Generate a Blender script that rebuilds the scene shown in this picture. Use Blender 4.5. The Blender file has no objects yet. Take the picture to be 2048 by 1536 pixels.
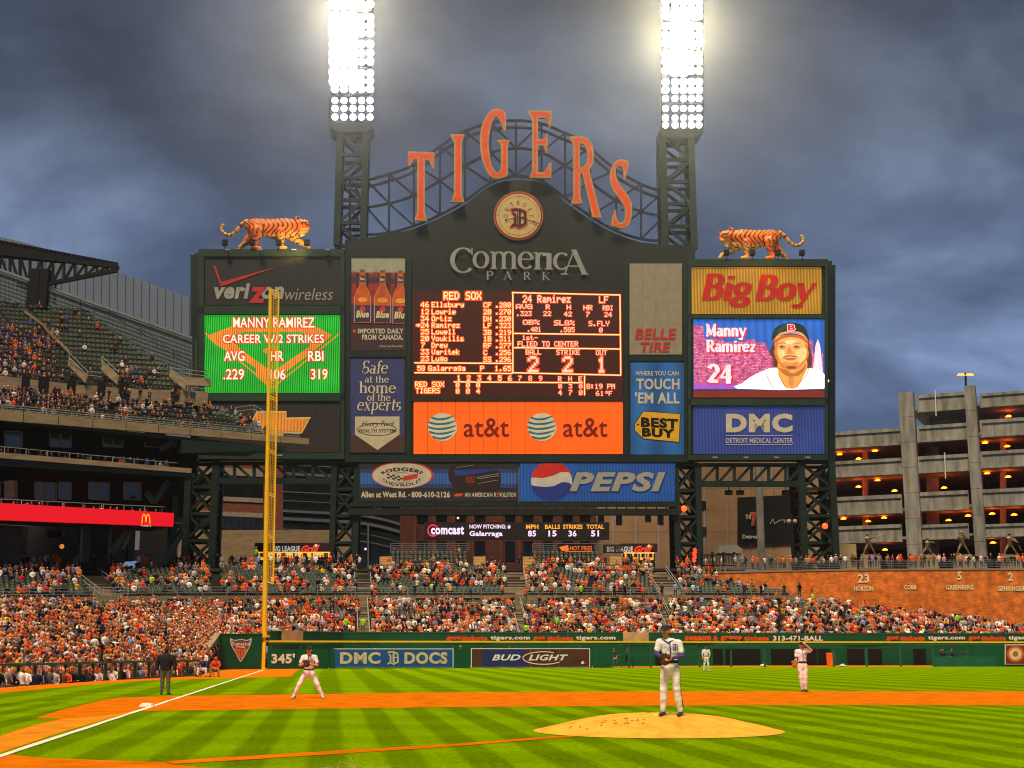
import bpy, math, random
import numpy as np
from math import radians, sin, cos, tan, atan, sqrt, pi
from mathutils import Vector, Matrix
from mathutils.geometry import tessellate_polygon

# ------------------------------------------------------------------ camera, sky, light, exposure
SC = bpy.context.scene
COL = SC.collection
random.seed(7); RNG = np.random.default_rng(11)
F = 2651.0; EYE = 1.8; PITCH = atan((1297 - 768) / F)
cam_d = bpy.data.cameras.new('camera'); cam = bpy.data.objects.new('camera', cam_d); COL.objects.link(cam)
cam_d.sensor_width = 36.0; cam_d.lens = F / 2048 * 36; cam_d.clip_start = 0.1; cam_d.clip_end = 3000
cam.location = (0, 0, EYE); cam.rotation_euler = (pi / 2 + PITCH, 0, 0)
SC.camera = cam
SC.view_settings.view_transform = 'Standard'; SC.view_settings.look = 'None'
SC.view_settings.exposure = 0.75; SC.view_settings.gamma = 1.0; SC.view_settings.use_curve_mapping = False
SC.cycles.max_bounces = 4; SC.cycles.diffuse_bounces = 2; SC.cycles.glossy_bounces = 2
SC.cycles.transparent_max_bounces = 6; SC.cycles.use_denoising = True; SC.cycles.filter_width = 1.1
SUN_EL, SUN_AZ = radians(62), radians(196)

world = bpy.data.worlds.new('World'); SC.world = world; world.use_nodes = True
def build_world():
    nt = world.node_tree; N = nt.nodes; L = nt.links; N.clear()
    out = N.new('ShaderNodeOutputWorld'); bg = N.new('ShaderNodeBackground')
    sky = N.new('ShaderNodeTexSky'); sky.sky_type = 'NISHITA'; sky.sun_disc = False
    sky.sun_elevation = radians(-3.0); sky.sun_rotation = radians(196)
    skm = N.new('ShaderNodeVectorMath'); skm.operation = 'SCALE'; skm.inputs[3].default_value = 0.05
    L.new(sky.outputs[0], skm.inputs[0])
    tc = N.new('ShaderNodeTexCoord'); sep = N.new('ShaderNodeSeparateXYZ'); L.new(tc.outputs['Generated'], sep.inputs[0])
    # the clouds lie on a flat layer: project the direction onto it
    zc = N.new('ShaderNodeMath'); zc.operation = 'MAXIMUM'; zc.inputs[1].default_value = 0.0; L.new(sep.outputs[2], zc.inputs[0])
    za = N.new('ShaderNodeMath'); za.operation = 'ADD'; za.inputs[1].default_value = 0.42; L.new(zc.outputs[0], za.inputs[0])
    dv = N.new('ShaderNodeVectorMath'); dv.operation = 'DIVIDE'; L.new(tc.outputs['Generated'], dv.inputs[0])
    cmb = N.new('ShaderNodeCombineXYZ'); cmb.inputs[2].default_value = 1
    L.new(za.outputs[0], cmb.inputs[0]); L.new(za.outputs[0], cmb.inputs[1]); L.new(cmb.outputs[0], dv.inputs[1])
    mp = N.new('ShaderNodeMapping'); mp.inputs['Location'].default_value = (3.1, 1.4, 0); mp.inputs['Rotation'].default_value = (0, 0, radians(18))
    mp.inputs['Scale'].default_value = (1.0, 1.15, 0.6)
    L.new(dv.outputs[0], mp.inputs[0])
    nz = N.new('ShaderNodeTexNoise'); nz.inputs['Scale'].default_value = 3.1; nz.inputs['Detail'].default_value = 7; nz.inputs['Roughness'].default_value = 0.55
    nz.inputs['Distortion'].default_value = 0.25
    L.new(mp.outputs[0], nz.inputs[0])
    # elevation ramp: brighter blue low down, slate high up
    er = N.new('ShaderNodeValToRGB'); L.new(sep.outputs[2], er.inputs[0]); cr = er.color_ramp
    cr.elements[0].position = 0.0; cr.elements[0].color = (0.112, 0.168, 0.285, 1)
    cr.elements[1].position = 0.62; cr.elements[1].color = (0.017, 0.022, 0.038, 1)
    e = cr.elements.new(0.20); e.color = (0.102, 0.150, 0.250, 1)
    e = cr.elements.new(0.29); e.color = (0.076, 0.107, 0.175, 1)
    e = cr.elements.new(0.37); e.color = (0.057, 0.073, 0.110, 1)
    e = cr.elements.new(0.46); e.color = (0.028, 0.037, 0.062, 1)
    cl = N.new('ShaderNodeValToRGB'); L.new(nz.outputs[0], cl.inputs[0]); c2 = cl.color_ramp
    c2.elements[0].position = 0.36; c2.elements[0].color = (0.46, 0.48, 0.53, 1)
    c2.elements[1].position = 0.65; c2.elements[1].color = (1.75, 1.70, 1.62, 1)
    e = c2.elements.new(0.5); e.color = (0.92, 0.93, 0.96, 1)
    mul = N.new('ShaderNodeVectorMath'); mul.operation = 'MULTIPLY'; L.new(er.outputs[0], mul.inputs[0]); L.new(cl.outputs[0], mul.inputs[1])
    add = N.new('ShaderNodeVectorMath'); add.operation = 'ADD'; L.new(mul.outputs[0], add.inputs[0]); L.new(skm.outputs[0], add.inputs[1])
    L.new(add.outputs[0], bg.inputs[0]); bg.inputs[1].default_value = 1.0
    L.new(bg.outputs[0], out.inputs[0])
build_world()

def lamp(kind, name, loc, aim, energy, color, **kw):
    d = bpy.data.lights.new(name, kind); o = bpy.data.objects.new(name, d); COL.objects.link(o)
    d.energy = energy; d.color = color
    for k, v in kw.items(): setattr(d, k, v)
    o.location = loc
    o.rotation_euler = (Vector(aim) - Vector(loc)).to_track_quat('-Z', 'Y').to_euler()
    return o
sd = Vector((sin(SUN_AZ) * cos(SUN_EL), cos(SUN_AZ) * cos(SUN_EL), sin(SUN_EL)))
lamp('SUN', 'sun', sd * 50, (0, 0, 0), 2.7, (1.0, 0.775, 0.51), angle=radians(14))

# ------------------------------------------------------------------ geometry helpers
sP, cP = sin(PITCH), cos(PITCH)
def ray(px, py):
    a = (px - 1024) / F; b = (768 - py) / F
    return a, cP - b * sP, sP + b * cP
def gp(px, py, z=0.0):                                  # where the view line of a photo point meets a level z
    r = ray(px, py); t = (z - EYE) / r[2]
    return Vector((r[0] * t, r[1] * t, z))
class Plane:                                            # vertical plane  y = a + b x
    def __init__(s, a, b): s.a, s.b, s.k = a, b, sqrt(1 + b * b); s.n = Vector((b, -1, 0)) / s.k
    def hit(s, px, py, off=0.0):
        r = ray(px, py); t = (s.a - off * s.k) / (r[1] - s.b * r[0])
        return Vector((r[0] * t, r[1] * t, EYE + r[2] * t))
    def at(s, x, z, off=0.0): return Vector((x, s.a + s.b * x - off * s.k, z))
    def x(s, px, py=1297): return s.hit(px, py).x
    def z(s, px, py): return s.hit(px, py).z
def azx(px, Y): return (px - 1024) / 2701.0 * Y
def zat(py, Y): return EYE + Y * tan(PITCH + atan((768 - py) / F))

_mc = {}
def shade(name, color, rough=0.75, spec=0.3, var=0.12, vscale=1.0, bump=0.0, bscale=None, emit=None, estr=0.0, metal=0.0, vec='Object', stretch=None, obj_prop=None, attr=None):
    if name in _mc: return _mc[name]
    m = bpy.data.materials.new(name); m.use_nodes = True; nt = m.node_tree; N = nt.nodes; L = nt.links
    b = N['Principled BSDF']; b.inputs['Roughness'].default_value = rough; b.inputs['Metallic'].default_value = metal
    b.inputs['Specular IOR Level'].default_value = spec
    tc = N.new('ShaderNodeTexCoord'); nz = N.new('ShaderNodeTexNoise'); nz.inputs['Scale'].default_value = vscale; nz.inputs['Detail'].default_value = 5
    src = tc.outputs[vec]
    if stretch:
        mp = N.new('ShaderNodeMapping'); mp.inputs['Scale'].default_value = stretch; L.new(src, mp.inputs[0]); src = mp.outputs[0]
    L.new(src, nz.inputs[0])
    mr = N.new('ShaderNodeMapRange'); mr.inputs[1].default_value = 0.3; mr.inputs[2].default_value = 0.7
    mr.inputs[3].default_value = 1 - var; mr.inputs[4].default_value = 1 + var; L.new(nz.outputs[0], mr.inputs[0])
    sc = N.new('ShaderNodeVectorMath'); sc.operation = 'SCALE'; L.new(mr.outputs[0], sc.inputs[3])
    if obj_prop or attr:
        at = N.new('ShaderNodeAttribute'); at.attribute_name = obj_prop or attr; at.attribute_type = 'OBJECT' if obj_prop else 'GEOMETRY'
        L.new(at.outputs['Color' if attr else 'Vector'], sc.inputs[0])
    else: sc.inputs[0].default_value = color[:3]
    L.new(sc.outputs[0], b.inputs['Base Color'])
    if bump:
        bn = N.new('ShaderNodeBump'); bn.inputs['Strength'].default_value = bump; bn.inputs['Distance'].default_value = 0.05
        n2 = N.new('ShaderNodeTexNoise'); n2.inputs['Scale'].default_value = bscale or vscale * 6; n2.inputs['Detail'].default_value = 4
        L.new(src, n2.inputs[0]); L.new(n2.outputs[0], bn.inputs['Height']); L.new(bn.outputs[0], b.inputs['Normal'])
    if emit:
        b.inputs['Emission Color'].default_value = (*emit, 1); b.inputs['Emission Strength'].default_value = estr
    _mc[name] = m; return m
def glow(name, color, s):                               # a lit display or lamp surface
    if name in _mc: return _mc[name]
    m = bpy.data.materials.new(name); m.use_nodes = True; b = m.node_tree.nodes['Principled BSDF']
    b.inputs['Base Color'].default_value = (*[c * 0.4 for c in color], 1); b.inputs['Roughness'].default_value = 0.6
    b.inputs['Emission Color'].default_value = (*color, 1); b.inputs['Emission Strength'].default_value = s * (0.6 if s < 2 else 1)
    _mc[name] = m; return m

class MB:
    def __init__(s): s.v = []; s.f = []; s.m = []; s.cur = 0
    def quad(s, *p):
        i = len(s.v); s.v += [tuple(q) for q in p]; s.f.append(tuple(range(i, i + len(p)))); s.m.append(s.cur); return s
    def hexa(s, c):                                     # 8 corners: bottom 0-3, top 4-7
        i = len(s.v); s.v += [tuple(q) for q in c]
        for f in ((0, 3, 2, 1), (4, 5, 6, 7), (0, 1, 5, 4), (1, 2, 6, 5), (2, 3, 7, 6), (3, 0, 4, 7)):
            s.f.append(tuple(i + k for k in f)); s.m.append(s.cur)
        return s
    def box(s, x0, x1, y0, y1, z0, z1):
        return s.hexa([(x0, y0, z0), (x1, y0, z0), (x1, y1, z0), (x0, y1, z0), (x0, y0, z1), (x1, y0, z1), (x1, y1, z1), (x0, y1, z1)])
    def beam(s, p, q, w, h=None):
        p = Vector(p); q = Vector(q); h = h or w; d = (q - p)
        if d.length < 1e-6: return s
        d.normalize(); up = Vector((0, 0, 1)) if abs(d.z) < 0.9 else Vector((0, 1, 0))
        a = d.cross(up).normalized() * w / 2; b = a.cross(d).normalized() * h / 2
        return s.hexa([p - a - b, p + a - b, p + a + b, p - a + b, q - a - b, q + a - b, q + a + b, q - a + b])
    def tube(s, p, q, r0, r1=None, n=10, cap=True):
        p = Vector(p); q = Vector(q); r1 = r0 if r1 is None else r1; d = (q - p).normalized()
        up = Vector((0, 0, 1)) if abs(d.z) < 0.9 else Vector((0, 1, 0)); a = d.cross(up).normalized(); b = a.cross(d)
        i = len(s.v)
        for c, r in ((p, r0), (q, r1)):
            for k in range(n):
                t = 2 * pi * k / n; s.v.append(tuple(c + a * cos(t) * r + b * sin(t) * r))
        for k in range(n):
            s.f.append((i + k, i + (k + 1) % n, i + n + (k + 1) % n, i + n + k)); s.m.append(s.cur)
        if cap:
            s.f.append(tuple(i + k for k in reversed(range(n)))); s.m.append(s.cur)
            s.f.append(tuple(i + n + k for k in range(n))); s.m.append(s.cur)
        return s
    def prism(s, loops, dvec):                          # planar outline (with holes), front at the points, back at points + dvec
        loops = [[Vector(p) for p in l] for l in loops]
        flat = [p for l in loops for p in l]; tris = tessellate_polygon(loops); i = len(s.v); n = len(flat)
        s.v += [tuple(p) for p in flat]
        for t in tris: s.f.append(tuple(i + k for k in t)); s.m.append(s.cur)
        if dvec is not None:
            dv = Vector(dvec); s.v += [tuple(p + dv) for p in flat]
            for t in tris: s.f.append(tuple(i + n + k for k in reversed(t))); s.m.append(s.cur)
            o = 0
            for l in loops:
                m = len(l)
                for k in range(m):
                    a_, b_ = o + k, o + (k + 1) % m
                    s.f.append((i + a_, i + b_, i + n + b_, i + n + a_)); s.m.append(s.cur)
                o += m
        return s
    def grid(s, rows):                                  # list of equally long point rows
        i = len(s.v); n = len(rows[0])
        for r in rows: s.v += [tuple(p) for p in r]
        for a in range(len(rows) - 1):
            for b in range(n - 1):
                s.f.append((i + a * n + b, i + a * n + b + 1, i + (a + 1) * n + b + 1, i + (a + 1) * n + b)); s.m.append(s.cur)
        return s

def mesh_of(v, f, mats, name='mesh', midx=None, smooth=False):
    me = bpy.data.meshes.new(name); me.from_pydata([tuple(p) for p in v], [], f)
    for m in (mats if isinstance(mats, (list, tuple)) else [mats]): me.materials.append(m)
    if midx is not None: me.polygons.foreach_set('material_index', midx)
    if smooth: me.polygons.foreach_set('use_smooth', [True] * len(me.polygons))
    me.update(); return me
def props(o, label=None, cat=None, group=None, kind=None):
    if label: o['label'] = label
    if cat: o['category'] = cat
    if group: o['group'] = group
    if kind: o['kind'] = kind
    return o
def thing(name, label, cat, loc, group=None):
    o = bpy.data.objects.new(name, None); COL.objects.link(o); o.location = loc; o.empty_display_size = 0.5
    return props(o, label, cat, group)
def wloc(o):
    v = Vector(o.location)
    while o.parent: o = o.parent; v += Vector(o.location)
    return v
def add(mb, name, mats, parent=None, label=None, smooth=False, loc=None, **kw):
    """links one mesh object; world coordinates in the builder, origin at loc (or the parent's)"""
    base = wloc(parent) if parent else Vector((0, 0, 0)); l = Vector(loc) if loc is not None else base.copy()
    v = [(p[0] - l.x, p[1] - l.y, p[2] - l.z) for p in mb.v]
    me = mesh_of(v, mb.f, mats, name, mb.m, smooth)
    o = bpy.data.objects.new(name, me); COL.objects.link(o)
    if parent: o.parent = parent
    o.location = l - base
    return props(o, label, **kw)
def solo(mb, name, mats, label, cat, group=None, smooth=False):
    a = np.array(mb.v); c = (a.min(0) + a.max(0)) / 2
    return add(mb, name, mats, None, label, smooth, loc=(c[0], c[1], a[:, 2].min()), cat=cat, group=group)
def setting(mb, name, mats, smooth=False): return add(mb, name, mats, kind='structure', smooth=smooth)
def linked(me, name, parent, loc, label=None, rz=0.0, scale=1.0, **kw):
    o = bpy.data.objects.new(name, me); COL.objects.link(o); o.location = loc; o.rotation_euler = (0, 0, rz); o.scale = (scale,) * 3
    if parent: o.parent = parent
    return props(o, label, **kw)

def spline(pts, n=6, closed=True):                      # Catmull-Rom through 2-D points
    out = []; m = len(pts)
    for i in range(m if closed else m - 1):
        p = [pts[(i + k) % m] if closed else pts[min(max(i + k, 0), m - 1)] for k in (-1, 0, 1, 2)]
        for j in range(n):
            t = j / n
            out.append(tuple(0.5 * ((2 * p[1][c]) + (-p[0][c] + p[2][c]) * t + (2 * p[0][c] - 5 * p[1][c] + 4 * p[2][c] - p[3][c]) * t * t + (-p[0][c] + 3 * p[1][c] - 3 * p[2][c] + p[3][c]) * t ** 3) for c in (0, 1)))
    if not closed: out.append(tuple(pts[-1]))
    return out
def inset(pts, d):                                      # shrink a closed 2-D outline by d
    n = len(pts); A = sum(pts[i][0] * pts[(i + 1) % n][1] - pts[(i + 1) % n][0] * pts[i][1] for i in range(n))
    sgn = 1 if A > 0 else -1; out = []
    for i in range(n):
        p0, p1, p2 = (Vector(pts[(i + k) % n]) for k in (-1, 0, 1))
        a = (p1 - p0); b = (p2 - p1)
        if a.length < 1e-9 or b.length < 1e-9: out.append(tuple(p1)); continue
        a.normalize(); b.normalize()
        na = Vector((-a.y, a.x)) * sgn; nb = Vector((-b.y, b.x)) * sgn
        m = na + nb
        if m.length < 0.2: out.append(tuple(p1)); continue
        m.normalize(); k = d / max(0.45, m.dot(na)); out.append(tuple(p1 + m * k))
    return out

# flat graphics on a plane, given in photo pixels
def poly(mb, pl, pts, off, depth=0.0, holes=()):
    loops = [[pl.hit(x, y, off) for x, y in pts]] + [[pl.hit(x, y, off) for x, y in h] for h in holes]
    return mb.prism(loops, (-pl.n * depth) if depth else None)
def rect(mb, pl, x0, y0, x1, y1, off, depth=0.0): return poly(mb, pl, [(x0, y0), (x1, y0), (x1, y1), (x0, y1)], off, depth)
def ell(cx, cy, rx, ry, n=36, a0=0, a1=360): return [(cx + rx * cos(radians(a0 + (a1 - a0) * i / n)), cy + ry * sin(radians(a0 + (a1 - a0) * i / n))) for i in range(n if a1 - a0 == 360 else n + 1)]
def stroke(mb, pl, pts, w, off, closed=False):          # constant-width line
    n = len(pts)
    for i in range(n if closed else n - 1):
        a = Vector(pts[i]); b = Vector(pts[(i + 1) % n]); d = b - a
        if d.length < 1e-6: continue
        nn = Vector((-d.y, d.x)).normalized() * w / 2; e = d.normalized() * w * 0.2
        poly(mb, pl, [a - nn - e, b - nn + e, b + nn + e, a + nn - e], off + 0.0006 * (i % 7))
    return mb
_tm = {}
def text_mesh(body, bold=0.0, shear=0.0, spacing=1.0):
    k = (body, bold, shear, spacing)
    if k not in _tm:
        c = bpy.data.curves.new('lettering', 'FONT'); c.body = body; c.offset = bold; c.shear = shear; c.space_character = spacing; c.resolution_u = 3
        o = bpy.data.objects.new('lettering', c); me = bpy.data.meshes.new_from_object(o)
        v = np.array([tuple(p.co)[:2] for p in me.vertices]); f = [tuple(p.vertices) for p in me.polygons]
        bpy.data.objects.remove(o); bpy.data.curves.remove(c); bpy.data.meshes.remove(me)
        lo, hi = v.min(0), v.max(0); _tm[k] = ((v - lo) / (hi - lo), f)
    return _tm[k]
def text(mb, pl, body, x0, y0, x1, y1, off, bold=0.0, shear=0.0, spacing=1.0, slope=0.0, warp=None):
    v, f = text_mesh(body, bold, shear, spacing * (1 + max(0, bold) * 2.2)); i = len(mb.v)
    for a, b in v:
        x = x0 + (x1 - x0) * a; y = y1 + (y0 - y1) * b + slope * (x1 - x0) * a
        if warp: x, y = warp(x, y)
        mb.v.append(tuple(pl.hit(x, y, off)))
    for q in f: mb.f.append(tuple(i + k for k in q)); mb.m.append(mb.cur)
    return mb
# a small seriffed alphabet made of strokes: L line, A arc (thick at its sides), cap height 1
def _serif_glyphs():
    S = lambda x, y, w=.2: ('L', x - w / 2, y, x + w / 2, y, 0)
    st = lambda x, y0, y1: ('L', x, y0, x, y1, 1)
    A = lambda cx, cy, rx, ry, a0, a1: ('A', cx, cy, rx, ry, a0, a1)
    h0 = lambda x: S(x, .02, .24)
    return {
     'C': (.84, [A(.45, .5, .37, .46, 42, 318), ('L', .76, .7, .76, .97, 0)]),
     'o': (.64, [A(.32, .33, .24, .3, 0, 360)]), 'O': (.9, [A(.45, .5, .36, .46, 0, 360)]),
     'c': (.56, [A(.32, .33, .24, .3, 45, 315)]), 'e': (.62, [A(.32, .33, .24, .3, 8, 318), ('L', .1, .37, .56, .37, 0)]),
     'm': (1.08, [st(.17, 0, .62), st(.54, 0, .5), st(.91, 0, .5), A(.355, .45, .185, .17, 0, 150), A(.725, .45, .185, .17, 0, 150), h0(.17), h0(.54), h0(.91), S(.1, .62, .14)]),
     'n': (.72, [st(.17, 0, .62), st(.55, 0, .5), A(.36, .45, .19, .17, 0, 150), h0(.17), h0(.55), S(.1, .62, .14)]),
     'h': (.72, [st(.17, 0, 1), st(.55, 0, .5), A(.36, .45, .19, .17, 0, 150), h0(.17), h0(.55), S(.1, .98, .14)]),
     'r': (.5, [st(.17, 0, .62), A(.33, .44, .15, .17, 50, 165), h0(.17), S(.1, .62, .14), ('L', .4, .5, .4, .6, 1)]),
     'i': (.34, [st(.17, 0, .62), h0(.17), S(.1, .62, .14), ('L', .17, .8, .17, .95, 1)]),
     '1': (.34, [st(.17, 0, .62), h0(.17), S(.1, .62, .14)]),
     'A': (.86, [('L', .1, 0, .42, 1, 0), ('L', .4, 1, .76, 0, 1), ('L', .22, .34, .62, .34, 0), h0(.1), h0(.76)]),
     'P': (.72, [st(.18, 0, 1), A(.36, .74, .27, .24, -90, 90), S(.26, .98, .34), S(.28, .5, .2), h0(.18)]),
     'R': (.82, [st(.18, 0, 1), A(.36, .74, .25, .24, -90, 90), S(.26, .98, .34), S(.28, .5, .2), h0(.18), ('L', .4, .5, .7, 0, 1), S(.72, .02, .18)]),
     'K': (.84, [st(.18, 0, 1), ('L', .2, .4, .68, 1, 0), ('L', .32, .55, .7, 0, 1), h0(.18), h0(.72), S(.18, .98), S(.68, .98)]),
     'B': (.76, [st(.18, 0, 1), A(.36, .75, .24, .22, -90, 90), A(.38, .27, .28, .25, -90, 90), S(.24, .98, .36), S(.28, .52, .24), S(.24, .02, .36)]),
     'g': (.64, [A(.3, .42, .2, .2, 0, 360), A(.3, -.1, .25, .15, 0, 360), ('L', .2, .24, .18, .05, 0), ('L', .46, .56, .62, .62, 0)]),
     'y': (.66, [('L', .12, .64, .36, .02, 1), ('L', .6, .64, .26, -.24, 0), S(.12, .63, .22), S(.6, .63, .18), A(.18, -.2, .1, .08, 180, 350)]),
     'S': (.66, [A(.33, .74, .22, .23, 30, 250), A(.33, .26, .25, .24, -110, 150), ('L', .53, .78, .55, .98, 0), ('L', .09, .05, .09, .26, 0)]),
     's': (.5, [A(.26, .49, .15, .14, 30, 250), A(.25, .18, .18, .16, -110, 150)]),
     'a': (.6, [A(.27, .19, .17, .17, 0, 360), st(.46, 0, .48), A(.3, .46, .16, .16, 0, 150), S(.52, .02, .14)]),
     'f': (.42, [st(.2, 0, .82), A(.34, .8, .14, .17, 40, 170), S(.24, .62, .32), h0(.2)]),
     't': (.42, [st(.2, .08, .86), S(.24, .62, .32), A(.3, .12, .1, .1, 180, 320)]),
     'p': (.68, [st(.17, -.28, .62), A(.36, .33, .22, .29, -160, 160), S(.17, -.27, .24), S(.1, .62, .14)]),
     'x': (.64, [('L', .12, .63, .5, 0, 1), ('L', .52, .63, .1, 0, 0), S(.12, .62), S(.52, .62, .18), S(.1, .02, .18), S(.52, .02)]),
     'z': (.56, [('L', .46, .62, .1, .02, 1), S(.28, .62, .42), S(.28, .02, .42)]),
     'M': (1.04, [('L', .18, 0, .18, 1, 0), ('L', .2, 1, .5, .05, 1), ('L', .5, .05, .82, 1, 0), st(.84, 0, 1), h0(.18), h0(.84), S(.14, .98, .16), S(.88, .98, .16)]),
     'F': (.68, [st(.18, 0, 1), S(.36, .98, .5), S(.32, .52, .3), h0(.18), ('L', .6, .98, .6, .8, 0)]),
     'H': (.9, [st(.18, 0, 1), st(.7, 0, 1), S(.44, .5, .5), h0(.18), h0(.7), S(.18, .98), S(.7, .98)]),
     'd': (.66, [A(.3, .33, .22, .29, 20, 340), st(.5, 0, 1)]), 'l': (.32, [st(.16, 0, 1), h0(.16)]), ' ': (.32, []),
     'u': (.7, [st(.17, .14, .62), st(.55, 0, .62), A(.36, .17, .19, .16, 180, 340)]),
     '2': (.66, [A(.32, .72, .22, .25, -30, 165), ('L', .5, .6, .1, .05, 1), S(.34, .06, .5), S(.34, .1, .5)]),
     '4': (.7, [st(.48, 0, 1), ('L', .48, .98, .08, .32, 0), S(.36, .3, .6), h0(.48)])}
SERIF = _serif_glyphs()
def serif(mb, pl, body, x0, y0, x1, y1, off, thick=.15, thin=.05, shear=0.0, lo=0.0, hi=1.0, slope=0.0, track=0.0):
    """fits the word so that lo..hi of its height lies between y1 and y0"""
    tot = sum(SERIF[c][0] + track for c in body) - track; sx = (x1 - x0) / tot; sy = (y0 - y1) / (hi - lo); cx = 0; k = 0
    def P(x, y): X = x0 + (cx + x) * sx; return (X - shear * (y - lo) * sy, y1 + (y - lo) * sy + slope * (X - x0))
    for c in body:
        w, strokes = SERIF[c]
        for st in strokes:
            if st[0] == 'L':
                _, a, b, d, e, t = st; wd = (thick if t else thin) / 2; v = Vector((d - a, e - b))
                if abs(v.y) > abs(v.x) * 0.25: q = [(a - wd, b), (a + wd, b), (d + wd, e), (d - wd, e)]
                else: q = [(a, b - wd), (d, e - wd), (d, e + wd), (a, b + wd)]
                poly(mb, pl, [P(*p) for p in q], off + 0.0012 * (k % 9))
            else:
                _, ax, ay, rx, ry, a0, a1 = st; n = 16 if a1 - a0 > 200 else 9; rows = [[], []]
                for i in range(n + 1):
                    an = radians(a0 + (a1 - a0) * i / n); wd = (thin + (thick - thin) * abs(cos(an)) ** 1.3) / 2
                    for r, s_ in zip(rows, (-1, 1)): r.append(pl.hit(*P(ax + (rx + s_ * wd) * cos(an), ay + (ry + s_ * wd) * sin(an)), off + 0.0012 * (k % 9)))
                mb.grid(rows)
            k += 1
        cx += w + track
    return mb
# dot-matrix characters, 5 columns of 7 bits each
DOT = {' ': '0000000000', '%': '2313086462', "'": '0005030000', '*': '14083E0814', '-': '0808080808', '.': '0060600000', '/': '2010080402', '0': '3E5149453E', '1': '00427F4000',
 '2': '4261514946', '3': '2141454B31', '4': '1814127F10', '5': '2745454539', '6': '3C4A494930', '7': '0171090503', '8': '3649494936', '9': '064949291E', ':': '0036360000',
 'A': '7E1111117E', 'B': '7F49494936', 'C': '3E41414122', 'D': '7F4141221C', 'E': '7F49494941', 'F': '7F09090901', 'G': '3E4149497A', 'H': '7F0808087F', 'I': '00417F4100',
 'L': '7F40404040', 'M': '7F020C027F', 'N': '7F0408107F', 'O': '3E4141413E', 'P': '7F09090906', 'R': '7F09192946', 'S': '4649494931', 'T': '01017F0101', 'U': '3F4040403F', 'V': '1F2040201F',
 'W': '3F4038403F', 'X': '6314081463', 'Y': '0708700807', 'Z': '6151494543', 'K': '7F08142241', 'a': '2054545478', 'b': '7F48444438', 'e': '3854545418', 'g': '0C5252523E', 'i': '00447D4000',
 'k': '7F10284400', 'l': '00417F4000', 'm': '7C04180478', 'n': '7C08040478', 'o': '3844444438', 'r': '7C08040408', 's': '4854545420', 't': '043F444020', 'u': '3C4040207C', 'w': '3C4030403C',
 'y': '0C5050503C', 'z': '4464544C44', 'o*': '0006090906', '#': '147F147F14'}
def dots(mb, pl, body, x0, y0, x1, y1, off, size=0.86, chars=None):
    chars = chars or list(body); n = len(chars); pw = (x1 - x0) / (6 * n - 1); ph = (y1 - y0) / 7
    for i, c in enumerate(chars):
        h = DOT[c]
        for k in range(5):
            b = int(h[2 * k:2 * k + 2], 16)
            for r in range(7):
                if b >> r & 1:
                    cx = x0 + (6 * i + k + .5) * pw; cy = y0 + (r + .5) * ph; a, d = pw * size / 2, ph * size / 2
                    mb.quad(pl.hit(cx - a, cy + d, off), pl.hit(cx + a, cy + d, off), pl.hit(cx + a, cy - d, off), pl.hit(cx - a, cy - d, off))
    return mb

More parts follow.
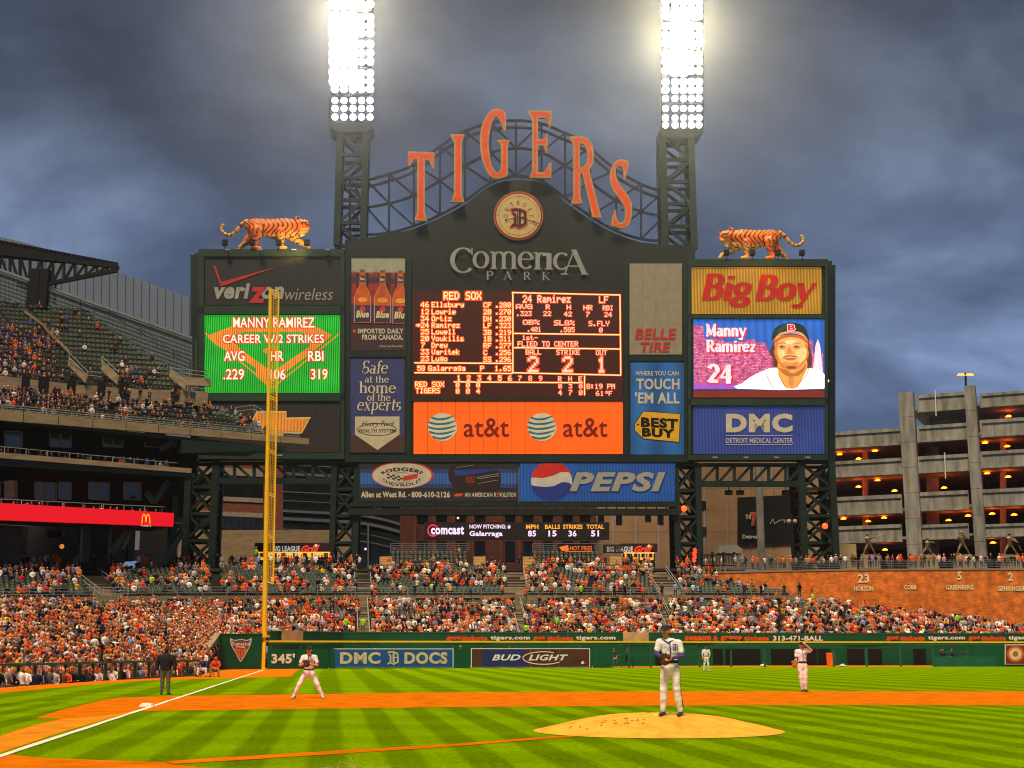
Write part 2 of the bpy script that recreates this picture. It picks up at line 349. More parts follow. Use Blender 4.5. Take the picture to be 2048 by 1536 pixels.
# ------------------------------------------------------------------ bodies grown as one surface from blended limbs
def grow(prims, vox, pad=0.06):
    """prims: (a, b, ra, rb, k, colour, ysc) tapered limbs blended with radius k; returns verts, quads, colour per face"""
    P = np.array([[*p[0]] for p in prims] + [[*p[1]] for p in prims]); R = max(max(p[2], p[3]) for p in prims)
    lo = P.min(0) - R - pad; hi = P.max(0) + R + pad; n = np.ceil((hi - lo) / vox).astype(int) + 1
    ax = [lo[i] + vox * np.arange(n[i]) for i in range(3)]; D = np.full(n, 9.0)
    def seg(p, X, Y, Z):
        a = np.array(p[0], float); b = np.array(p[1], float); ys = p[6] if len(p) > 6 else 1.0
        d = (b - a) * (1, ys, 1); L2 = (d ** 2).sum() + 1e-12
        x = X - a[0]; y = (Y - a[1]) * ys; z = Z - a[2]
        t = np.clip((x * d[0] + y * d[1] + z * d[2]) / L2, 0, 1)
        return np.sqrt((x - t * d[0]) ** 2 + (y - t * d[1]) ** 2 + (z - t * d[2]) ** 2) - (p[2] + (p[3] - p[2]) * t)
    for p in prims:
        r = max(p[2], p[3]) + p[4] * 2 + vox * 3; mn = np.minimum(p[0], p[1]) - r; mx = np.maximum(p[0], p[1]) + r
        s = [slice(max(0, int((mn[i] - lo[i]) / vox)), min(n[i], int((mx[i] - lo[i]) / vox) + 2)) for i in range(3)]
        X, Y, Z = np.meshgrid(ax[0][s[0]], ax[1][s[1]], ax[2][s[2]], indexing='ij')
        d = seg(p, X, Y, Z); k = p[4]; o = D[s[0], s[1], s[2]]
        h = np.maximum(k - np.abs(o - d), 0) / k if k > 0 else 0
        D[s[0], s[1], s[2]] = np.minimum(o, d) - h * h * k * 0.25
    S = D < 0; c = [S[i:n[0] - 1 + i, j:n[1] - 1 + j, l:n[2] - 1 + l] for i in (0, 1) for j in (0, 1) for l in (0, 1)]
    cnt = sum(q.astype(int) for q in c); act = (cnt > 0) & (cnt < 8); I = np.argwhere(act); idx = np.full(act.shape, -1); idx[act] = np.arange(len(I))
    acc = np.zeros((len(I), 3)); w = np.zeros(len(I)); cr = [(i, j, l) for i in (0, 1) for j in (0, 1) for l in (0, 1)]
    for u in cr:
        for axis in range(3):
            if u[axis] == 0:
                v = list(u); v[axis] = 1
                du = D[I[:, 0] + u[0], I[:, 1] + u[1], I[:, 2] + u[2]]; dv = D[I[:, 0] + v[0], I[:, 1] + v[1], I[:, 2] + v[2]]
                m = (du < 0) != (dv < 0); t = np.where(m, du / np.where(m, du - dv, 1), 0)
                pt = np.array(u, float)[None, :].repeat(len(I), 0); pt[:, axis] += t
                acc[m] += pt[m]; w[m] += 1
    V = lo + vox * (I + acc / w[:, None]); faces = []
    for axis in range(3):
        b_, c_ = (axis + 1) % 3, (axis + 2) % 3
        sl0 = [slice(None)] * 3; sl1 = [slice(None)] * 3; sl0[axis] = slice(0, -1); sl1[axis] = slice(1, None)
        e = S[tuple(sl0)] != S[tuple(sl1)]; E = np.argwhere(e); E = E[(E[:, b_] > 0) & (E[:, c_] > 0) & (E[:, b_] < n[b_] - 1) & (E[:, c_] < n[c_] - 1)]
        if not len(E): continue
        def cell(db, dc): q = E.copy(); q[:, b_] -= db; q[:, c_] -= dc; return idx[q[:, 0], q[:, 1], q[:, 2]]
        q = np.stack([cell(1, 1), cell(0, 1), cell(0, 0), cell(1, 0)], 1); ins = S[E[:, 0], E[:, 1], E[:, 2]]
        q[~ins] = q[~ins][:, ::-1]; faces.append(q)
    Q = np.concatenate(faces); C = V[Q].mean(1); best = np.full(len(C), 9.0); col = np.zeros(len(C), int)
    for p in prims:
        d = seg(p, C[:, 0], C[:, 1], C[:, 2]); m = d < best; best[m] = d[m]; col[m] = p[5]
    return V, Q, col, C
# ------------------------------------------------------------------ materials
M = {}
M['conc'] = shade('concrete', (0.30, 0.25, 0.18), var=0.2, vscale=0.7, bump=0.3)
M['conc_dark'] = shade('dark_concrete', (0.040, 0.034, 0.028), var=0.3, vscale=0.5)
M['tan'] = shade('tan_precast', (0.27, 0.20, 0.115), var=0.22, vscale=0.6, stretch=(1, 1, 3))
M['garage'] = shade('garage_concrete', (0.27, 0.265, 0.225), var=0.42, vscale=1.1, bump=0.3, stretch=(1, 1, .18))
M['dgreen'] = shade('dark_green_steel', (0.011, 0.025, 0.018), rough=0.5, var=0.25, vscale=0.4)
M['bgreen'] = shade('board_green_panel', (0.011, 0.017, 0.014), rough=0.6, var=0.25, vscale=0.12)
M['wing'] = shade('wing_green_panel', (0.015, 0.042, 0.024), rough=0.6, var=0.25, vscale=0.15)
M['wallg'] = shade('wall_padding_green', (0.006, 0.085, 0.036), rough=0.55, var=0.2, vscale=0.5, stretch=(1, 1, .5))
M['railg'] = shade('rail_green', (0.018, 0.12, 0.066), rough=0.45)
M['yellow'] = shade('foul_pole_yellow', (0.95, 0.54, 0.008), rough=0.45, var=0.06)
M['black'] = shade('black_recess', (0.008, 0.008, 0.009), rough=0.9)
M['steel'] = shade('dark_blue_steel', (0.012, 0.015, 0.045), rough=0.5, var=0.2)
M['seat'] = shade('seat_green_plastic', (0.002, 0.017, 0.011), rough=0.6, spec=0.25, var=0.2)
M['plate'] = shade('seat_glint', (0.50, 0.60, 0.50), rough=0.6, spec=0.2)  # pale patch on each seat back, painted for its white glint of light
M['white'] = shade('white_paint', (0.80, 0.78, 0.70), var=0.05)
M['cream'] = shade('cream_paint', (0.62, 0.52, 0.30), var=0.08)
M['grey'] = shade('grey_metal', (0.30, 0.30, 0.28), rough=0.5)
M['glass'] = shade('dark_glass', (0.012, 0.016, 0.022), rough=0.15, spec=0.8, var=0.3, vscale=0.2)
M['mull'] = shade('bronze_mullion', (0.22, 0.17, 0.10))
M['brickred'] = shade('red_brick_band', (0.17, 0.055, 0.038), var=0.25, vscale=1.5)
M['lime'] = shade('limestone_band', (0.28, 0.24, 0.19), var=0.15)
M['bluepale'] = shade('pale_metal_roof', (0.165, 0.205, 0.265), var=0.12, vscale=0.05, stretch=(1, 1, .2))
M['bronze'] = shade('bronze_statue', (0.20, 0.14, 0.07), rough=0.4, spec=0.6, var=0.3, vscale=3, metal=0.3)
M['stone'] = shade('statue_stone', (0.30, 0.24, 0.15), var=0.2)
M['wire'] = shade('wire_grey', (0.20, 0.22, 0.22), rough=0.5)
M['rail'] = shade('galvanised_rail', (0.28, 0.33, 0.30), rough=0.35, spec=0.6)
M['orangeplastic'] = shade('orange_plastic', (0.75, 0.16, 0.01), rough=0.4)

def grass_mat(nm, per, lo_):
    m = bpy.data.materials.new(nm); m.use_nodes = True; nt = m.node_tree; N = nt.nodes; L = nt.links; b = N['Principled BSDF']
    b.inputs['Roughness'].default_value = 1.0; b.inputs['Specular IOR Level'].default_value = 0.0
    tc = N.new('ShaderNodeTexCoord'); mp = N.new('ShaderNodeMapping'); mp.inputs['Rotation'].default_value = (0, 0, radians(-7.7)); L.new(tc.outputs['Object'], mp.inputs[0])
    def stripes(axis, period, dist):
        w = N.new('ShaderNodeTexWave'); w.wave_type = 'BANDS'; w.bands_direction = axis; w.wave_profile = 'SIN'
        w.inputs['Scale'].default_value = pi / period / 10 * 2 * 10 / (2 * pi) * 1.0 if False else (2 * pi / 20) / period * 1.0
        w.inputs['Distortion'].default_value = dist; w.inputs['Detail'].default_value = 2; w.inputs['Detail Scale'].default_value = 0.6
        L.new(mp.outputs[0], w.inputs[0]); return w
    w1 = stripes('X', per, 0.35); w2 = stripes('Y', 4.6, 0.5)
    r1 = N.new('ShaderNodeMapRange'); r1.inputs[1].default_value = .32; r1.inputs[2].default_value = .68; r1.inputs[3].default_value = lo_; r1.inputs[4].default_value = 1.15; L.new(w1.outputs['Fac'], r1.inputs[0])
    r2 = N.new('ShaderNodeMapRange'); r2.inputs[1].default_value = .3; r2.inputs[2].default_value = .7; r2.inputs[3].default_value = 0.93; r2.inputs[4].default_value = 1.07; L.new(w2.outputs['Fac'], r2.inputs[0])
    n1 = N.new('ShaderNodeTexNoise'); n1.inputs['Scale'].default_value = 0.35; n1.inputs['Detail'].default_value = 6; L.new(mp.outputs[0], n1.inputs[0])
    n2 = N.new('ShaderNodeTexNoise'); n2.inputs['Scale'].default_value = 9; n2.inputs['Detail'].default_value = 6; L.new(mp.outputs[0], n2.inputs[0])
    r3 = N.new('ShaderNodeMapRange'); r3.inputs[1].default_value = .3; r3.inputs[2].default_value = .7; r3.inputs[3].default_value = 0.88; r3.inputs[4].default_value = 1.12; L.new(n1.outputs[0], r3.inputs[0])
    r4 = N.new('ShaderNodeMapRange'); r4.inputs[1].default_value = .3; r4.inputs[2].default_value = .7; r4.inputs[3].default_value = 0.72; r4.inputs[4].default_value = 1.28; L.new(n2.outputs[0], r4.inputs[0])
    cur = r1.outputs[0]
    for r in (r2, r3, r4):
        q = N.new('ShaderNodeMath'); q.operation = 'MULTIPLY'; L.new(cur, q.inputs[0]); L.new(r.outputs[0], q.inputs[1]); cur = q.outputs[0]
    sc = N.new('ShaderNodeVectorMath'); sc.operation = 'SCALE'; sc.inputs[0].default_value = (0.132, 0.236, 0.0); L.new(cur, sc.inputs[3]); L.new(sc.outputs[0], b.inputs['Base Color'])
    bn = N.new('ShaderNodeBump'); bn.inputs['Strength'].default_value = 0.5; bn.inputs['Distance'].default_value = 0.04; L.new(n2.outputs[0], bn.inputs['Height']); L.new(bn.outputs[0], b.inputs['Normal'])
    return m
M['grass'] = grass_mat('mown_infield_grass', 1.30, .76); M['grass2'] = grass_mat('mown_outfield_grass', 2.5, .78)
M['dirt'] = shade('infield_clay', (0.60, 0.150, 0.004), rough=1, spec=0, var=0.24, vscale=1.3, bump=0.5, bscale=9)
M['dirt2'] = shade('dry_clay', (0.64, 0.235, 0.015), rough=1, spec=0, var=0.2, vscale=1.4, bump=0.6, bscale=7)
M['mound'] = shade('mound_clay', (0.78, 0.42, 0.055), rough=1, spec=0, var=0.20, vscale=2.4, bump=0.8, bscale=6)
M['chalk'] = shade('chalk', (0.80, 0.74, 0.60), var=0.15, vscale=4)

# ------------------------------------------------------------------ the field
gz = MB(); gz.quad((-510, -70, -0.02), (510, -70, -0.02), (510, 570, -0.02), (-510, 570, -0.02)); setting(gz, 'ground', M['conc_dark'])
g = MB(); g.grid([[(x, y, 0.0) for x in np.linspace(-60, 95, 40)] for y in np.linspace(2, 47, 16)]); setting(g, 'infield_grass', M['grass'])
g = MB(); g.grid([[(x, y, 0.0) for x in np.linspace(-60, 95, 40)] for y in np.linspace(47, 146, 30)]); setting(g, 'outfield_grass', M['grass2'])
def sheet(name, pxs, z, mat, holes=()):
    mb = MB(); mb.prism([[gp(x, y, z) for x, y in pxs]], None); return setting(mb, name, mat)
UL = Vector((-0.134, 0.991)); UR = Vector((0.991, 0.134)); B3 = gp(285, 1414); HOME = B3.xy - UL * 27.4
MC = Vector((3.25, 30.4))
sheet('infield_clay', [(-330, 1452), (-60, 1405 + 68), (0, 1472), (24, 1462), (70, 1449), (122, 1437), (72, 1436), (118, 1421), (205, 1400), (238, 1395), (350, 1392), (520, 1389.5), (760, 1386), (1100, 1383.5), (1500, 1382), (1900, 1382.5), (2300, 1383.5), (2300, 1413), (2040, 1411), (1700, 1410), (1300, 1411), (900, 1414), (600, 1418), (340, 1421), (268, 1423), (120, 1466), (0, 1506.5), (-330, 1610)], 0.004, M['dirt'])
sheet('batter_path', [(-330, 1463), (0, 1472.5), (70, 1450), (125, 1438.5), (262, 1424.5), (120, 1465), (0, 1505.5), (-330, 1609)], 0.008, M['dirt2'])
sheet('home_clay', [(-500, 1500), (0, 1507.5), (90, 1516), (267, 1522.5), (330, 1524), (345, 1529), (430, 1537), (520, 1580), (600, 1760), (-500, 1760)], 0.004, M['dirt'])
sheet('mound_path', [(330, 1522), (520, 1510), (900, 1488), (1110, 1472), (1160, 1472), (1000, 1485), (900, 1493), (520, 1517.5), (345, 1528)], 0.008, M['dirt'])
sheet('warning_track', [(-330, 1396), (-100, 1397), (0, 1386), (178, 1369.5), (297, 1361), (400, 1357.5), (470, 1356), (581, 1353), (594, 1342), (606, 1335), (440, 1333), (400, 1345), (200, 1356), (0, 1365), (-330, 1380)], 0.004, M['dirt'])
# foul line
def strip_line(name, a, b, w, z):
    a = Vector(a); b = Vector(b); d = (b - a).normalized(); n = Vector((-d.y, d.x)) * w / 2; k = 60; rr = random.Random(3)
    rows = [[], []]
    for i in range(k + 1):
        p = a.lerp(b, i / k)
        rows[0].append((*(p + n * rr.uniform(.8, 1.25)), z)); rows[1].append((*(p - n * rr.uniform(.8, 1.25)), z))
    mb = MB(); mb.grid(rows); return setting(mb, name, M['chalk'])
strip_line('foul_line_marking', gp(-200, 1579).xy, gp(527, 1340).xy, 0.15, 0.014)
bb = MB(); p = B3 + Vector((0.1, 0.15, 0)); s = 0.20
bb.hexa([(p.x - s, p.y - s, .01), (p.x + s, p.y - s, .01), (p.x + s, p.y + s, .01), (p.x - s, p.y + s, .01), (p.x - s * .8, p.y - s * .8, .09), (p.x + s * .8, p.y - s * .8, .11), (p.x + s * .8, p.y + s * .8, .11), (p.x - s * .8, p.y + s * .8, .11)])
solo(bb, 'third_base', M['white'], 'white square base bag on the clay beside the foul line', 'base')
# mound
mb = MB(); rows = []
for i in range(17):
    r = i / 16; rr_ = 2.78 * r; h = 0.36 * (1 if r < .2 else cos((r - .2) / .8 * pi / 2) ** 1.1 if r < 1 else 0)
    rows.append([(MC.x + rr_ * cos(t), MC.y + rr_ * .93 * sin(t), 0.010 + h + 0.008 * random.uniform(-1, 1) * (1 if 0 < i < 15 else 0)) for t in np.linspace(0, 2 * pi, 72, endpoint=False)])
for r in rows: r.append(r[0])
mb.grid(rows); setting(mb, 'pitcher_mound', M['mound'], smooth=True)
rb = MB(); rb.box(MC.x - .15, MC.x + .45, MC.y - .45, MC.y - .3, .3, .378); solo(rb, 'pitching_rubber', M['white'], "white rubber slab set in the top of the pitcher's mound", 'pitching rubber')
sc_ = MB(); rr = random.Random(5)
for i in range(24):
    a = rr.uniform(0, 2 * pi); d = rr.uniform(0, .9) ** .5 * (.55 if i % 4 else 1.6); x = MC.x - .95 + cos(a) * d; y = MC.y - 1.2 + sin(a) * d * .5; q = sqrt(((x - MC.x) / 2.78) ** 2 + ((y - MC.y) / 2.6) ** 2)
    if q > .93: continue
    z = 0.36 * (1 if q < .2 else cos((q - .2) / .8 * pi / 2) ** 1.1) + .02; s = rr.uniform(.006, .022)
    sc_.prism([[(x + s * rr.uniform(.6, 1.3) * 1.8 * cos(t), y + s * rr.uniform(.6, 1.2) * sin(t), z + .012) for t in np.linspace(0, 2 * pi, 7, endpoint=False)]], (0, 0, -.03))
add(sc_, 'scuffed_clay', shade('damp_clay', (.60, .29, .035)), kind='stuff')

# ------------------------------------------------------------------ outfield wall, bullpens, corner
WP = [(527, 120.7), (700, 125.0), (950, 127.6), (1225, 129.5), (1420, 133.5), (1700, 136.5), (2140, 138.5)]
WP = [Vector((azx(px, Y), Y)) for px, Y in WP]
def along(path, px):                                    # the point of a plan polyline seen at photo column px
    for a, b in zip(path, path[1:]):
        pa = 1024 + a.x / a.y * 2701; pb = 1024 + b.x / b.y * 2701
        if px <= pb or b is path[-1]:
            r = (px - 1024) / 2701; d = b - a; t = (r * a.y - a.x) / (d.x - r * d.y); return a + d * t
def wall_seg(mb, path, x0, x1, z0, z1, th=.3, off=0.0, n=1):
    for i in range(n):
        a = along(path, x0 + (x1 - x0) * i / n); b = along(path, x0 + (x1 - x0) * (i + 1) / n); d = (b - a).normalized(); nn = Vector((-d.y, d.x))
        a = a - nn * off; b = b - nn * off; c = b + nn * th; e = a + nn * th
        mb.hexa([(*a, z0), (*b, z0), (*c, z0), (*e, z0), (*a, z1), (*b, z1), (*c, z1), (*e, z1)])
    return mb
ow = thing('outfield_wall', 'green padded outfield wall with a yellow top line, right of the foul pole', 'wall', (-10, 123, 0))
edges = [534, 592, 600, 660, 668, 736, 806, 880, 907, 941, 1010, 1080, 1145, 1181, 1220]
pads = [(537, 592), (593, 659), (660, 735), (736, 810), (811, 885), (886, 941), (942, 1010), (1011, 1080), (1081, 1147), (1148, 1184), (1185, 1222)]
for a, b in pads: add(wall_seg(MB(), WP, a + .6, b - .6, 0, 1.76, .25), 'wall_panel', M['wallg'], ow)
add(wall_seg(MB(), WP, 527, 2140, 2.35, 2.51, .3, off=.04, n=14), 'yellow_top_line', M['yellow'], ow)
add(wall_seg(MB(), WP, 1216, 2140, 2.13, 2.35, .2, n=10), 'top_beam', M['railg'], ow)
add(wall_seg(MB(), WP, 537, 1222, 2.2, 2.35, .12, n=8), 'upper_rail', M['railg'], ow)
for px in (543, 602, 669, 739, 829, 906, 963, 1031, 1098, 1160, 1225, 1258, 1302, 1340, 1399, 1462, 1529, 1602, 1667, 1732, 1800, 1865, 1935, 2000):
    lo = 0 if px > 1222 else 1.77
    add(wall_seg(MB(), WP, px - 1.6, px + 1.6, lo, 2.2 if px > 1222 else 2.19, .14, off=-.03), 'post', M['railg'], ow)
for px0, px1, z in ((1225, 1400, 1.15), (1400, 1865, 1.92), (1225, 1300, .1), (1865, 1990, 1.45)):
    add(wall_seg(MB(), WP, px0, px1, z, z + .1, .1, off=-.05, n=3), 'rail', M['railg'], ow)
add(wall_seg(MB(), WP, 1866, 1990, 0, 1.0, .1, n=2), 'low_fence_panel', M['railg'], ow)
for a, b in ((1935, 2008), (2009, 2075), (2076, 2140)): add(wall_seg(MB(), WP, a + .6, b - .6, 0, 2.1, .25, off=-.02), 'wall_panel', M['wallg'], ow)
gd = MB(); gd.v = []
for a, b in zip(WP, WP[1:]): gd.quad((a.x, a.y, .006), (b.x, b.y, .006), (b.x + 1, b.y + 9, .006), (a.x + 1, a.y + 9, .006))
setting(gd, 'bullpen_ground', M['dirt'])
# yellow foul pole with its screen
PP = Plane(121.0, 0.0)
fp = thing('foul_pole', 'tall bright yellow foul pole with a mesh wing, standing on the left field wall', 'foul pole', PP.hit(528, 1300))
pb, pt = PP.hit(528.5, 1272), PP.hit(541, 578)
add(MB().tube(pb, pb.lerp(pt, .45), .235, .20, 16), 'pole', M['yellow'], fp, smooth=False)
add(MB().tube(pb.lerp(pt, .45), pt, .185, .15, 16), 'upper_pole', M['yellow'], fp)
add(MB().tube(pb - Vector((0, 0, .12)), pb + Vector((0, 0, .10)), .5, .5, 16), 'base_plate', M['yellow'], fp)
q0, q1 = PP.hit(546.5, 1168), PP.hit(557.5, 584)
fr = MB(); fr.beam(q0, q1, .13); fr.beam(pb.lerp(pt, 1.0), q1, .11)
i0 = pb.lerp(pt, (1272 - 1166) / (1272 - 578.))
fr.beam(i0, q0, .12)
add(fr, 'screen_frame', M['yellow'], fp)
for py in (594, 705, 808, 915, 1000, 1083):
    t = (1168 - py) / (1168 - 584); a = i0.lerp(pt, t); b = q0.lerp(q1, t); c = MB()
    c.beam(a, b, .07); c.beam(a + Vector((0, 0, .2)), b + Vector((0, 0, .2)), .07); add(c, 'rung', M['yellow'], fp)
me_ = MB()
for k in range(1, 110): t = k / 110; me_.beam(i0.lerp(pt, t), q0.lerp(q1, t), .022)
for k in range(1, 5): me_.beam(i0.lerp(q0, k / 5), pt.lerp(q1, k / 5), .022)
add(me_, 'screen_mesh', M['yellow'], fp, kind='stuff')
bs = MB(); pz = along(WP, 527.5)
bs.box(pz.x - .19, pz.x + .19, pz.y - .12, pz.y + .2, 0, 2.36); bs.box(pz.x - .14, pz.x + .14, pz.y - .05, pz.y + .1, 2.51, 3.0); add(bs, 'wall_stripe', M['yellow'], fp)
# corner wall with the emblem
cw = thing('corner_wall', 'green corner wall with a shield emblem left of the foul pole', 'wall', (-23.5, 118, 0))
cA, cB = Vector((azx(439, 117.5), 117.5)), Vector((azx(524, 120.5), 120.5)); cPl = Plane(cA.y - cA.x * (cB.y - cA.y) / (cB.x - cA.x), (cB.y - cA.y) / (cB.x - cA.x))
add(MB().hexa([(*cA, 0), (*cB, 0), (cB.x, cB.y + .4, 0), (cA.x, cA.y + .4, 0), (*cA, 3.02), (*cB, 3.02), (cB.x, cB.y + .4, 3.02), (cA.x, cA.y + .4, 3.02)]), 'front_panel', M['wallg'], cw)
s0 = Vector((azx(393, 95), 95))
sd_ = MB(); nn = Vector((-.3, 0)); ts = [0, .25, .5, .75, 1]; hz = []
for q in ts:
    v = s0.lerp(cA, q); c_ = 1024 + v.x / v.y * 2701; hz.append(zat(1330 - (c_ - 393) / 46 * 62, v.y) - .1)
hz[-1] = 3.02
for k in range(4):
    a = s0.lerp(cA, ts[k]); b = s0.lerp(cA, ts[k + 1]); sd_.hexa([(*a, 0), (*b, 0), (*(b + nn), 0), (*(a + nn), 0), (*a, hz[k]), (*b, hz[k + 1]), (*(b + nn), hz[k + 1]), (*(a + nn), hz[k])])
add(sd_, 'side_panel', M['wallg'], cw)
cp = MB()
for k in range(4):
    a = s0.lerp(cA, ts[k]); b = s0.lerp(cA, ts[k + 1]); w_ = Vector((-.42, 0)); e = Vector((.06, 0))
    cp.hexa([(*(a + e), hz[k] + .003), (*(b + e), hz[k + 1] + .003), (*(b + w_), hz[k + 1] + .003), (*(a + w_), hz[k] + .003), (*(a + e), hz[k] + .14), (*(b + e), hz[k + 1] + .14), (*(b + w_), hz[k + 1] + .14), (*(a + w_), hz[k] + .14)])
add(cp, 'coping', M['tan'], cw)
add(MB().hexa([(cA.x, cA.y - .05, 3.023), (cB.x, cB.y - .05, 3.023), (cB.x, cB.y + .45, 3.023), (cA.x, cA.y + .45, 3.023), (cA.x, cA.y - .05, 3.09), (cB.x, cB.y - .05, 3.09), (cB.x, cB.y + .45, 3.09), (cA.x, cA.y + .45, 3.09)]), 'top_coping', M['railg'], cw)
em = MB(); em.cur = 0
shield = [(460, 1278), (470, 1280), (482, 1278), (494, 1280), (503, 1277), (501, 1290), (492, 1308), (483, 1322), (480, 1323), (472, 1308), (463, 1292)]
poly(em, cPl, spline(shield, 3), .03); em.cur = 1; poly(em, cPl, inset(spline(shield, 3), 1.6), .034); em.cur = 2
poly(em, cPl, spline([(468, 1297), (481, 1294), (494, 1297), (488, 1310), (481, 1318), (474, 1309)], 4), .038); em.cur = 3
poly(em, cPl, spline([(466, 1285), (481, 1281), (497, 1285), (495, 1295), (481, 1298), (467, 1295)], 4), .038)
em.cur = 0; serif(em, cPl, 'Comerica', 463, 1284, 500, 1291, .042, .2, .1); serif(em, cPl, 'PARK', 472, 1292, 491, 1296, .044, .24, .14)
for a, b in (((461, 1276), (467, 1290)), ((503, 1276), (496, 1291))): stroke(em, cPl, [a, b], 1.4, .05)
em.cur = 1; stroke(em, cPl, [(476, 1300), (476, 1309)], 1.2, .05); stroke(em, cPl, [(481, 1299), (481, 1313)], 1.2, .05); stroke(em, cPl, [(486, 1300), (486, 1309)], 1.2, .05)
add(em, 'emblem', [M['white'], shade('emblem_blue', (.06, .10, .20)), shade('emblem_orange', (.75, .16, .03)), shade('emblem_plum', (.25, .07, .07))], cw)

# signs on the wall
class CurvePl:                                          # a plane through two columns of a plan path
    def __new__(c, path, x0, x1, off=0):
        a, b = along(path, x0), along(path, x1); k = (b.y - a.y) / (b.x - a.x); return Plane(a.y - a.x * k - off, k)
def old_D(mb, pl, cx, cy, h, off):                      # blackletter capital
    s = h; T = lambda x, y: (cx + x * s, cy + y * s)
    stroke(mb, pl, [T(-.40, -.44), T(-.22, -.50), T(.12, -.46), T(.36, -.34), T(.40, .30), T(.18, .44)], .13 * s, off)
    stroke(mb, pl, [T(-.34, -.30), T(-.2, -.2), T(-.2, .3), T(-.40, .46)], .12 * s, off + .002)
    stroke(mb, pl, [T(-.42, .48), T(-.2, .38), T(.05, .5), T(.2, .42)], .11 * s, off + .004)
    stroke(mb, pl, [T(.06, -.42), T(.06, .40)], .13 * s, off + .006); stroke(mb, pl, [T(-.07, -.3), T(-.07, .32)], .04 * s, off + .008)
    stroke(mb, pl, [T(.1, -.02), T(.34, -.06)], .08 * s, off + .010)
Pw = CurvePl(WP, 544, 592, .03)
n5 = MB(); text(n5, Pw, "345'", 543, 1307, 590, 1327, .02, bold=.045); solo(n5, 'distance_marker', M['white'], "white painted 345' distance figures on the green wall beside the foul pole", 'wall marking')
def board(name, label, pl, x0, y0, x1, y1, frame_m, face_m, off=.08, fw=1.5, panels=0, cat='sign', group=None):
    t = thing(name, label, cat, pl.hit((x0 + x1) / 2, y1, off), group)
    if frame_m: add(rect(MB(), pl, x0, y0, x1, y1, off - .03, .08), 'frame', frame_m, t)
    if panels:
        xs = np.linspace(x0 + fw, x1 - fw, panels + 1)
        for a, b in zip(xs, xs[1:]): add(rect(MB(), pl, a + .22, y0 + fw, b - .22, y1 - fw, off, .03), 'panel', face_m, t)
    else: add(rect(MB(), pl, x0 + fw, y0 + fw, x1 - fw, y1 - fw, off), 'panel', face_m, t)
    return t
P1 = CurvePl(WP, 670, 905)
t = board('wall_sign', 'blue DMC DOCS sign with a white border on the left field wall', P1, 667.5, 1297, 907, 1335, M['white'], shade('sign_blue', (.015, .09, .32), rough=.5, var=.12), panels=4)
l = MB(); text(l, P1, 'DMC', 680, 1304, 761, 1328, .10, bold=.045); text(l, P1, 'DOCS', 809, 1304, 895, 1328, .10, bold=.045); add(l, 'lettering', M['cream'], t)
l = MB(); old_D(l, P1, 786, 1316, 25, .10); add(l, 'emblem', M['cream'], t)
P2 = CurvePl(WP, 945, 1178)
t = board('wall_sign', 'brown BUD LIGHT sign with a white border, right of the DMC DOCS sign', P2, 942, 1296.5, 1180, 1335, M['white'], shade('sign_brown', (.085, .03, .018), rough=.5, var=.2), panels=4)
l = MB(); l.cur = 1; poly(l, P2, [(967, 1299), (1048, 1299), (1052, 1315), (1056, 1332), (962, 1332)], .086); l.cur = 0
text(l, P2, 'BUD', 984, 1309, 1041, 1321, .10, bold=.03, shear=.3); text(l, P2, 'LIGHT', 1057, 1309, 1136, 1321, .10, bold=.03, shear=.3)
stroke(l, P2, ell(1087, 1316, 41, 12.5, 28, 40, 300), 1.6, .104); l.cur = 2; stroke(l, P2, ell(1087, 1316, 43.5, 14, 28, 60, 290), .9, .112); l.cur = 0
poly(l, P2, [(1163, 1323), (1167, 1322), (1168, 1328), (1162, 1328)], .105); l.cur = 2; poly(l, P2, [(1168.5, 1323), (1173, 1323), (1173, 1328), (1168.5, 1328)], .105)
add(l, 'lettering', [M['white'], shade('sign_navy', (.02, .03, .16)), shade('sign_red', (.5, .03, .02))], t)
P3 = CurvePl(WP, 2011, 2060)
t = board('wall_sign', 'white framed sign with a glowing round orange logo at the right end of the wall', P3, 2010, 1289, 2062, 1329, M['white'], shade('sign_deep_red', (.22, .03, .01)), off=.12)
for k, (r, c) in enumerate(((17, (.6, .10, .03)), (13, (.75, .45, .15)), (9.5, (.8, .7, .4)), (6, (.45, .12, .04)))): add(poly(MB(), P3, ell(2031, 1308, r, r * .98), .125 + .005 * k), 'logo_ring', shade('logo_ring_%s' % 'abcd'[k], c), t)

# the front wall of the stands behind the bullpens, with its lettering strip
def pth(l): return [Vector((azx(px, Y), Y)) for px, Y in l]
BW = pth([(520, 128.5), (560, 129.5), (700, 137), (1000, 140.5), (1300, 143.5), (1700, 147.5), (2150, 150.5)])
bw = thing('stand_front_wall', 'dark green front wall of the outfield seats, above and behind the bullpens', 'wall', (0, 142, 0))
add(wall_seg(MB(), BW, 540, 2150, 0, 3.36, .3, n=22), 'wall_face', M['wallg'], bw)
add(wall_seg(MB(), BW, 540, 2150, 3.363, 3.47, .36, off=.03, n=22), 'coping', M['railg'], bw)
for a, b in ((562, 604), (1246, 1297)): add(wall_seg(MB(), BW, a, b, 2.3, 3.5, .05, off=.12), 'tan_cover_sheet', shade('cover_sheet', (.50, .36, .17), var=.2), bw)
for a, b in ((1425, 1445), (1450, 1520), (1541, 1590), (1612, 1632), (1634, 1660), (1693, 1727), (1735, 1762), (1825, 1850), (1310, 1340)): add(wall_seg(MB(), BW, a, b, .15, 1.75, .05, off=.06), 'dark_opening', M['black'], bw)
for a, b in ((1400, 1482), (1665, 1840)): add(wall_seg(MB(), BW, a, b, 2.38, 2.46, .05, off=.1), 'pale_pipe', M['cream'], bw)
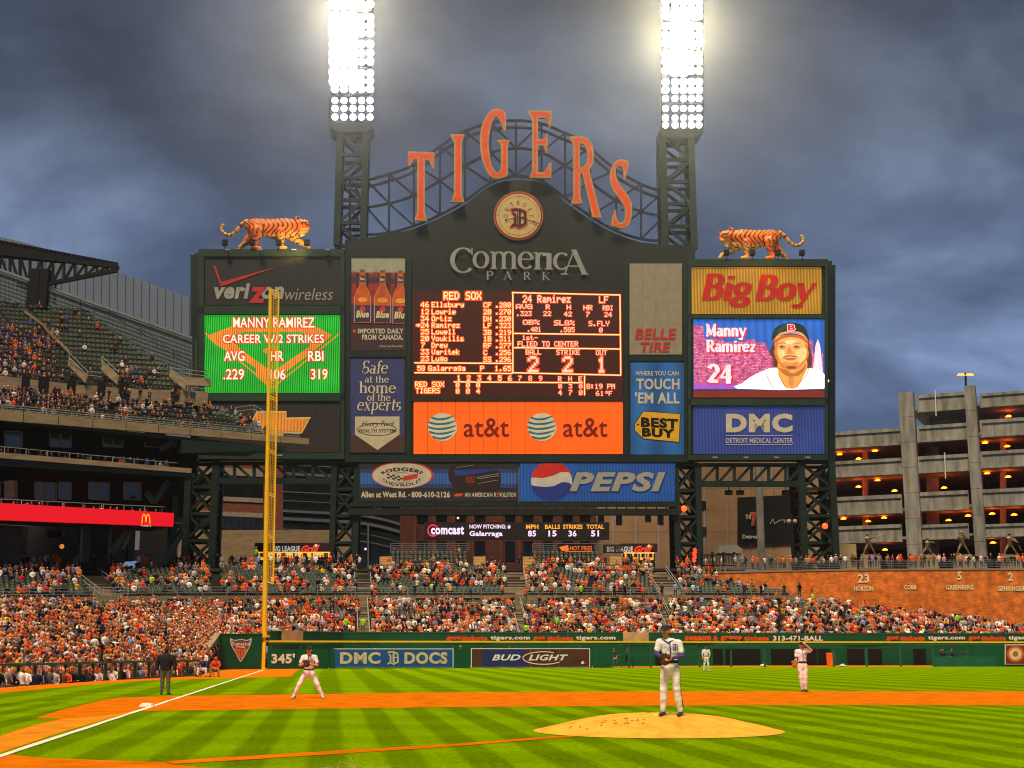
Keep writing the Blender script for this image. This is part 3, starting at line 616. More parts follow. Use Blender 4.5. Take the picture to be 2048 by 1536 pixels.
for a, b, s_, c in ((892, 922, 'get', 'o'), (922, 975, 'tickets', 'o'), (981, 1060, 'tigers.com', 'w'), (1066, 1090, 'get', 'o'), (1094, 1146, 'tickets', 'o'), (1152, 1231, 'tigers.com', 'w'), (1370, 1422, 'season', 'o'), (1426, 1437, '&', 'o'), (1441, 1484, 'group', 'o'), (1488, 1538, 'tickets', 'o'), (1546, 1646, '313-471-BALL', 'w'), (1773, 1797, 'get', 'o'), (1800, 1850, 'tickets', 'o'), (1856, 1930, 'tigers.com', 'w'), (1937, 1960, 'get', 'o'), (1962, 2012, 'tickets', 'o'), (2017, 2092, 'tigers.com', 'w')):
    pl = CurvePl(BW, a, b, .1); l = MB(); text(l, pl, s_, a, 1271.5, b, 1281.5, 0, bold=.035)
    if c == 'o': text(l, pl, s_, a, 1271.5, b, 1281.5, .004, bold=.07)
    add(l, 'lettering', M['white'] if c == 'w' else shade('strip_orange', (.65, .09, .012)), bw)
# ------------------------------------------------------------------ seating terraces
class Bowl:
    """rows between a front and a back path; control points (photo column, distance, photo height of the seated heads)"""
    def __init__(s, front, back, rows, head=1.2, clip=None, flat=False):
        cv = lambda l: np.array([[azx(p, Y), Y, zat(h, Y) - head] for p, Y, h in l], float)
        s.f, s.b, s.n, s.clip = cv(front), cv(back), rows, clip
    def row(s, t): return s.f * (1 - t) + s.b * t
    def sample(s, t, step):
        P = s.row(t); d = np.linalg.norm(np.diff(P[:, :2], axis=0), axis=1); c = np.concatenate([[0], np.cumsum(d)]); u = np.arange(step / 2, c[-1], step)
        return np.stack([np.interp(u, c, P[:, i]) for i in range(3)], 1)
    def mesh(s):
        mb = MB(); R = [s.sample_k(i / (s.n - 1)) for i in range(s.n)]; R.append(R[-1] + (R[-1] - R[-2]))
        for i in range(s.n):
            a, b = R[i], R[i + 1]
            for j in range(len(a) - 1):
                if s.clip and not s.clip(a[j]): continue
                z0, z1 = a[j][2], a[j + 1][2]
                mb.quad((*a[j][:2], z0), (*a[j + 1][:2], z1), (*b[j + 1][:2], z1), (*b[j][:2], z0))
                mb.quad((*b[j][:2], z0), (*b[j + 1][:2], z1), (*b[j + 1][:2], b[j + 1][2]), (*b[j][:2], b[j][2]))
        return mb
    def sample_k(s, t, m=14):
        P = s.row(t); u = np.linspace(0, len(P) - 1, (len(P) - 1) * m // 3 + 1); k = np.arange(len(P))
        return np.stack([np.interp(u, k, P[:, i]) for i in range(3)], 1)
def proj(p):
    x, y, z = p[0], p[1], p[2] - EYE; d = y * cP + z * sP; v = -y * sP + z * cP
    return 1024 + F * x / d, 768 - F * v / d
lower_left = Bowl([(-260, 52, 1352), (0, 64, 1345), (205, 77, 1343), (392, 93, 1331), (434, 119, 1275)], [(-260, 124, 1194), (0, 132, 1194), (150, 138, 1194), (300, 142, 1196), (434, 145, 1197)], 27)
def clip_low(p):
    x, y = proj(p + np.array([0, 0, 1.2])); b = 1190 if x < 1640 else 1190 + (x - 1640) * .128
    return y > b
lower_out = Bowl([(436, 125, 1270), (560, 131, 1266), (700, 139, 1266), (1000, 142.5, 1266), (1300, 145.5, 1266), (1700, 149.5, 1266), (2150, 152.5, 1266)],
                 [(436, 146, 1197), (560, 152, 1195), (700, 158, 1194), (1000, 160, 1194), (1300, 163, 1194), (1700, 167, 1194), (2150, 170, 1194)], 16, clip=clip_low)
MF = [(-120, 136, 1172), (0, 138, 1172), (150, 143, 1172), (300, 147, 1170), (450, 151, 1170), (700, 162, 1171), (1000, 164, 1171), (1300, 167, 1171), (1640, 171, 1172)]
MK = [(-120, 147, 1128), (0, 149, 1128), (150, 153, 1126), (300, 157, 1124), (450, 161, 1122), (700, 172, 1124), (1000, 174, 1124), (1300, 177, 1124), (1640, 181, 1126)]
def clip_mid(p):
    x, y = proj(p + np.array([0, 0, 1.2])); return not (x > 1440 and y < 1139 + (x - 1440) * .18)
middle = Bowl(MF, MK, 9, clip=clip_mid)
UFF = [(-60, 144.5, 806), (0, 146.5, 808), (150, 151, 823), (300, 155.5, 838), (450, 160.5, 851), (522, 162.5, 857)]
UFB = [(-60, 150, 772), (0, 152, 776), (150, 156.5, 788), (300, 161, 799), (420, 164.5, 806), (500, 166, 838)]
upper_front = Bowl(UFF, UFB, 5, clip=lambda p: True)
upper_back = Bowl([(-60, 152, 738), (0, 154, 742), (120, 157.5, 755), (250, 161, 764), (385, 164.5, 772)], [(-60, 172, 592), (-30, 173, 594), (20, 174, 596), (70, 175, 598), (118, 176, 601)], 18)
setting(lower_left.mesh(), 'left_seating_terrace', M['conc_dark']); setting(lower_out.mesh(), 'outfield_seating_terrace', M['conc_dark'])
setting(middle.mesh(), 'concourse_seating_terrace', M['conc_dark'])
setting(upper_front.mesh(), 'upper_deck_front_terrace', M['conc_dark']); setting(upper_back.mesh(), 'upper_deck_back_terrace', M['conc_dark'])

# people of the crowd, grown once per pose; colours by part: 0 skin 1 shirt 2 headgear 3 trousers
def fan(kind, rr):
    j = lambda s: rr.uniform(-s, s); P = []
    if kind == 'sit':
        hip = (0, 0, .50); ch = (j(.03), -.02 + j(.05), .95); hd = (ch[0] + j(.04), ch[1] - .04, 1.27)
        P += [((-.06, 0, .50), (.06, 0, .50), .16, .16, .03, 3), (hip, ch, .16, .19, .05, 1), ((ch[0] - .15, ch[1], ch[2] + .05), (ch[0] + .15, ch[1], ch[2] + .05), .085, .085, .05, 1)]
        for s in (-1, 1):
            kx = s * (.13 + abs(j(.05))); P += [((s * .09, -.02, .50), (kx, -.44, .50), .095, .08, .03, 3), ((kx, -.44, .50), (kx, -.40 + j(.08), .10), .075, .055, .02, 3)]
            up = rr.random() < .12
            if up: P += [((s * .21, ch[1], 1.0), (s * .34, ch[1] - .15, 1.15), .06, .05, .02, 1), ((s * .34, ch[1] - .15, 1.15), (s * .25, ch[1] - .2, 1.40), .045, .04, .02, 0)]
            else: P += [((s * .21, ch[1], 1.0), (s * .27, ch[1] - .12, .74), .065, .055, .02, 1), ((s * .27, ch[1] - .12, .74), (s * (.08 + abs(j(.08))), -.36, .66 + j(.06)), .05, .045, .02, 1 if rr.random() < .6 else 0)]
    else:
        hd = (0, -.02, 1.62); P += [((0, 0, .92), (0, 0, 1.34), .15, .18, .05, 1), ((-.14, 0, 1.38), (.14, 0, 1.38), .08, .08, .05, 1)]
        for s in (-1, 1):
            P += [((s * .09, 0, .9), (s * .11, 0, .5), .10, .075, .03, 3), ((s * .11, 0, .5), (s * .12, -.02, .06), .07, .05, .02, 3)]
            f = rr.random() < .5
            P += [((s * .21, 0, 1.34), (s * .27, -.03, 1.06), .06, .05, .02, 1), ((s * .27, -.03, 1.06), (s * (.12 if f else .28), -.26 if f else -.08, 1.12 if f else .80), .045, .04, .02, 0)]
    P += [((hd[0], hd[1] + .01, hd[2] - .16), (hd[0], hd[1], hd[2]), .055, .06, .01, 0), (hd, (hd[0], hd[1] - .01, hd[2] + .05), .098, .10, .02, 0), ((hd[0], hd[1] + .03, hd[2] + .075), (hd[0], hd[1] + .02, hd[2] + .085), .107, .107, .0, 2)]
    if rr.random() < .5: P += [((hd[0], hd[1] - .05, hd[2] + .09), (hd[0], hd[1] - .17, hd[2] + .07), .04, .03, .01, 2)]
    V, Q, c, _ = grow(P, .085 if kind == 'sit' else .085)
    return V, Q, c
rv = random.Random(21)
SIT = [fan('sit', rv) for _ in range(9)]; STAND = [fan('stand', rv) for _ in range(5)]
SKIN = [(.76, .27, .09), (.60, .19, .06), (.80, .31, .12), (.46, .15, .05), (.22, .08, .04), (.76, .28, .10)]
SH = [('orange', (.90, .12, .01), 14), ('white', (.85, .82, .80), 20), ('navy', (.010, .014, .05), 24), ('black', (.008, .008, .010), 22), ('grey', (.20, .19, .21), 10), ('red', (.60, .02, .02), 6), ('tan', (.42, .27, .12), 6), ('pale blue', (.25, .38, .62), 4), ('yellow', (.80, .42, .03), 2), ('brown', (.16, .07, .03), 5), ('dark green', (.02, .12, .05), 2), ('pink', (.75, .25, .28), 2), ('coral', (.85, .25, .10), 7)]
CAP = [('dark hair', (.025, .016, .012), 34), ('brown hair', (.12, .055, .022), 17), ('fair hair', (.50, .30, .10), 7), ('navy cap', (.012, .018, .06), 22), ('white cap', (.75, .72, .68), 7), ('orange cap', (.78, .13, .02), 7), ('grey hair', (.34, .31, .29), 6)]
PANT = [(.02, .03, .075), (.012, .012, .015), (.20, .15, .08), (.05, .06, .08), (.03, .045, .10)]
SH_SHADE = [('navy', (.012, .016, .06), 30), ('black', (.010, .010, .012), 34), ('grey', (.12, .12, .13), 14), ('brown', (.10, .045, .02), 8), ('white', (.50, .48, .50), 6), ('orange', (.60, .08, .01), 6), ('dark blue', (.02, .05, .22), 5)]  # upper deck shirts: the shade up there is put into darker cloth colours
def pick(r, l): return r.choices(l, weights=[q[2] for q in l])[0]
crowd_m = shade('crowd_cloth', (0, 0, 0), rough=.85, spec=.2, var=.16, vscale=4, attr='Tint')
slot_m = [shade('person_skin', (0, 0, 0), rough=.7, obj_prop='skin_tint'), shade('person_shirt', (0, 0, 0), rough=.85, obj_prop='shirt_tint'), shade('person_headgear', (0, 0, 0), rough=.85, obj_prop='cap_tint'), shade('person_trousers', (0, 0, 0), rough=.85, obj_prop='trouser_tint')]
SITM = [mesh_of(v, [tuple(q) for q in f], slot_m, 'seated_person', c, True) for v, f, c in SIT]; STM = [mesh_of(v, [tuple(q) for q in f], slot_m, 'standing_person', c, True) for v, f, c in STAND]

pr = random.Random(99)
class Fan: pass
def mk(pos, rz, kind='sit', zone='', shirt=None, dist=None):
    f = Fan(); f.pos = np.array(pos, float); f.rz = rz; f.kind = kind; f.v = pr.randrange(len(SIT) if kind == 'sit' else len(STAND)); f.zone = zone
    s = pick(pr, SH_SHADE if zone in ('up', 'upb', 'upf') else SH); c = pick(pr, CAP)
    if shirt: s = shirt
    b_ = pr.uniform(.6, 1.25); f.sn, f.sc = s[0], tuple(x * b_ * pr.uniform(.9, 1.1) for x in s[1]); f.cn, f.cc = c[0], c[1]; b_ = pr.uniform(.7, 1.35); f.sk = tuple(x * b_ for x in pr.choice(SKIN)); f.pt = pr.choice(PANT); f.s = pr.uniform(.93, 1.07)
    f.d = float(np.linalg.norm(f.pos[:2])) if dist is None else dist
    return f
fans, seats = [], []
def gaps(x, zone):                                      # stairways between blocks: no seats there
    if zone == 'lo': return any(abs(x - c) < w for c, w in ((727, 13), (1040, 11), (1330, 9), (1560, 5), (1690, 6), (200, 5), (330, 4)))
    if zone == 'mid': return any(abs(x - c) < w for c, w in ((190, 28), (725, 14), (1030, 22), (1330, 26), (860, 3), (1180, 3), (430, 10), (1510, 5)))
    if zone == 'up': return False
    return False
def fill(bowl, zone, occ, name, step=.56, rowname=True):
    for i in range(bowl.n):
        t = i / (bowl.n - 1)
        for q in bowl.sample(t, step):
            if bowl.clip and not bowl.clip(q): continue
            x, y = proj(q + np.array([0, 0, 1.1]))
            if x < -120 or x > 2160 or gaps(x, zone): continue
            to = Vector((4 - q[0], 30 - q[1])); rz = math.atan2(to.x, -to.y)
            p = q.copy(); p[1] += .35
            if pr.random() < occ(x, y, t): f = mk((p[0] + pr.uniform(-.07, .07), p[1] + pr.uniform(-.1, .1), p[2] + pr.uniform(-.03, .03)), rz + pr.uniform(-.25, .25), zone=zone); f.row = i; f.px = x; f.py = y; fans.append(f)
            elif True: seats.append((p[0], p[1], p[2], rz, zone, i, x, y))
nz2 = lambda x, y, s: .5 + .5 * sin(x / s + 3 * sin(y / (s * .6))) * cos(y / (s * .4) + x / (s * 1.7))
fill(lower_left, 'lo', lambda x, y, t: .90 - .40 * (nz2(x, y, 27) > .80) - .12 * nz2(x, y, 12) - .22 * (t > .8) * (nz2(x, y, 44) > .55), 'left')
fill(lower_out, 'lo', lambda x, y, t: .93 - .30 * (nz2(x, y, 34) > .70) - .40 * (t > .55) * (nz2(x + 40, y, 50) > .45), 'out')
fill(middle, 'mid', lambda x, y, t: .74 - .38 * (nz2(x, y, 40) > .6) - (.3 if 250 < x < 640 and t > .45 else 0) - (.25 if t < .15 else 0), 'mid')
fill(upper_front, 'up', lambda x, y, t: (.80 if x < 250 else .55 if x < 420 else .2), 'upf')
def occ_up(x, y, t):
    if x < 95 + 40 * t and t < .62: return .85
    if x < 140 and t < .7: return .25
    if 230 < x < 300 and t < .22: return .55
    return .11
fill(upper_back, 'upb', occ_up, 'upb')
def near_aisle(x, y, zone):
    if zone == 'upb': return abs(x - (20 + (y - 640) * 1.05)) < 5 or abs(x - (135 + (y - 700) * .9)) < 4
    if zone == 'up': return abs(x - 225) < 5 or abs(x - 395) < 6 or abs(x - 62) < 5
    return False
fans = [f for f in fans if not near_aisle(f.px, f.py, f.zone)]; seats = [s for s in seats if not near_aisle(s[6], s[7], s[4])]
# standing rows: on the walk above the brick wall, along the concourse, in front of the grills
def stand_row(x0, x1, Y, py, n, occ=1, zone='walk', jit=2.5, shirts=None):
    for k in range(n):
        if pr.random() > occ: continue
        px = x0 + (x1 - x0) * (k + .5) / n + pr.uniform(-jit, jit); yy = Y + pr.uniform(-.5, .5); z = zat(py, Y)
        f = mk((azx(px, yy), yy, z), pr.uniform(-.7, .7), 'stand', zone); f.row = 0; f.px = px; f.py = py - 15; fans.append(f)
stand_row(1478, 1665, 173.5, 1139, 36, .9, jit=5); stand_row(1668, 2075, 169.3, 1136.5, 56, .85, jit=6)
stand_row(1680, 2060, 170.8, 1137, 18, .35, jit=6)
stand_row(0, 330, 158, 1139, 44, .6, 'conc'); stand_row(340, 720, 165, 1138, 46, .75, 'conc'); stand_row(730, 1480, 179, 1138, 40, .35, 'conc')
stand_row(545, 660, 168, 1137, 14, .9, 'conc'); stand_row(1235, 1300, 180.5, 1137, 10, .9, 'conc')
stand_row(250, 720, 148.5, 1195, 12, .5, 'aisle', 12); stand_row(720, 1640, 161.0, 1195, 30, .55, 'aisle', 12)
# stewards in lime jackets and other people who stand out
LIME = ('lime', (.42, .85, .02), 0); OR = ('bright orange', (.9, .10, .01), 0)
def special(px, Y, py, shirt, kind, zone, label):
    f = mk((azx(px, Y), Y, zat(py, Y) - (0 if kind == 'stand' else .05)), pr.uniform(-.4, .4), kind, zone, shirt); f.sc = shirt[1]; f.label = label; f.row = 0; f.px = px; f.py = py; f.d = 1; fans.append(f)
special(691, 138.2, 1268, LIME, 'stand', 'lo', 'steward in lime jacket low in the seats, left of the stairway above DMC DOCS')
special(725, 138.6, 1268, LIME, 'stand', 'lo', 'steward in lime jacket at the bottom of the stairway above the DMC DOCS sign')
special(1114, 144.5, 1262, LIME, 'stand', 'lo', 'steward in a lime jacket leaning among the seats above the BUD LIGHT sign')
special(1052, 142.5, 1270, LIME, 'sit', 'lo', 'steward in lime sitting low against the front wall right of the BUD LIGHT stairway')
special(1918, 153, 1256, LIME, 'stand', 'lo', 'steward in a lime jacket below the 5 GREENBERG name on the brick wall')
special(1630, 166, 1212, LIME, 'stand', 'lo', 'steward in a lime jacket by the railing left of the 23 HORTON name')
special(1163, 162, 1198, LIME, 'stand', 'mid', 'spectator in a lime shirt on the cross aisle behind the pitcher')
special(863, 163.4, 1186, LIME, 'sit', 'mid', 'seated spectator in a lime shirt at the front of the middle seats')
special(296, 148, 1180, LIME, 'stand', 'mid', 'person in a lime shirt bending in the middle seats on the left, above the umpire')
special(505, 166, 1124, LIME, 'stand', 'conc', 'person in a lime shirt left of the grill stand behind the foul pole')
special(746, 161, 1204, OR, 'stand', 'aisle', 'person in a bright orange jacket on the cross aisle, right of the lime stewards')
special(1052, 161.5, 1202, OR, 'stand', 'aisle', 'person in bright orange jacket at the top of the stairway above BUD LIGHT')
special(1288, 164, 1200, OR, 'stand', 'aisle', 'person in a bright orange jacket on the cross aisle above the pitcher')
special(1628, 167, 1192, OR, 'stand', 'aisle', 'person in a bright orange jacket at the left end of the brick wall')
special(467, 150, 1196, OR, 'stand', 'aisle', 'person in a bright orange jacket on the cross aisle left of the foul pole')
special(165, 160, 804, OR, 'stand', 'up', 'person in a bright orange jacket standing between the two banks of the upper deck')
special(1289, 180, 1150, OR, 'stand', 'conc', 'tall person in a bright orange shirt in front of the right hand grill stand')
special(774, 177, 1138, OR, 'stand', 'conc', 'person in an orange shirt at the small stairs of the left bleacher on the concourse')

fans.sort(key=lambda f: f.d); own = fans[:300]; rest = fans[300:]
where = {'lo': 'in the lower stands', 'mid': 'in the middle seats behind the cross aisle', 'up': 'on the front bank of the upper deck', 'upb': 'high in the upper deck', 'walk': 'on the walk above the brick wall', 'conc': 'on the concourse', 'aisle': 'on the cross aisle'}
BANDS = [(-1e9, 30, 'at the left edge'), (30, 90, 'near the left edge'), (90, 170, 'well left of the umpire'), (170, 250, 'left of the umpire'), (250, 300, 'just left of the umpire'), (300, 350, 'behind the umpire'), (350, 395, 'just right of the umpire'), (395, 1e9, 'beside the corner wall')]
ROWN = ['front', 'second', 'third', 'fourth', 'fifth', 'sixth', 'seventh', 'eighth', 'ninth', 'tenth', 'eleventh', 'twelfth', 'thirteenth', 'fourteenth', 'fifteenth', 'sixteenth', 'seventeenth', 'eighteenth']
def fan_label(f, full=0):
    if hasattr(f, 'label'): return f.label
    band = next(b for lo, hi, b in BANDS if lo <= f.px < hi)
    if full == 0: return '%s topped spectator with %s, %s row, %s' % (f.sn, f.cn, ROWN[min(17, f.row)], band)
    return '%s topped spectator, %s, %s row, %s, beside one in %s' % (f.sn, f.cn, ROWN[min(17, f.row)], band.replace('the ', ''), f.nb)
from collections import Counter
for f in own:
    nb = min((g for g in own + rest[:300] if g is not f and g.row == f.row), key=lambda g: float(np.sum((g.pos - f.pos) ** 2)), default=None); f.nb = nb.sn if nb else 'black'
cnt_ = Counter(fan_label(f) for f in own)
for f in own:
    if not hasattr(f, 'label'): f.lb = fan_label(f, 1 if cnt_[fan_label(f)] > 1 else 0)
for f in own:
    if hasattr(f, 'lb'): f.label = f.lb
for f in own:
    me = (SITM if f.kind == 'sit' else STM)[f.v]; o = linked(me, 'person', None, tuple(f.pos), fan_label(f), f.rz, f.s, cat='person', group='spectators in the stands')
    o['skin_tint'] = list(f.sk); o['shirt_tint'] = list(f.sc); o['cap_tint'] = list(f.cc); o['trouser_tint'] = list(f.pt)
def joined(name, items, protos, mats, tint):
    Vs, Qs, Cs, off = [], [], [], 0
    for f in items:
        v, q, c = protos(f); ca, sa = cos(f.rz), sin(f.rz); w = v * f.s
        Vs.append(np.stack([w[:, 0] * ca - w[:, 1] * sa + f.pos[0], w[:, 0] * sa + w[:, 1] * ca + f.pos[1], w[:, 2] + f.pos[2]], 1)); Qs.append(q + off); off += len(v)
        if tint: Cs.append(np.repeat(np.array([f.sk, f.sc, f.cc, f.pt])[c], 4, axis=0))
    V = np.concatenate(Vs); Q = np.concatenate(Qs); me = bpy.data.meshes.new(name); me.vertices.add(len(V)); me.vertices.foreach_set('co', V.ravel())
    me.loops.add(Q.size); me.loops.foreach_set('vertex_index', Q.ravel()); me.polygons.add(len(Q)); me.polygons.foreach_set('loop_start', np.arange(0, Q.size, 4)); me.update(calc_edges=True)
    if tint:
        C = np.concatenate(Cs); a = me.color_attributes.new('Tint', 'FLOAT_COLOR', 'CORNER'); a.data.foreach_set('color', np.concatenate([C, np.ones((len(C), 1))], 1).ravel()); me.polygons.foreach_set('use_smooth', [True] * len(Q))
    for m in (mats if isinstance(mats, list) else [mats]): me.materials.append(m)
    o = bpy.data.objects.new(name, me); COL.objects.link(o); return props(o, kind='stuff')
joined('crowd', rest, lambda f: (SIT if f.kind == 'sit' else STAND)[f.v], crowd_m, True)
print('fans', len(fans), 'seats', len(seats), 'tris/fan', len(SIT[0][1]) * 2)

# folding seats: pan, curved back, pale patch painted as the light glint on the back
def seat_geo():
    mb = MB(); y = [(-.21, .46), (-.07, .40), (.07, .40), (.21, .46)]
    mb.grid([[(-.22, -.36, .42), (0, -.36, .40), (.22, -.36, .42)], [(-.22, .02, .42), (0, .04, .39), (.22, .02, .42)], [(-.22, .08, .80), (0, .14, .82), (.22, .08, .80)], [(-.20, .13, .84), (0, .18, .86), (.20, .13, .84)]])
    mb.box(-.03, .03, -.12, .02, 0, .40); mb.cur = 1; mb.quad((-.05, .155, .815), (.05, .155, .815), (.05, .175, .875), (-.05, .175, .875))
    return mb
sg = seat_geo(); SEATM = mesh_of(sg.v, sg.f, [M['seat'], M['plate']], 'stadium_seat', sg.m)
occupied_hidden = None
seats.sort(key=lambda s: s[1] - (60 if s[4] in ('up', 'upb') and s[6] > 60 else 0))
own_s, rest_s = seats[:300], seats[300:]
for s in own_s:
    lab = ("empty green seat, %s row of the upper deck's %s bank, %s" % (ROWN[min(17, s[5])], 'front' if s[4] == 'up' else 'back', 'near the left edge' if s[6] < 100 else 'beside the left stair' if s[6] < 220 else 'in its middle' if s[6] < 330 else 'towards its right end')) if s[4] in ('up', 'upb') else 'empty green seat among spectators, %s row of the lower left stand' % ROWN[min(17, s[5])]
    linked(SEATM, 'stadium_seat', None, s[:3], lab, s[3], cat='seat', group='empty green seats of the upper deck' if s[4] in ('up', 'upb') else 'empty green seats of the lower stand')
sv = np.array(sg.v); qf = [f for f, m in zip(sg.f, sg.m) if len(f) == 4 and m == 0]; qp = [f for f, m in zip(sg.f, sg.m) if m == 1]
class S_: pass
its = []
for s in rest_s: k = S_(); k.pos = s[:3]; k.rz = s[3]; k.s = 1.0; its.append(k)
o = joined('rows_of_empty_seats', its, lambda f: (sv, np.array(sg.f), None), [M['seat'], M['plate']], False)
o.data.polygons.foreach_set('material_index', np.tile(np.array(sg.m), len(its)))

# ------------------------------------------------------------------ rails, walls and stairs of the stands
def rail_line(mb, pts, h, r=.03, posts=True, bars=2, step=2.0):
    for a, b in zip(pts, pts[1:]):
        a = Vector(a); b = Vector(b); n = max(1, int((b - a).length / step))
        for k in range(bars): u = Vector((0, 0, h * (1 - k / max(1, bars)))); mb.beam(a + u, b + u, r * 2)
        if posts:
            for k in range(n): p = a.lerp(b, k / n); mb.beam(p, p + Vector((0, 0, h)), r * 2)
    return mb
# field rail at the left
fr_ = thing('field_rail', 'green padded rail with posts and mesh between the front row and the left foul ground', 'railing', (-22, 75, 0))
FR = [gp(-330, 1392).xy, gp(0, 1374).xy, gp(210, 1361).xy, gp(397, 1352).xy]; k = 0
for a, b in zip(FR, FR[1:]):
    d = b - a; n = int(d.length / 1.75)
    add(MB().beam((*a, 1.02), (*b, 1.02), .16, .13), 'top_rail', M['railg'], fr_); add(MB().beam((*a, .05), (*b, .05), .12, .12), 'bottom_rail', M['railg'], fr_)
    for i in range(n): p = a.lerp(b, i / n); add(MB().beam((*p, 0), (*p, 1.0), .16, .10), 'post', M['railg'], fr_)
    mm = MB()
    for i in range(1, 7): mm.beam((*a, i * .145), (*b, i * .145), .012)
    for i in range(n * 7): p = a.lerp(b, i / (n * 7)); mm.beam((*p, .08), (*p, 1.0), .014)
    add(mm, 'mesh_infill', M['wire'], fr_, kind='stuff')
# band between lower and middle seats: tan wall with dark doorways, rail on top
mw = thing('cross_aisle_wall', 'long tan wall with dark openings behind the cross aisle, under the middle seats', 'wall', (0, 150, 5))
MP = [Vector((azx(p, Y - .6), Y - .6)) for p, Y, h in MF]; MZ = [zat(h, Y) - 1.2 for p, Y, h in MF]
w = MB(); tops = []
for i in range(len(MP) - 1):
    a, b = MP[i], MP[i + 1]; za, zb = MZ[i], MZ[i + 1]; u = Vector((0, .35))
    w.hexa([(*a, 4.5), (*b, 4.5), (*(b + u), 4.5), (*(a + u), 4.5), (*a, za), (*b, zb), (*(b + u), zb), (*(a + u), za)])
add(w, 'wall_face', M['tan'], mw)
def zmid(x): return float(np.interp(x, [p for p, _, _ in MF], MZ))
dk = [(96, 118), (150, 176), (330, 372), (455, 472), (585, 640), (655, 690), (786, 812), (830, 880), (900, 960), (985, 1010), (1095, 1140), (1190, 1235), (1255, 1280), (1395, 1450), (1480, 1505), (1530, 1575)]
for x0, x1 in dk:
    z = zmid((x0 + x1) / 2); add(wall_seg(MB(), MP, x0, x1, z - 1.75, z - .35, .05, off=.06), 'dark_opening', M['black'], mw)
rl = MB(); pts = [(p.x, p.y, z) for p, z in zip(MP, MZ)]; rail_line(rl, pts, .95, .028, bars=3, step=2.2)
solo(rl, 'middle_seat_rail', M['rail'], 'grey pipe rail along the front of the middle seats above the tan wall', 'railing')
LPTH = [Vector((azx(p, Y - 1.6), Y - 1.6)) for p, Y, h in MF]
rl = MB(); rail_line(rl, [(p.x, p.y - 1.2, min(z - 1.5, 6.4)) for p, z in zip(LPTH, MZ)], .8, .025, bars=2, step=2.5); solo(rl, 'cross_aisle_rail', M['rail'], 'thin grey rail behind the top row of the lower seats', 'railing')
# stairways through the seats
def stair(px, f, b, w_, zone, lab, n=22, rails=True):
    A = Vector((azx(px[0], f[0]), f[0], zat(f[1], f[0]) - 1.15)); B = Vector((azx(px[1], b[0]), b[0], zat(b[1], b[0]) - 1.15)); t = thing('stairway', lab, 'stairs', A); d = (B - A)
    s = Vector((d.y, -d.x, 0)).normalized() * w_ / 2
    for i in range(n):
        p = A + d * (i / n); q = A + d * ((i + 1) / n); c = MB(); z0, z1 = p.z - .5, p.z + d.z / n
        c.hexa([(*(p - s).xy, z0), (*(p + s).xy, z0), (*(q + s).xy, z0), (*(q - s).xy, z0), (*(p - s).xy, z1), (*(p + s).xy, z1), (*(q + s).xy, z1), (*(q - s).xy, z1)]); add(c, 'step', M['conc'] if i % 2 else M['tan'], t)
    if rails:
        for g in (-1, 1): r = MB(); rail_line(r, [tuple(A + s * g), tuple(B + s * g)], 1.0, .03, bars=2, step=2); add(r, 'handrail', M['rail'], t)
    return t
stair((728, 722), (139.5, 1268), (160, 1192), 1.25, 'lo', 'concrete stairway through the lower seats above the DMC DOCS sign')
stair((1052, 1030), (143.5, 1268), (162, 1192), 1.2, 'lo', 'concrete stairway through the lower seats above the BUD LIGHT sign')
stair((1352, 1318), (146.5, 1268), (165, 1192), 1.1, 'lo', 'stairway with rails rising behind the pitcher through the lower seats')
stair((1700, 1628), (150, 1268), (167, 1196), 1.1, 'lo', 'stairway with rails climbing towards the left end of the brick wall')
stair((725, 720), (162.5, 1176), (173, 1128), 2.0, 'mid', 'stairway through the middle seats beside the left board tower', 10)
stair((1030, 1022), (164.5, 1176), (175, 1128), 3.2, 'mid', 'wide stairway through the middle seats between the two small bleachers', 10)
stair((1345, 1312), (167.5, 1176), (178, 1128), 3.0, 'mid', 'wide stairway through the middle seats left of the right board tower', 10)
stair((222, 160), (144.5, 1176), (155, 1132), 3.0, 'mid', 'pale stairway in the middle seats behind the umpire', 10)

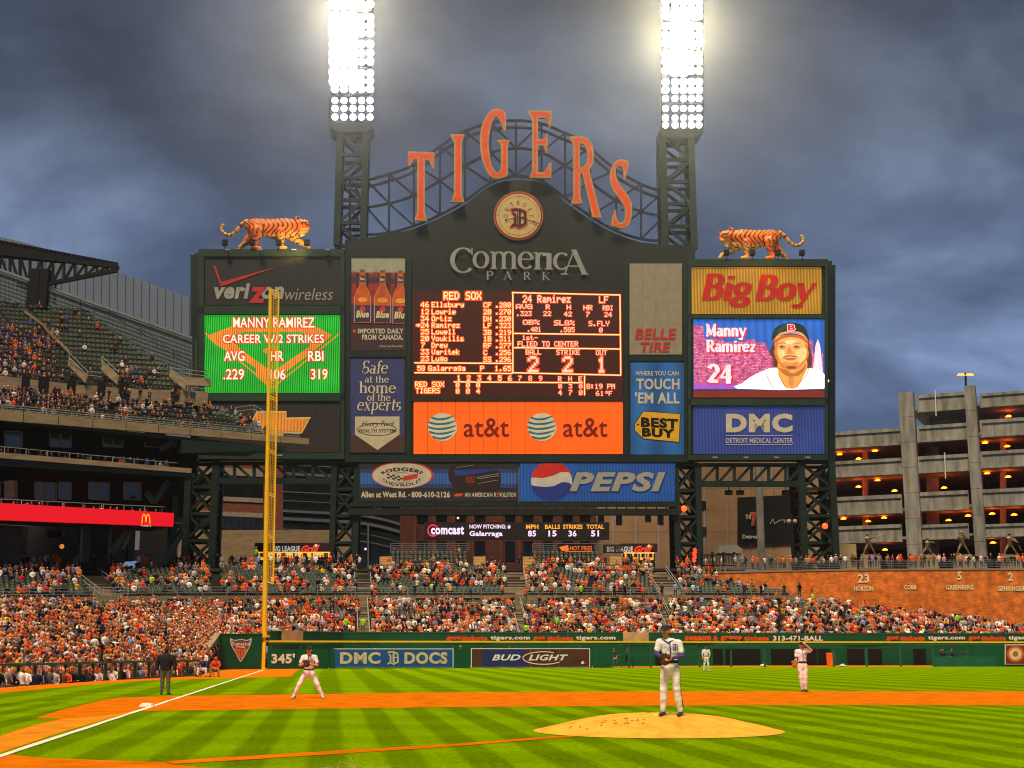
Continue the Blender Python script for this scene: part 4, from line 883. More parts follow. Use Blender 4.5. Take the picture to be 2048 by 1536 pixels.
# brick wall at the right with the retired names
BWP = [(1440, 174.0), (1560, 171.0), (1666, 168.6), (1855, 167.2), (2160, 166.5)]
BWP = [Vector((azx(px, Y), Y)) for px, Y in BWP]
def brick_mat():
    m = bpy.data.materials.new('orange_brick'); m.use_nodes = True; nt = m.node_tree; N = nt.nodes; L = nt.links; b = N['Principled BSDF']; b.inputs['Roughness'].default_value = .85
    tc = N.new('ShaderNodeTexCoord'); sp = N.new('ShaderNodeSeparateXYZ'); L.new(tc.outputs['Object'], sp.inputs[0]); cb = N.new('ShaderNodeCombineXYZ'); L.new(sp.outputs[0], cb.inputs[0]); L.new(sp.outputs[2], cb.inputs[1])
    t = N.new('ShaderNodeTexBrick'); t.inputs['Scale'].default_value = 1.0; t.inputs['Brick Width'].default_value = .42; t.inputs['Row Height'].default_value = .16; t.inputs['Mortar Size'].default_value = .015
    t.inputs['Color1'].default_value = (.85, .20, .015, 1); t.inputs['Color2'].default_value = (.52, .085, .01, 1); t.inputs['Mortar'].default_value = (.55, .20, .04, 1); t.inputs['Bias'].default_value = -.35; L.new(cb.outputs[0], t.inputs[0])
    nz = N.new('ShaderNodeTexNoise'); nz.inputs['Scale'].default_value = 1.1; nz.inputs['Detail'].default_value = 6; L.new(tc.outputs['Object'], nz.inputs[0]); mr = N.new('ShaderNodeMapRange'); mr.inputs[1].default_value = .3; mr.inputs[2].default_value = .7; mr.inputs[3].default_value = .6; mr.inputs[4].default_value = 1.3; L.new(nz.outputs[0], mr.inputs[0])
    s = N.new('ShaderNodeVectorMath'); s.operation = 'SCALE'; L.new(t.outputs[0], s.inputs[0]); L.new(mr.outputs[0], s.inputs[3]); L.new(s.outputs[0], b.inputs['Base Color']); return m
bk = thing('brick_wall', 'curving orange brick wall with pale retired names and numbers, right of the outfield seats', 'wall', (50, 168, 0))
add(wall_seg(MB(), BWP, 1440, 2150, 0, 11.4, .5, n=12), 'wall_face', brick_mat(), bk)
add(wall_seg(MB(), BWP, 1440, 2150, 11.403, 11.62, .62, off=.08, n=12), 'coping', M['tan'], bk)
namem = shade('pale_letter', (.85, .72, .38), rough=.5)
for s_, cx, cy, w_, h_ in (('23', 1727, 1156.5, 23, 18), ('HORTON', 1727.5, 1177, 38, 10), ('COBB', 1820.5, 1174.5, 24, 9), ('5', 1919, 1151.5, 9, 17), ('GREENBERG', 1919.5, 1174.5, 55, 9.5), ('2', 2021, 1153.5, 9.5, 17), ('GEHRINGER', 2022.5, 1177, 54, 10)):
    pl = CurvePl(BWP, cx - w_ / 2, cx + w_ / 2, .03); l = MB(); text(l, pl, s_, cx - w_ / 2, cy - h_ / 2, cx + w_ / 2, cy + h_ / 2, .05, bold=.035); add(l, 'number' if s_.isdigit() else 'name_lettering', namem, bk)
rl = MB(); rail_line(rl, [(*along(BWP, p), 11.62) for p in (1445, 1560, 1666, 1760, 1855, 1950, 2060, 2140)], 1.05, .022, bars=5, step=1.6); solo(rl, 'walk_rail', M['wire'], 'dark thin bar rail on top of the orange brick wall', 'railing')
# decks behind
dk_ = MB(); Bk = [(azx(p, Y), Y) for p, Y, h in MK]; ZK = [zat(h, Y) - 1.2 for p, Y, h in MK]
for i in range(len(Bk) - 1):
    a, b = Bk[i], Bk[i + 1]; dk_.quad((a[0], a[1] - .3, ZK[i] - .02), (b[0], b[1] - .3, ZK[i + 1] - .02), (b[0], b[1] + 60, ZK[i + 1] - .02), (a[0], a[1] + 60, ZK[i] - .02))
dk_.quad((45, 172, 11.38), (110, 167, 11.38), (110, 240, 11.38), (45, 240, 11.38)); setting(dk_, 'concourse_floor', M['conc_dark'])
# ------------------------------------------------------------------ the scoreboard
BP = Plane(184.4, 0.058)
ys0 = lambda x: float(np.interp(x, [703, 738, 816, 874, 933, 972, 1011, 1038, 1070, 1101, 1128, 1187, 1226, 1284, 1324], [478.5, 475, 461, 438, 407, 377, 362, 360, 362, 375, 403, 444, 465, 485, 489]))
sb = thing('scoreboard', 'huge dark green scoreboard structure with a curved top that carries the signs and screens', 'scoreboard', BP.hit(1030, 930))
up = [(690, 930), (690, 479), (703, 478.5), (738, 475), (775, 469), (816, 461), (845, 451), (874, 438), (905, 423), (933, 407), (953, 391), (972, 377), (992, 367), (1011, 362), (1038, 360), (1070, 362), (1088, 368), (1101, 375), (1115, 388), (1128, 403), (1158, 425), (1187, 444), (1208, 456), (1226, 465), (1255, 477), (1284, 485), (1324, 489), (1390, 492), (1390, 930)]
add(poly(MB(), BP, up, 0, 2.6), 'centre_panel', M['bgreen'], sb)
def slab(name, x0, y0, x1, y1, off, dep, m, lab=None, par=sb):
    return add(rect(MB(), BP, x0, y0, x1, y1, off, dep), name, m, par, lab)
for x in range(740, 1340, 50): add(stroke(MB(), BP, [(x, max(ys0(x) + 3, 380)), (x, 579)], .5, .012), 'panel_seam', M['black'], sb)
for y in (470, 520, 560): add(stroke(MB(), BP, [(824 if y == 470 else 823, y), (1247, y)], .5, .018), 'panel_seam', M['black'], sb)
slab('left_wing', 397, 498, 689.5, 918, -.25, 2.0, M['wing']); slab('right_wing', 1372, 518, 1656, 920, -.25, 2.0, M['wing'])
slab('left_edge_step', 389, 506, 397, 928, -1.0, 2.0, M['dgreen']); slab('left_edge_step', 381, 510, 389, 930, -1.8, 1.8, M['dgreen'])
slab('right_edge_step', 1656.2, 522, 1664, 930, -1.0, 2.0, M['dgreen']); slab('right_edge_step', 1664, 530, 1671, 934, -1.8, 1.8, M['dgreen'])
# proud frame members of the wings
for x0, y0, x1, y1 in ((397, 498, 689, 513), (397, 611, 689, 628), (397, 787, 689, 802), (397, 906, 689, 918), (397, 513, 408, 906), (681, 513, 689, 906),
                       (1376, 518, 1656, 532), (1376, 629, 1656, 637), (1376, 797, 1656, 811), (1376, 909, 1656, 920), (1376, 532, 1382.5, 909), (1650, 532, 1656, 909)):
    slab('frame_member', x0, y0 + .2, x1, y1 - .2, .35, .58, M['wing'])
for x0, y0, x1, y1 in ((693, 508, 700, 912), (813, 508, 822, 912), (700, 702, 812, 714), (1248, 515, 1257, 914), (1368.5, 520, 1375, 914), (1258, 711, 1367, 722), (822, 796, 1248, 802), (690, 910, 1376, 924)):
    slab('trim_strip', x0, y0, x1, y1, .25, .24, M['dgreen'])
for x, y, k in ((455, 500, 0), (520, 500, 0), (588, 500, 0), (655, 500, 0), (1430, 915, 1), (1492, 915, 1), (1553, 915, 1), (1615, 915, 1), (445, 911, 1), (560, 911, 1)):
    o = MB(); p = BP.hit(x, y, .9); o.box(p.x - .35, p.x + .35, p.y - .2, p.y + .2, p.z - .08, p.z + .1); o.beam(p, p - BP.n * .0 + Vector((0, .6, 0)), .08); add(o, 'lamp_arm', M['grey'], sb)
def ad(name, label, box, base, off=.12, panels=0, gap=.25, group=None):
    x0, y0, x1, y1 = box; t = thing(name, label, 'sign' if name != 'video_screen' else 'screen', BP.hit((x0 + x1) / 2, y1, off), group)
    add(rect(MB(), BP, x0 - 1.5, y0 - 1.5, x1 + 1.5, y1 + 1.5, off - .04, .08), 'frame', M['dgreen'], t)
    if panels:
        xs = np.linspace(x0, x1, panels + 1)
        for a, b in zip(xs, xs[1:]): add(rect(MB(), BP, a + gap / 2, y0, b - gap / 2, y1, off, .03), 'panel', base, t)
    else: add(rect(MB(), BP, x0, y0, x1, y1, off), 'panel', base, t)
    return t
def ribbed(name, c, period, e=None, es=0, dark=.55, axis='X'):
    m = bpy.data.materials.new(name); m.use_nodes = True; nt = m.node_tree; N = nt.nodes; L = nt.links; b = N['Principled BSDF']; b.inputs['Roughness'].default_value = .55
    tc = N.new('ShaderNodeTexCoord'); w = N.new('ShaderNodeTexWave'); w.bands_direction = axis; w.inputs['Scale'].default_value = (2 * pi / 20) / period; w.inputs['Distortion'].default_value = 0.05; L.new(tc.outputs['Object'], w.inputs[0])
    nz = N.new('ShaderNodeTexNoise'); nz.inputs['Scale'].default_value = .25; nz.inputs['Detail'].default_value = 4; L.new(tc.outputs['Object'], nz.inputs[0])
    mr = N.new('ShaderNodeMapRange'); mr.inputs[3].default_value = dark; mr.inputs[4].default_value = 1.1; L.new(w.outputs['Fac'], mr.inputs[0])
    m2 = N.new('ShaderNodeMapRange'); m2.inputs[1].default_value = .3; m2.inputs[2].default_value = .7; m2.inputs[3].default_value = .8; m2.inputs[4].default_value = 1.2; L.new(nz.outputs[0], m2.inputs[0])
    q = N.new('ShaderNodeMath'); q.operation = 'MULTIPLY'; L.new(mr.outputs[0], q.inputs[0]); L.new(m2.outputs[0], q.inputs[1])
    s = N.new('ShaderNodeVectorMath'); s.operation = 'SCALE'; s.inputs[0].default_value = c; L.new(q.outputs[0], s.inputs[3]); L.new(s.outputs[0], b.inputs['Base Color'])
    if e: s2 = N.new('ShaderNodeVectorMath'); s2.operation = 'SCALE'; s2.inputs[0].default_value = e; L.new(q.outputs[0], s2.inputs[3]); L.new(s2.outputs[0], b.inputs['Emission Color']); b.inputs['Emission Strength'].default_value = es
    return m
signw = shade('sign_cream', (.60, .55, .40), rough=.5, var=.1); signg = shade('sign_grey', (.34, .35, .30), rough=.5, var=.1)
# 1 dark wireless sign
t = ad('advertising_sign', 'dark slatted verizon wireless sign with a red tick, top of the left wing', (410, 515, 685, 610), ribbed('dark_slats', (.016, .014, .012), .45, dark=.35))
l = MB(); text(l, BP, 'veri', 428, 566, 500, 598, .2, bold=.04, shear=.2); text(l, BP, 'on', 523, 573, 568, 598, .2, bold=.04, shear=.2); text(l, BP, 'wireless', 570, 576, 666, 600, .2, bold=-.004, shear=.25)
l.cur = 1; text(l, BP, 'z', 497, 574, 535, 606, .2, bold=.03, shear=.2); poly(l, BP, [(427, 532), (431, 531), (442, 564), (553, 534), (442, 573)], .2)
add(l, 'lettering', [signg, shade('tick_red', (.50, .03, .03))], t)
# 2 green video screen
GL = ribbed('green_screen', (.0, .10, .01), .31, (.002, .42, .012), .75, dark=.2)
t = ad('video_screen', 'bright green LED screen showing an orange ball diamond with MANNY RAMIREZ career figures', (409, 630, 680, 786), GL)
l = MB(); l.cur = 0
poly(l, BP, [(413, 672), (468, 651), (625, 650), (664, 670), (640, 692), (545, 764), (539, 775), (512, 752), (512, 736), (480, 716), (432, 690)], .14, holes=[[(462, 672), (490, 664), (600, 664), (628, 672), (618, 694), (545, 744), (480, 698)]])
poly(l, BP, ell(540, 702, 13, 7), .145); stroke(l, BP, [(411, 666), (545, 776), (678, 668)], 3, .15)
add(l, 'diamond', ribbed('diamond_screen', (.2, .08, .01), .31, (.85, .22, .012), .75, dark=.35), t)
def outlined(t, s_, x0, y0, x1, y1, m1, m2, bold=.012, bo=.11, off=.16, name='lettering', f=text, **k):
    l = MB(); l.cur = 1; f(l, BP, s_, x0 - 1.9, y0 - 1.9, x1 + 1.9, y1 + 1.9, off, bold=bo, **k); l.cur = 0; f(l, BP, s_, x0, y0, x1, y1, off + .006, bold=bold, **k); add(l, name, [m1, m2], t)
ledw = glow('led_white', (1.0, .80, .62), 1.0); ledr = glow('led_red', (.75, .03, .015), .8)
for s_, a, b, c, d in (('MANNY RAMIREZ', 466, 635, 629, 655), ('CAREER W/2 STRIKES', 446, 669, 648, 686), ('AVG', 448, 702, 489, 722), ('HR', 541, 702, 567, 722), ('RBI', 616, 702, 647, 722), ('.229', 447, 738, 488, 759), ('106', 540, 738, 571, 759), ('319', 622, 738, 655, 759)):
    outlined(t, s_, a, b, c, d, ledw, ledr)
# 3 car maker sign
t = ad('advertising_sign', 'dark slatted sign with a lit orange cross shaped emblem, foot of the left wing', (403, 803, 679, 905), ribbed('dark_slats_b', (.026, .020, .013), .45, dark=.35))
l = MB(); bt = [(500, 847), (513, 822), (573, 822), (573, 835), (622, 834), (604, 867), (566, 867), (566, 880), (512, 880), (512, 861), (488, 861)]
poly(l, BP, bt, .2); l.cur = 1; poly(l, BP, inset(bt, 3), .215)
add(l, 'emblem', [shade('emblem_edge', (.75, .55, .2)), ribbed('emblem_slats', (.45, .15, .015), .45, (.55, .17, .015), .5, dark=.6)], t)
# 4 bottle sign
t = ad('advertising_sign', 'tall sign of brown beer bottles reading Blue, IMPORTED DAILY FROM CANADA', (702, 516, 811, 701), shade('sign_plum', (.055, .028, .035), rough=.5, var=.15))
l = MB()
poly(l, BP, [(703, 517), (810, 517), (810, 545), (703, 545)], .13); l.cur = 1; poly(l, BP, [(703, 545), (810, 545), (810, 648), (703, 648)], .13)
add(l, 'picture', [shade('sign_pale_green', (.34, .36, .24), rough=.5), shade('sign_dark_brown', (.06, .02, .012))], t)
for gx in (730, 757, 784): add(stroke(MB(), BP, [(gx, 517), (gx, 545)], .5, .136), 'line', M['grey'], t)
amber = shade('amber_glass', (.62, .11, .008), rough=.2, spec=.6, var=.3, vscale=.8); lblb = shade('label_navy', (.04, .035, .09))
amber_b = shade('amber_glass_back', (.34, .035, .006), rough=.25, spec=.6, var=.3, vscale=.8); hl = shade('amber_light', (.85, .36, .03)); edge_ = shade('bottle_edge', (.55, .42, .28))
for i, (cx, top, W_, H_, front) in enumerate(((708, 543, 8, 100, 0), (742, 545, 8, 98, 0), (752, 543, 8, 100, 0), (786, 545, 8, 98, 0), (725, 539, 16, 108, 1), (765, 540, 16, 108, 1), (801, 541, 15, 108, 1))):
    b = MB(); y = lambda f: top + f * H_; nw = 5 if front else 4; cl = lambda x: min(810, max(703, x)); d0 = .14 + (.05 if front else 0) + i * .003
    o = [(-nw, 0), (nw, 0), (nw + .6, .28), (W_ * .72, .40), (W_, .53), (W_, .985), (-W_, .985), (-W_, .53), (-W_ * .72, .40), (-nw - .6, .28)]
    if front: b.cur = 5; poly(b, BP, [(cl(cx + p[0] * 1.07), y(p[1])) for p in o], d0 - .004)
    b.cur = 0; poly(b, BP, [(cl(cx + p[0]), y(p[1])) for p in o], d0); b.cur = 1; poly(b, BP, [(cl(cx - W_ * .96), y(.66)), (cl(cx + W_ * .96), y(.66)), (cl(cx + W_ * .96), y(.97)), (cl(cx - W_ * .96), y(.97))], d0 + .004); poly(b, BP, [(cx - nw, y(.11)), (cx + nw, y(.11)), (cx + nw, y(.23)), (cx - nw, y(.23))], d0 + .004)
    b.cur = 3; poly(b, BP, [(cx - nw, y(-.0)), (cx + nw, y(0)), (cx + nw, y(.05)), (cx - nw, y(.05))], d0 + .004)
    if front:
        b.cur = 4; poly(b, BP, [(cl(p[0]), p[1]) for p in ell(cx, y(.73), 6, 6, 9)], d0 + .008); b.cur = 6; poly(b, BP, [(cl(p[0]), p[1]) for p in ell(cx, y(.56), 10, 5, 20)], d0 + .006)
        b.cur = 2; text(b, BP, 'Blue' if i < 6 else 'Blu', cx - 13, y(.76), min(809.5, cx + 13), y(.89), d0 + .014, bold=.05, shear=.2); text(b, BP, 'Blue', cx - 4, y(.145), cx + 4, y(.20), d0 + .012, bold=.03)
    add(b, 'bottle', [amber if front else amber_b, lblb, shade('label_gold', (.75, .62, .30)), shade('cap_brown', (.25, .07, .02)), shade('label_red', (.62, .05, .01)), edge_, hl], t)
l = MB(); text(l, BP, 'IMPORTED DAILY', 716, 657, 807, 667, .16, bold=.035); text(l, BP, 'FROM CANADA.', 724, 669, 806, 680, .16, bold=.035); text(l, BP, 'Always Enjoy Responsibly.', 759, 690, 806, 695, .16); l.cur = 1; poly(l, BP, ell(709, 662, 4, 4, 7), .16)
add(l, 'lettering', [signw, shade('leaf_red', (.6, .05, .02))], t)
# 5 hospital sign
t = ad('advertising_sign', 'blue sign reading Safe at the home of the experts above a cream home plate', (700, 716, 809, 905), shade('sign_violet_blue', (.045, .055, .17), rough=.5, var=.15))
l = MB(); l.cur = 1; poly(l, BP, [(701, 872), (808, 872), (808, 904), (701, 904)], .13); l.cur = 0
serif(l, BP, 'Safe', 723, 721, 775, 747, .16, .13, .05, .12, lo=-.0); serif(l, BP, 'at the', 729, 751, 778, 765, .16, .13, .06); serif(l, BP, 'home', 718, 763, 792, 786, .16, .14, .06); serif(l, BP, 'of the', 734, 786, 781, 802, .16, .13, .06); serif(l, BP, 'experts', 712, 799, 800, 828, .16, .13, .05, .15, lo=-.28, hi=.86)
l.cur = 2; poly(l, BP, [(710, 833), (799, 833), (799, 869), (755, 900), (710, 869)], .14); l.cur = 3; stroke(l, BP, ell(754, 859, 39, 12, 30), 1.2, .15, True); serif(l, BP, 'Henry Ford' if False else 'Hen', 724, 843, 752, 854, .15, .10, .05, .3, lo=-.0) if False else text(l, BP, 'Henry Ford', 723, 842, 789, 856, .15, shear=.4); text(l, BP, 'HEALTH SYSTEM', 718, 858, 791, 865, .152, bold=.01)
add(l, 'lettering', [shade('sign_butter', (.66, .60, .34)), shade('sign_brown_b', (.07, .035, .03)), shade('plate_cream', (.55, .50, .33)), M['black']], t)
# 6 tyre sign: only its name, the painted figure is left out
t = ad('advertising_sign', 'cream sign reading BELLE TIRE in red beside the orange number board', (1259, 527, 1364, 709), shade('sign_off_white', (.30, .26, .18), rough=.5, var=.1), panels=4)
l = MB(); text(l, BP, 'BELLE', 1270, 657, 1353, 679, .18, bold=.035, shear=.15); text(l, BP, 'TIRE', 1281, 684, 1341, 704, .18, bold=.035, shear=.15); add(l, 'lettering', shade('sign_red_b', (.48, .03, .02)), t)
# 7 yellow tag sign
t = ad('advertising_sign', 'bright blue sign reading WHERE YOU CAN TOUCH EM ALL with a yellow BEST BUY tag', (1261, 724, 1368, 909), ribbed('blue_curtain', (.012, .12, .38), 4.2, (.008, .10, .34), .12, dark=.6))
l = MB(); text(l, BP, 'WHERE YOU CAN', 1271, 742, 1357, 751, .18, bold=.02); text(l, BP, 'TOUCH', 1273, 757, 1359, 779, .18, bold=.03); text(l, BP, "'EM ALL", 1270, 784, 1359, 807, .18, bold=.03)
add(l, 'lettering', signw, t); l = MB(); tg = [(1269, 848), (1286, 822), (1361, 827), (1359, 885), (1287, 878), (1269, 862)]; l.cur = 1; poly(l, BP, tg, .16); l.cur = 0; poly(l, BP, inset(tg, 1.2), .165, holes=[ell(1276, 849, 2, 2, 10)]); add(l, 'tag', [shade('tag_yellow', (.75, .42, .02)), M['black']], t)
l = MB(); text(l, BP, 'BEST', 1282, 834, 1356, 854, .18, bold=.06, slope=.05); text(l, BP, 'BUY', 1284, 855, 1350, 873, .18, bold=.06, slope=.05); add(l, 'lettering', M['black'], t)
# 8 yellow sign, 9 portrait screen, 10 blue sign
t = ad('advertising_sign', 'yellow slatted sign with red words Big Boy, top of the right wing', (1383, 534, 1643, 628), ribbed('yellow_slats', (.50, .27, .012), .45, (.30, .14, .004), .35, dark=.5))
l = MB(); serif(l, BP, 'Big', 1398, 550, 1497, 611, .2, .26, .13, .22, lo=-.26, hi=.98); serif(l, BP, 'Boy', 1505, 552, 1622, 612, .2, .26, .13, .22, lo=-.26, hi=.98); stroke(l, BP, ell(1629, 574, 4, 4, 14), .8, .2, True); text(l, BP, 'R', 1627.5, 572, 1631, 576.5, .2); add(l, 'lettering', shade('sign_red_c', (.62, .02, .012)), t)
t = ad('advertising_sign', 'blue slatted sign reading DMC DETROIT MEDICAL CENTER, foot of the right wing', (1387, 813, 1650, 908), ribbed('blue_slats', (.028, .055, .26), .45, (.012, .03, .16), .35, dark=.6))
l = MB(); text(l, BP, 'DMC', 1452, 827, 1585, 865, .2, bold=.055); stroke(l, BP, [(1452, 871), (1585, 871)], 1, .2); stroke(l, BP, [(1452, 889), (1585, 889)], 1, .2); text(l, BP, 'DETROIT MEDICAL CENTER', 1452, 876, 1586, 886, .2, bold=.012); add(l, 'lettering', signw, t)
# portrait screen
def E_(n, c, s=1.0):
    if 'screen_' + n in _mc: return _mc['screen_' + n]
    c = tuple(x ** 1.25 for x in c); m = glow('screen_' + n, c, s); nt = m.node_tree; N = nt.nodes; L = nt.links
    tc = N.new('ShaderNodeTexCoord'); nz = N.new('ShaderNodeTexNoise'); nz.inputs['Scale'].default_value = 1.3; nz.inputs['Detail'].default_value = 8; nz.inputs['Roughness'].default_value = .75; L.new(tc.outputs['Object'], nz.inputs[0])
    mr = N.new('ShaderNodeMapRange'); mr.inputs[1].default_value = .3; mr.inputs[2].default_value = .7; mr.inputs[3].default_value = .72; mr.inputs[4].default_value = 1.28; L.new(nz.outputs[0], mr.inputs[0])
    v = N.new('ShaderNodeVectorMath'); v.operation = 'SCALE'; v.inputs[0].default_value = c; L.new(mr.outputs[0], v.inputs[3]); L.new(v.outputs[0], N['Principled BSDF'].inputs['Emission Color']); return m
def skyline_mat():
    m = bpy.data.materials.new('screen_city'); m.use_nodes = True; nt = m.node_tree; N = nt.nodes; L = nt.links; b = N['Principled BSDF']; b.inputs['Base Color'].default_value = (.2, .05, .12, 1)
    tc = N.new('ShaderNodeTexCoord'); sp = N.new('ShaderNodeSeparateXYZ'); L.new(tc.outputs['Object'], sp.inputs[0]); cb = N.new('ShaderNodeCombineXYZ'); L.new(sp.outputs[0], cb.inputs[0]); L.new(sp.outputs[2], cb.inputs[1])
    br = N.new('ShaderNodeTexBrick'); br.inputs['Scale'].default_value = 1.1; br.inputs['Mortar Size'].default_value = .06; br.inputs['Color1'].default_value = (.95, .50, .72, 1); br.inputs['Color2'].default_value = (.16, .02, .20, 1); br.inputs['Mortar'].default_value = (.75, .03, .12, 1); br.offset = .5; L.new(cb.outputs[0], br.inputs[0])
    nz = N.new('ShaderNodeTexNoise'); nz.inputs['Scale'].default_value = 2.2; nz.inputs['Detail'].default_value = 8; L.new(tc.outputs['Object'], nz.inputs[0]); cr = N.new('ShaderNodeMapRange'); cr.inputs[1].default_value = .35; cr.inputs[2].default_value = .65; cr.inputs[3].default_value = .45; cr.inputs[4].default_value = 1.5; L.new(nz.outputs[0], cr.inputs[0])
    s = N.new('ShaderNodeVectorMath'); s.operation = 'SCALE'; L.new(br.outputs[0], s.inputs[0]); L.new(cr.outputs[0], s.inputs[3]); L.new(s.outputs[0], b.inputs['Emission Color']); b.inputs['Emission Strength'].default_value = .5; return m
t = ad('video_screen', 'LED screen on the right wing with a capped player portrait, pink city and number 24', (1387, 639, 1649, 779), ribbed('screen_blue', (.02, .08, .3), 1.2, (.012, .11, .50), .55, dark=.8))
add(rect(MB(), BP, 1387, 780.5, 1649, 795, .13), 'lower_edge', shade('screen_lower_edge', (.16, .03, .02), emit=(.25, .01, .01), estr=.25), t)
l = MB(); Z = lambda x, y: (1380 + x * .13672, 630 + y * .13672)
city = [(52, 150), (195, 165), (200, 350), (480, 345), (500, 400), (640, 390), (820, 400), (840, 355), (945, 355), (960, 405), (1105, 405), (1120, 470), (1190, 600), (1500, 700), (1700, 420), (1760, 360), (1800, 370), (1800, 560), (1945, 560), (1945, 1080), (60, 1080)]
poly(l, BP, [Z(*p) for p in city], .125); add(l, 'city_picture', skyline_mat(), t)
def pic(name, pts, off, mat, sm=4): return add(poly(MB(), BP, spline([Z(*p) for p in pts], sm) if sm else [Z(*p) for p in pts], off), name, mat, t)
pic('tower_picture', [(1800, 800), (1835, 450), (1870, 350), (1905, 450), (1940, 800), (1940, 1000), (1800, 1000)], .13, E_('pale', (.95, .75, .85)), 0)
pic('ground_picture', [(60, 1000), (400, 990), (720, 1010), (690, 1078), (60, 1078)], .13, E_('violet', (.45, .12, .55)), 0)
pic('hair', [(1235, 380), (1180, 480), (1165, 560), (1220, 640), (1215, 730), (1290, 780), (1330, 600), (1600, 600), (1700, 790), (1770, 770), (1785, 640), (1770, 520), (1745, 440), (1720, 330), (1500, 280), (1280, 300)], .132, E_('hair', (.16, .055, .03)))
pic('jersey', [(690, 1078), (760, 1000), (880, 910), (1060, 820), (1270, 770), (1360, 1000), (1480, 1040), (1600, 980), (1720, 780), (1830, 800), (1945, 840), (1960, 1078)], .136, E_('jersey', (1, .93, .95), 1.2), 2)
pic('neck', [(1285, 700), (1300, 880), (1380, 1040), (1480, 1078), (1570, 1050), (1660, 900), (1715, 760), (1680, 640), (1400, 620)], .140, E_('neck', (.85, .42, .10)), 3)
pic('ear', [(1225, 520), (1255, 640), (1290, 640), (1280, 520)], .142, E_('ear', (.62, .22, .06))); pic('ear', [(1745, 540), (1720, 640), (1690, 650), (1700, 520)], .142, E_('ear', (.62, .22, .06)))
pic('face', [(1240, 380), (1245, 520), (1265, 640), (1300, 720), (1380, 790), (1490, 815), (1590, 780), (1670, 700), (1715, 590), (1725, 420), (1660, 330), (1480, 290), (1310, 310)], .144, E_('face', (.92, .50, .17)))
for nm, pts, c, o in (('shading', [(1240, 380), (1245, 520), (1265, 640), (1300, 720), (1400, 800), (1480, 812), (1400, 750), (1330, 680), (1290, 600), (1275, 500), (1290, 400)], (.74, .27, .07), .1448), ('shading', [(1725, 420), (1715, 590), (1670, 700), (1590, 780), (1500, 812), (1590, 740), (1650, 660), (1685, 560), (1690, 430)], (.72, .27, .08), .1448),
  ('shading', [(1245, 370), (1330, 310), (1480, 285), (1640, 315), (1722, 400), (1690, 400), (1620, 350), (1480, 325), (1340, 350), (1270, 400)], (.62, .17, .04), .1456), ('shading', [(1300, 470), (1345, 445), (1400, 465), (1390, 490), (1345, 497), (1310, 490)], (.70, .30, .09), .1464), ('shading', [(1505, 465), (1555, 445), (1615, 470), (1600, 492), (1555, 497), (1515, 488)], (.70, .30, .09), .1464),
  ('shading', [(1360, 690), (1480, 700), (1590, 690), (1560, 760), (1480, 790), (1390, 760)], (.78, .34, .10), .1460), ('shading', [(1300, 780), (1400, 800), (1500, 850), (1620, 800), (1690, 720), (1680, 800), (1600, 880), (1500, 900), (1390, 880)], (.55, .20, .05), .1415), ('shading', [(1440, 900), (1500, 890), (1520, 1000), (1490, 1040), (1450, 1000)], (.70, .32, .08), .1412)): pic(nm, pts, o, E_('shade%d' % int(c[0] * 100 + c[1] * 10), c))
pic('highlight', [(1400, 380), (1480, 365), (1560, 380), (1545, 420), (1480, 425), (1410, 418)], .1460, E_('hl', (.97, .72, .38)))
pic('cheek', [(1290, 520), (1350, 505), (1390, 560), (1350, 620), (1305, 610)], .147, E_('cheek', (.96, .66, .30))); pic('cheek', [(1560, 520), (1690, 480), (1700, 600), (1620, 700), (1570, 640)], .147, E_('cheek', (.96, .66, .30)))
for x in (1345, 1555): pic('eye', [(x - 52, 462), (x, 445), (x + 52, 462), (x, 476)], .150, E_('eye', (.45, .25, .12))); pic('pupil', [(x - 16, 460), (x, 450), (x + 16, 460), (x, 472)], .152, E_('pupil', (.03, .02, .02))); pic('brow', [(x - 62, 420), (x, 402), (x + 62, 418), (x, 414)], .150, E_('brow', (.2, .07, .03)))
pic('nose', [(1430, 470), (1420, 540), (1400, 560), (1455, 575), (1510, 560), (1480, 520), (1470, 470)], .150, E_('nose', (.72, .30, .09))); pic('moustache', [(1345, 640), (1400, 600), (1460, 590), (1540, 600), (1600, 630), (1545, 615), (1460, 606), (1390, 620)], .152, E_('moustache', (.28, .08, .03)))
pic('mouth', [(1370, 640), (1430, 625), (1465, 630), (1500, 625), (1560, 640), (1465, 665)], .154, E_('mouth', (.62, .17, .08))); pic('beard', [(1400, 760), (1480, 745), (1560, 760), (1490, 800)], .152, E_('beard', (.35, .12, .05)))
pic('cap', [(1205, 380), (1210, 260), (1270, 170), (1400, 120), (1560, 118), (1680, 180), (1725, 300), (1745, 380), (1640, 290), (1480, 252), (1320, 280)], .156, E_('cap', (.022, .05, .035)), 3)
pic('cap_brim', [(1208, 385), (1320, 300), (1480, 265), (1640, 305), (1742, 395), (1640, 262), (1480, 238), (1320, 262)], .159, E_('brim', (.75, .38, .2)), 3)
pic('cap_light', [(1360, 150), (1470, 125), (1400, 200), (1340, 250), (1270, 275), (1300, 200)], .158, E_('capl', (.045, .10, .06)), 3)
for c_ in ([(1470, 120), (1400, 160), (1360, 260)], [(1500, 120), (1590, 170), (1640, 275)]): add(stroke(MB(), BP, [Z(*p) for p in spline(c_, 5, False)], .5, .160), 'seam', E_('seam', (.01, .02, .015)), t)
l = MB(); l.cur = 0; text(l, BP, 'B', *Z(1420, 130), *Z(1548, 238), .162, bold=.09); l.cur = 1; text(l, BP, 'B', *Z(1432, 142), *Z(1536, 226), .166, bold=.03); add(l, 'cap_letter', [E_('capw', (.9, .6, .6)), E_('capr', (.75, .02, .03))], t)
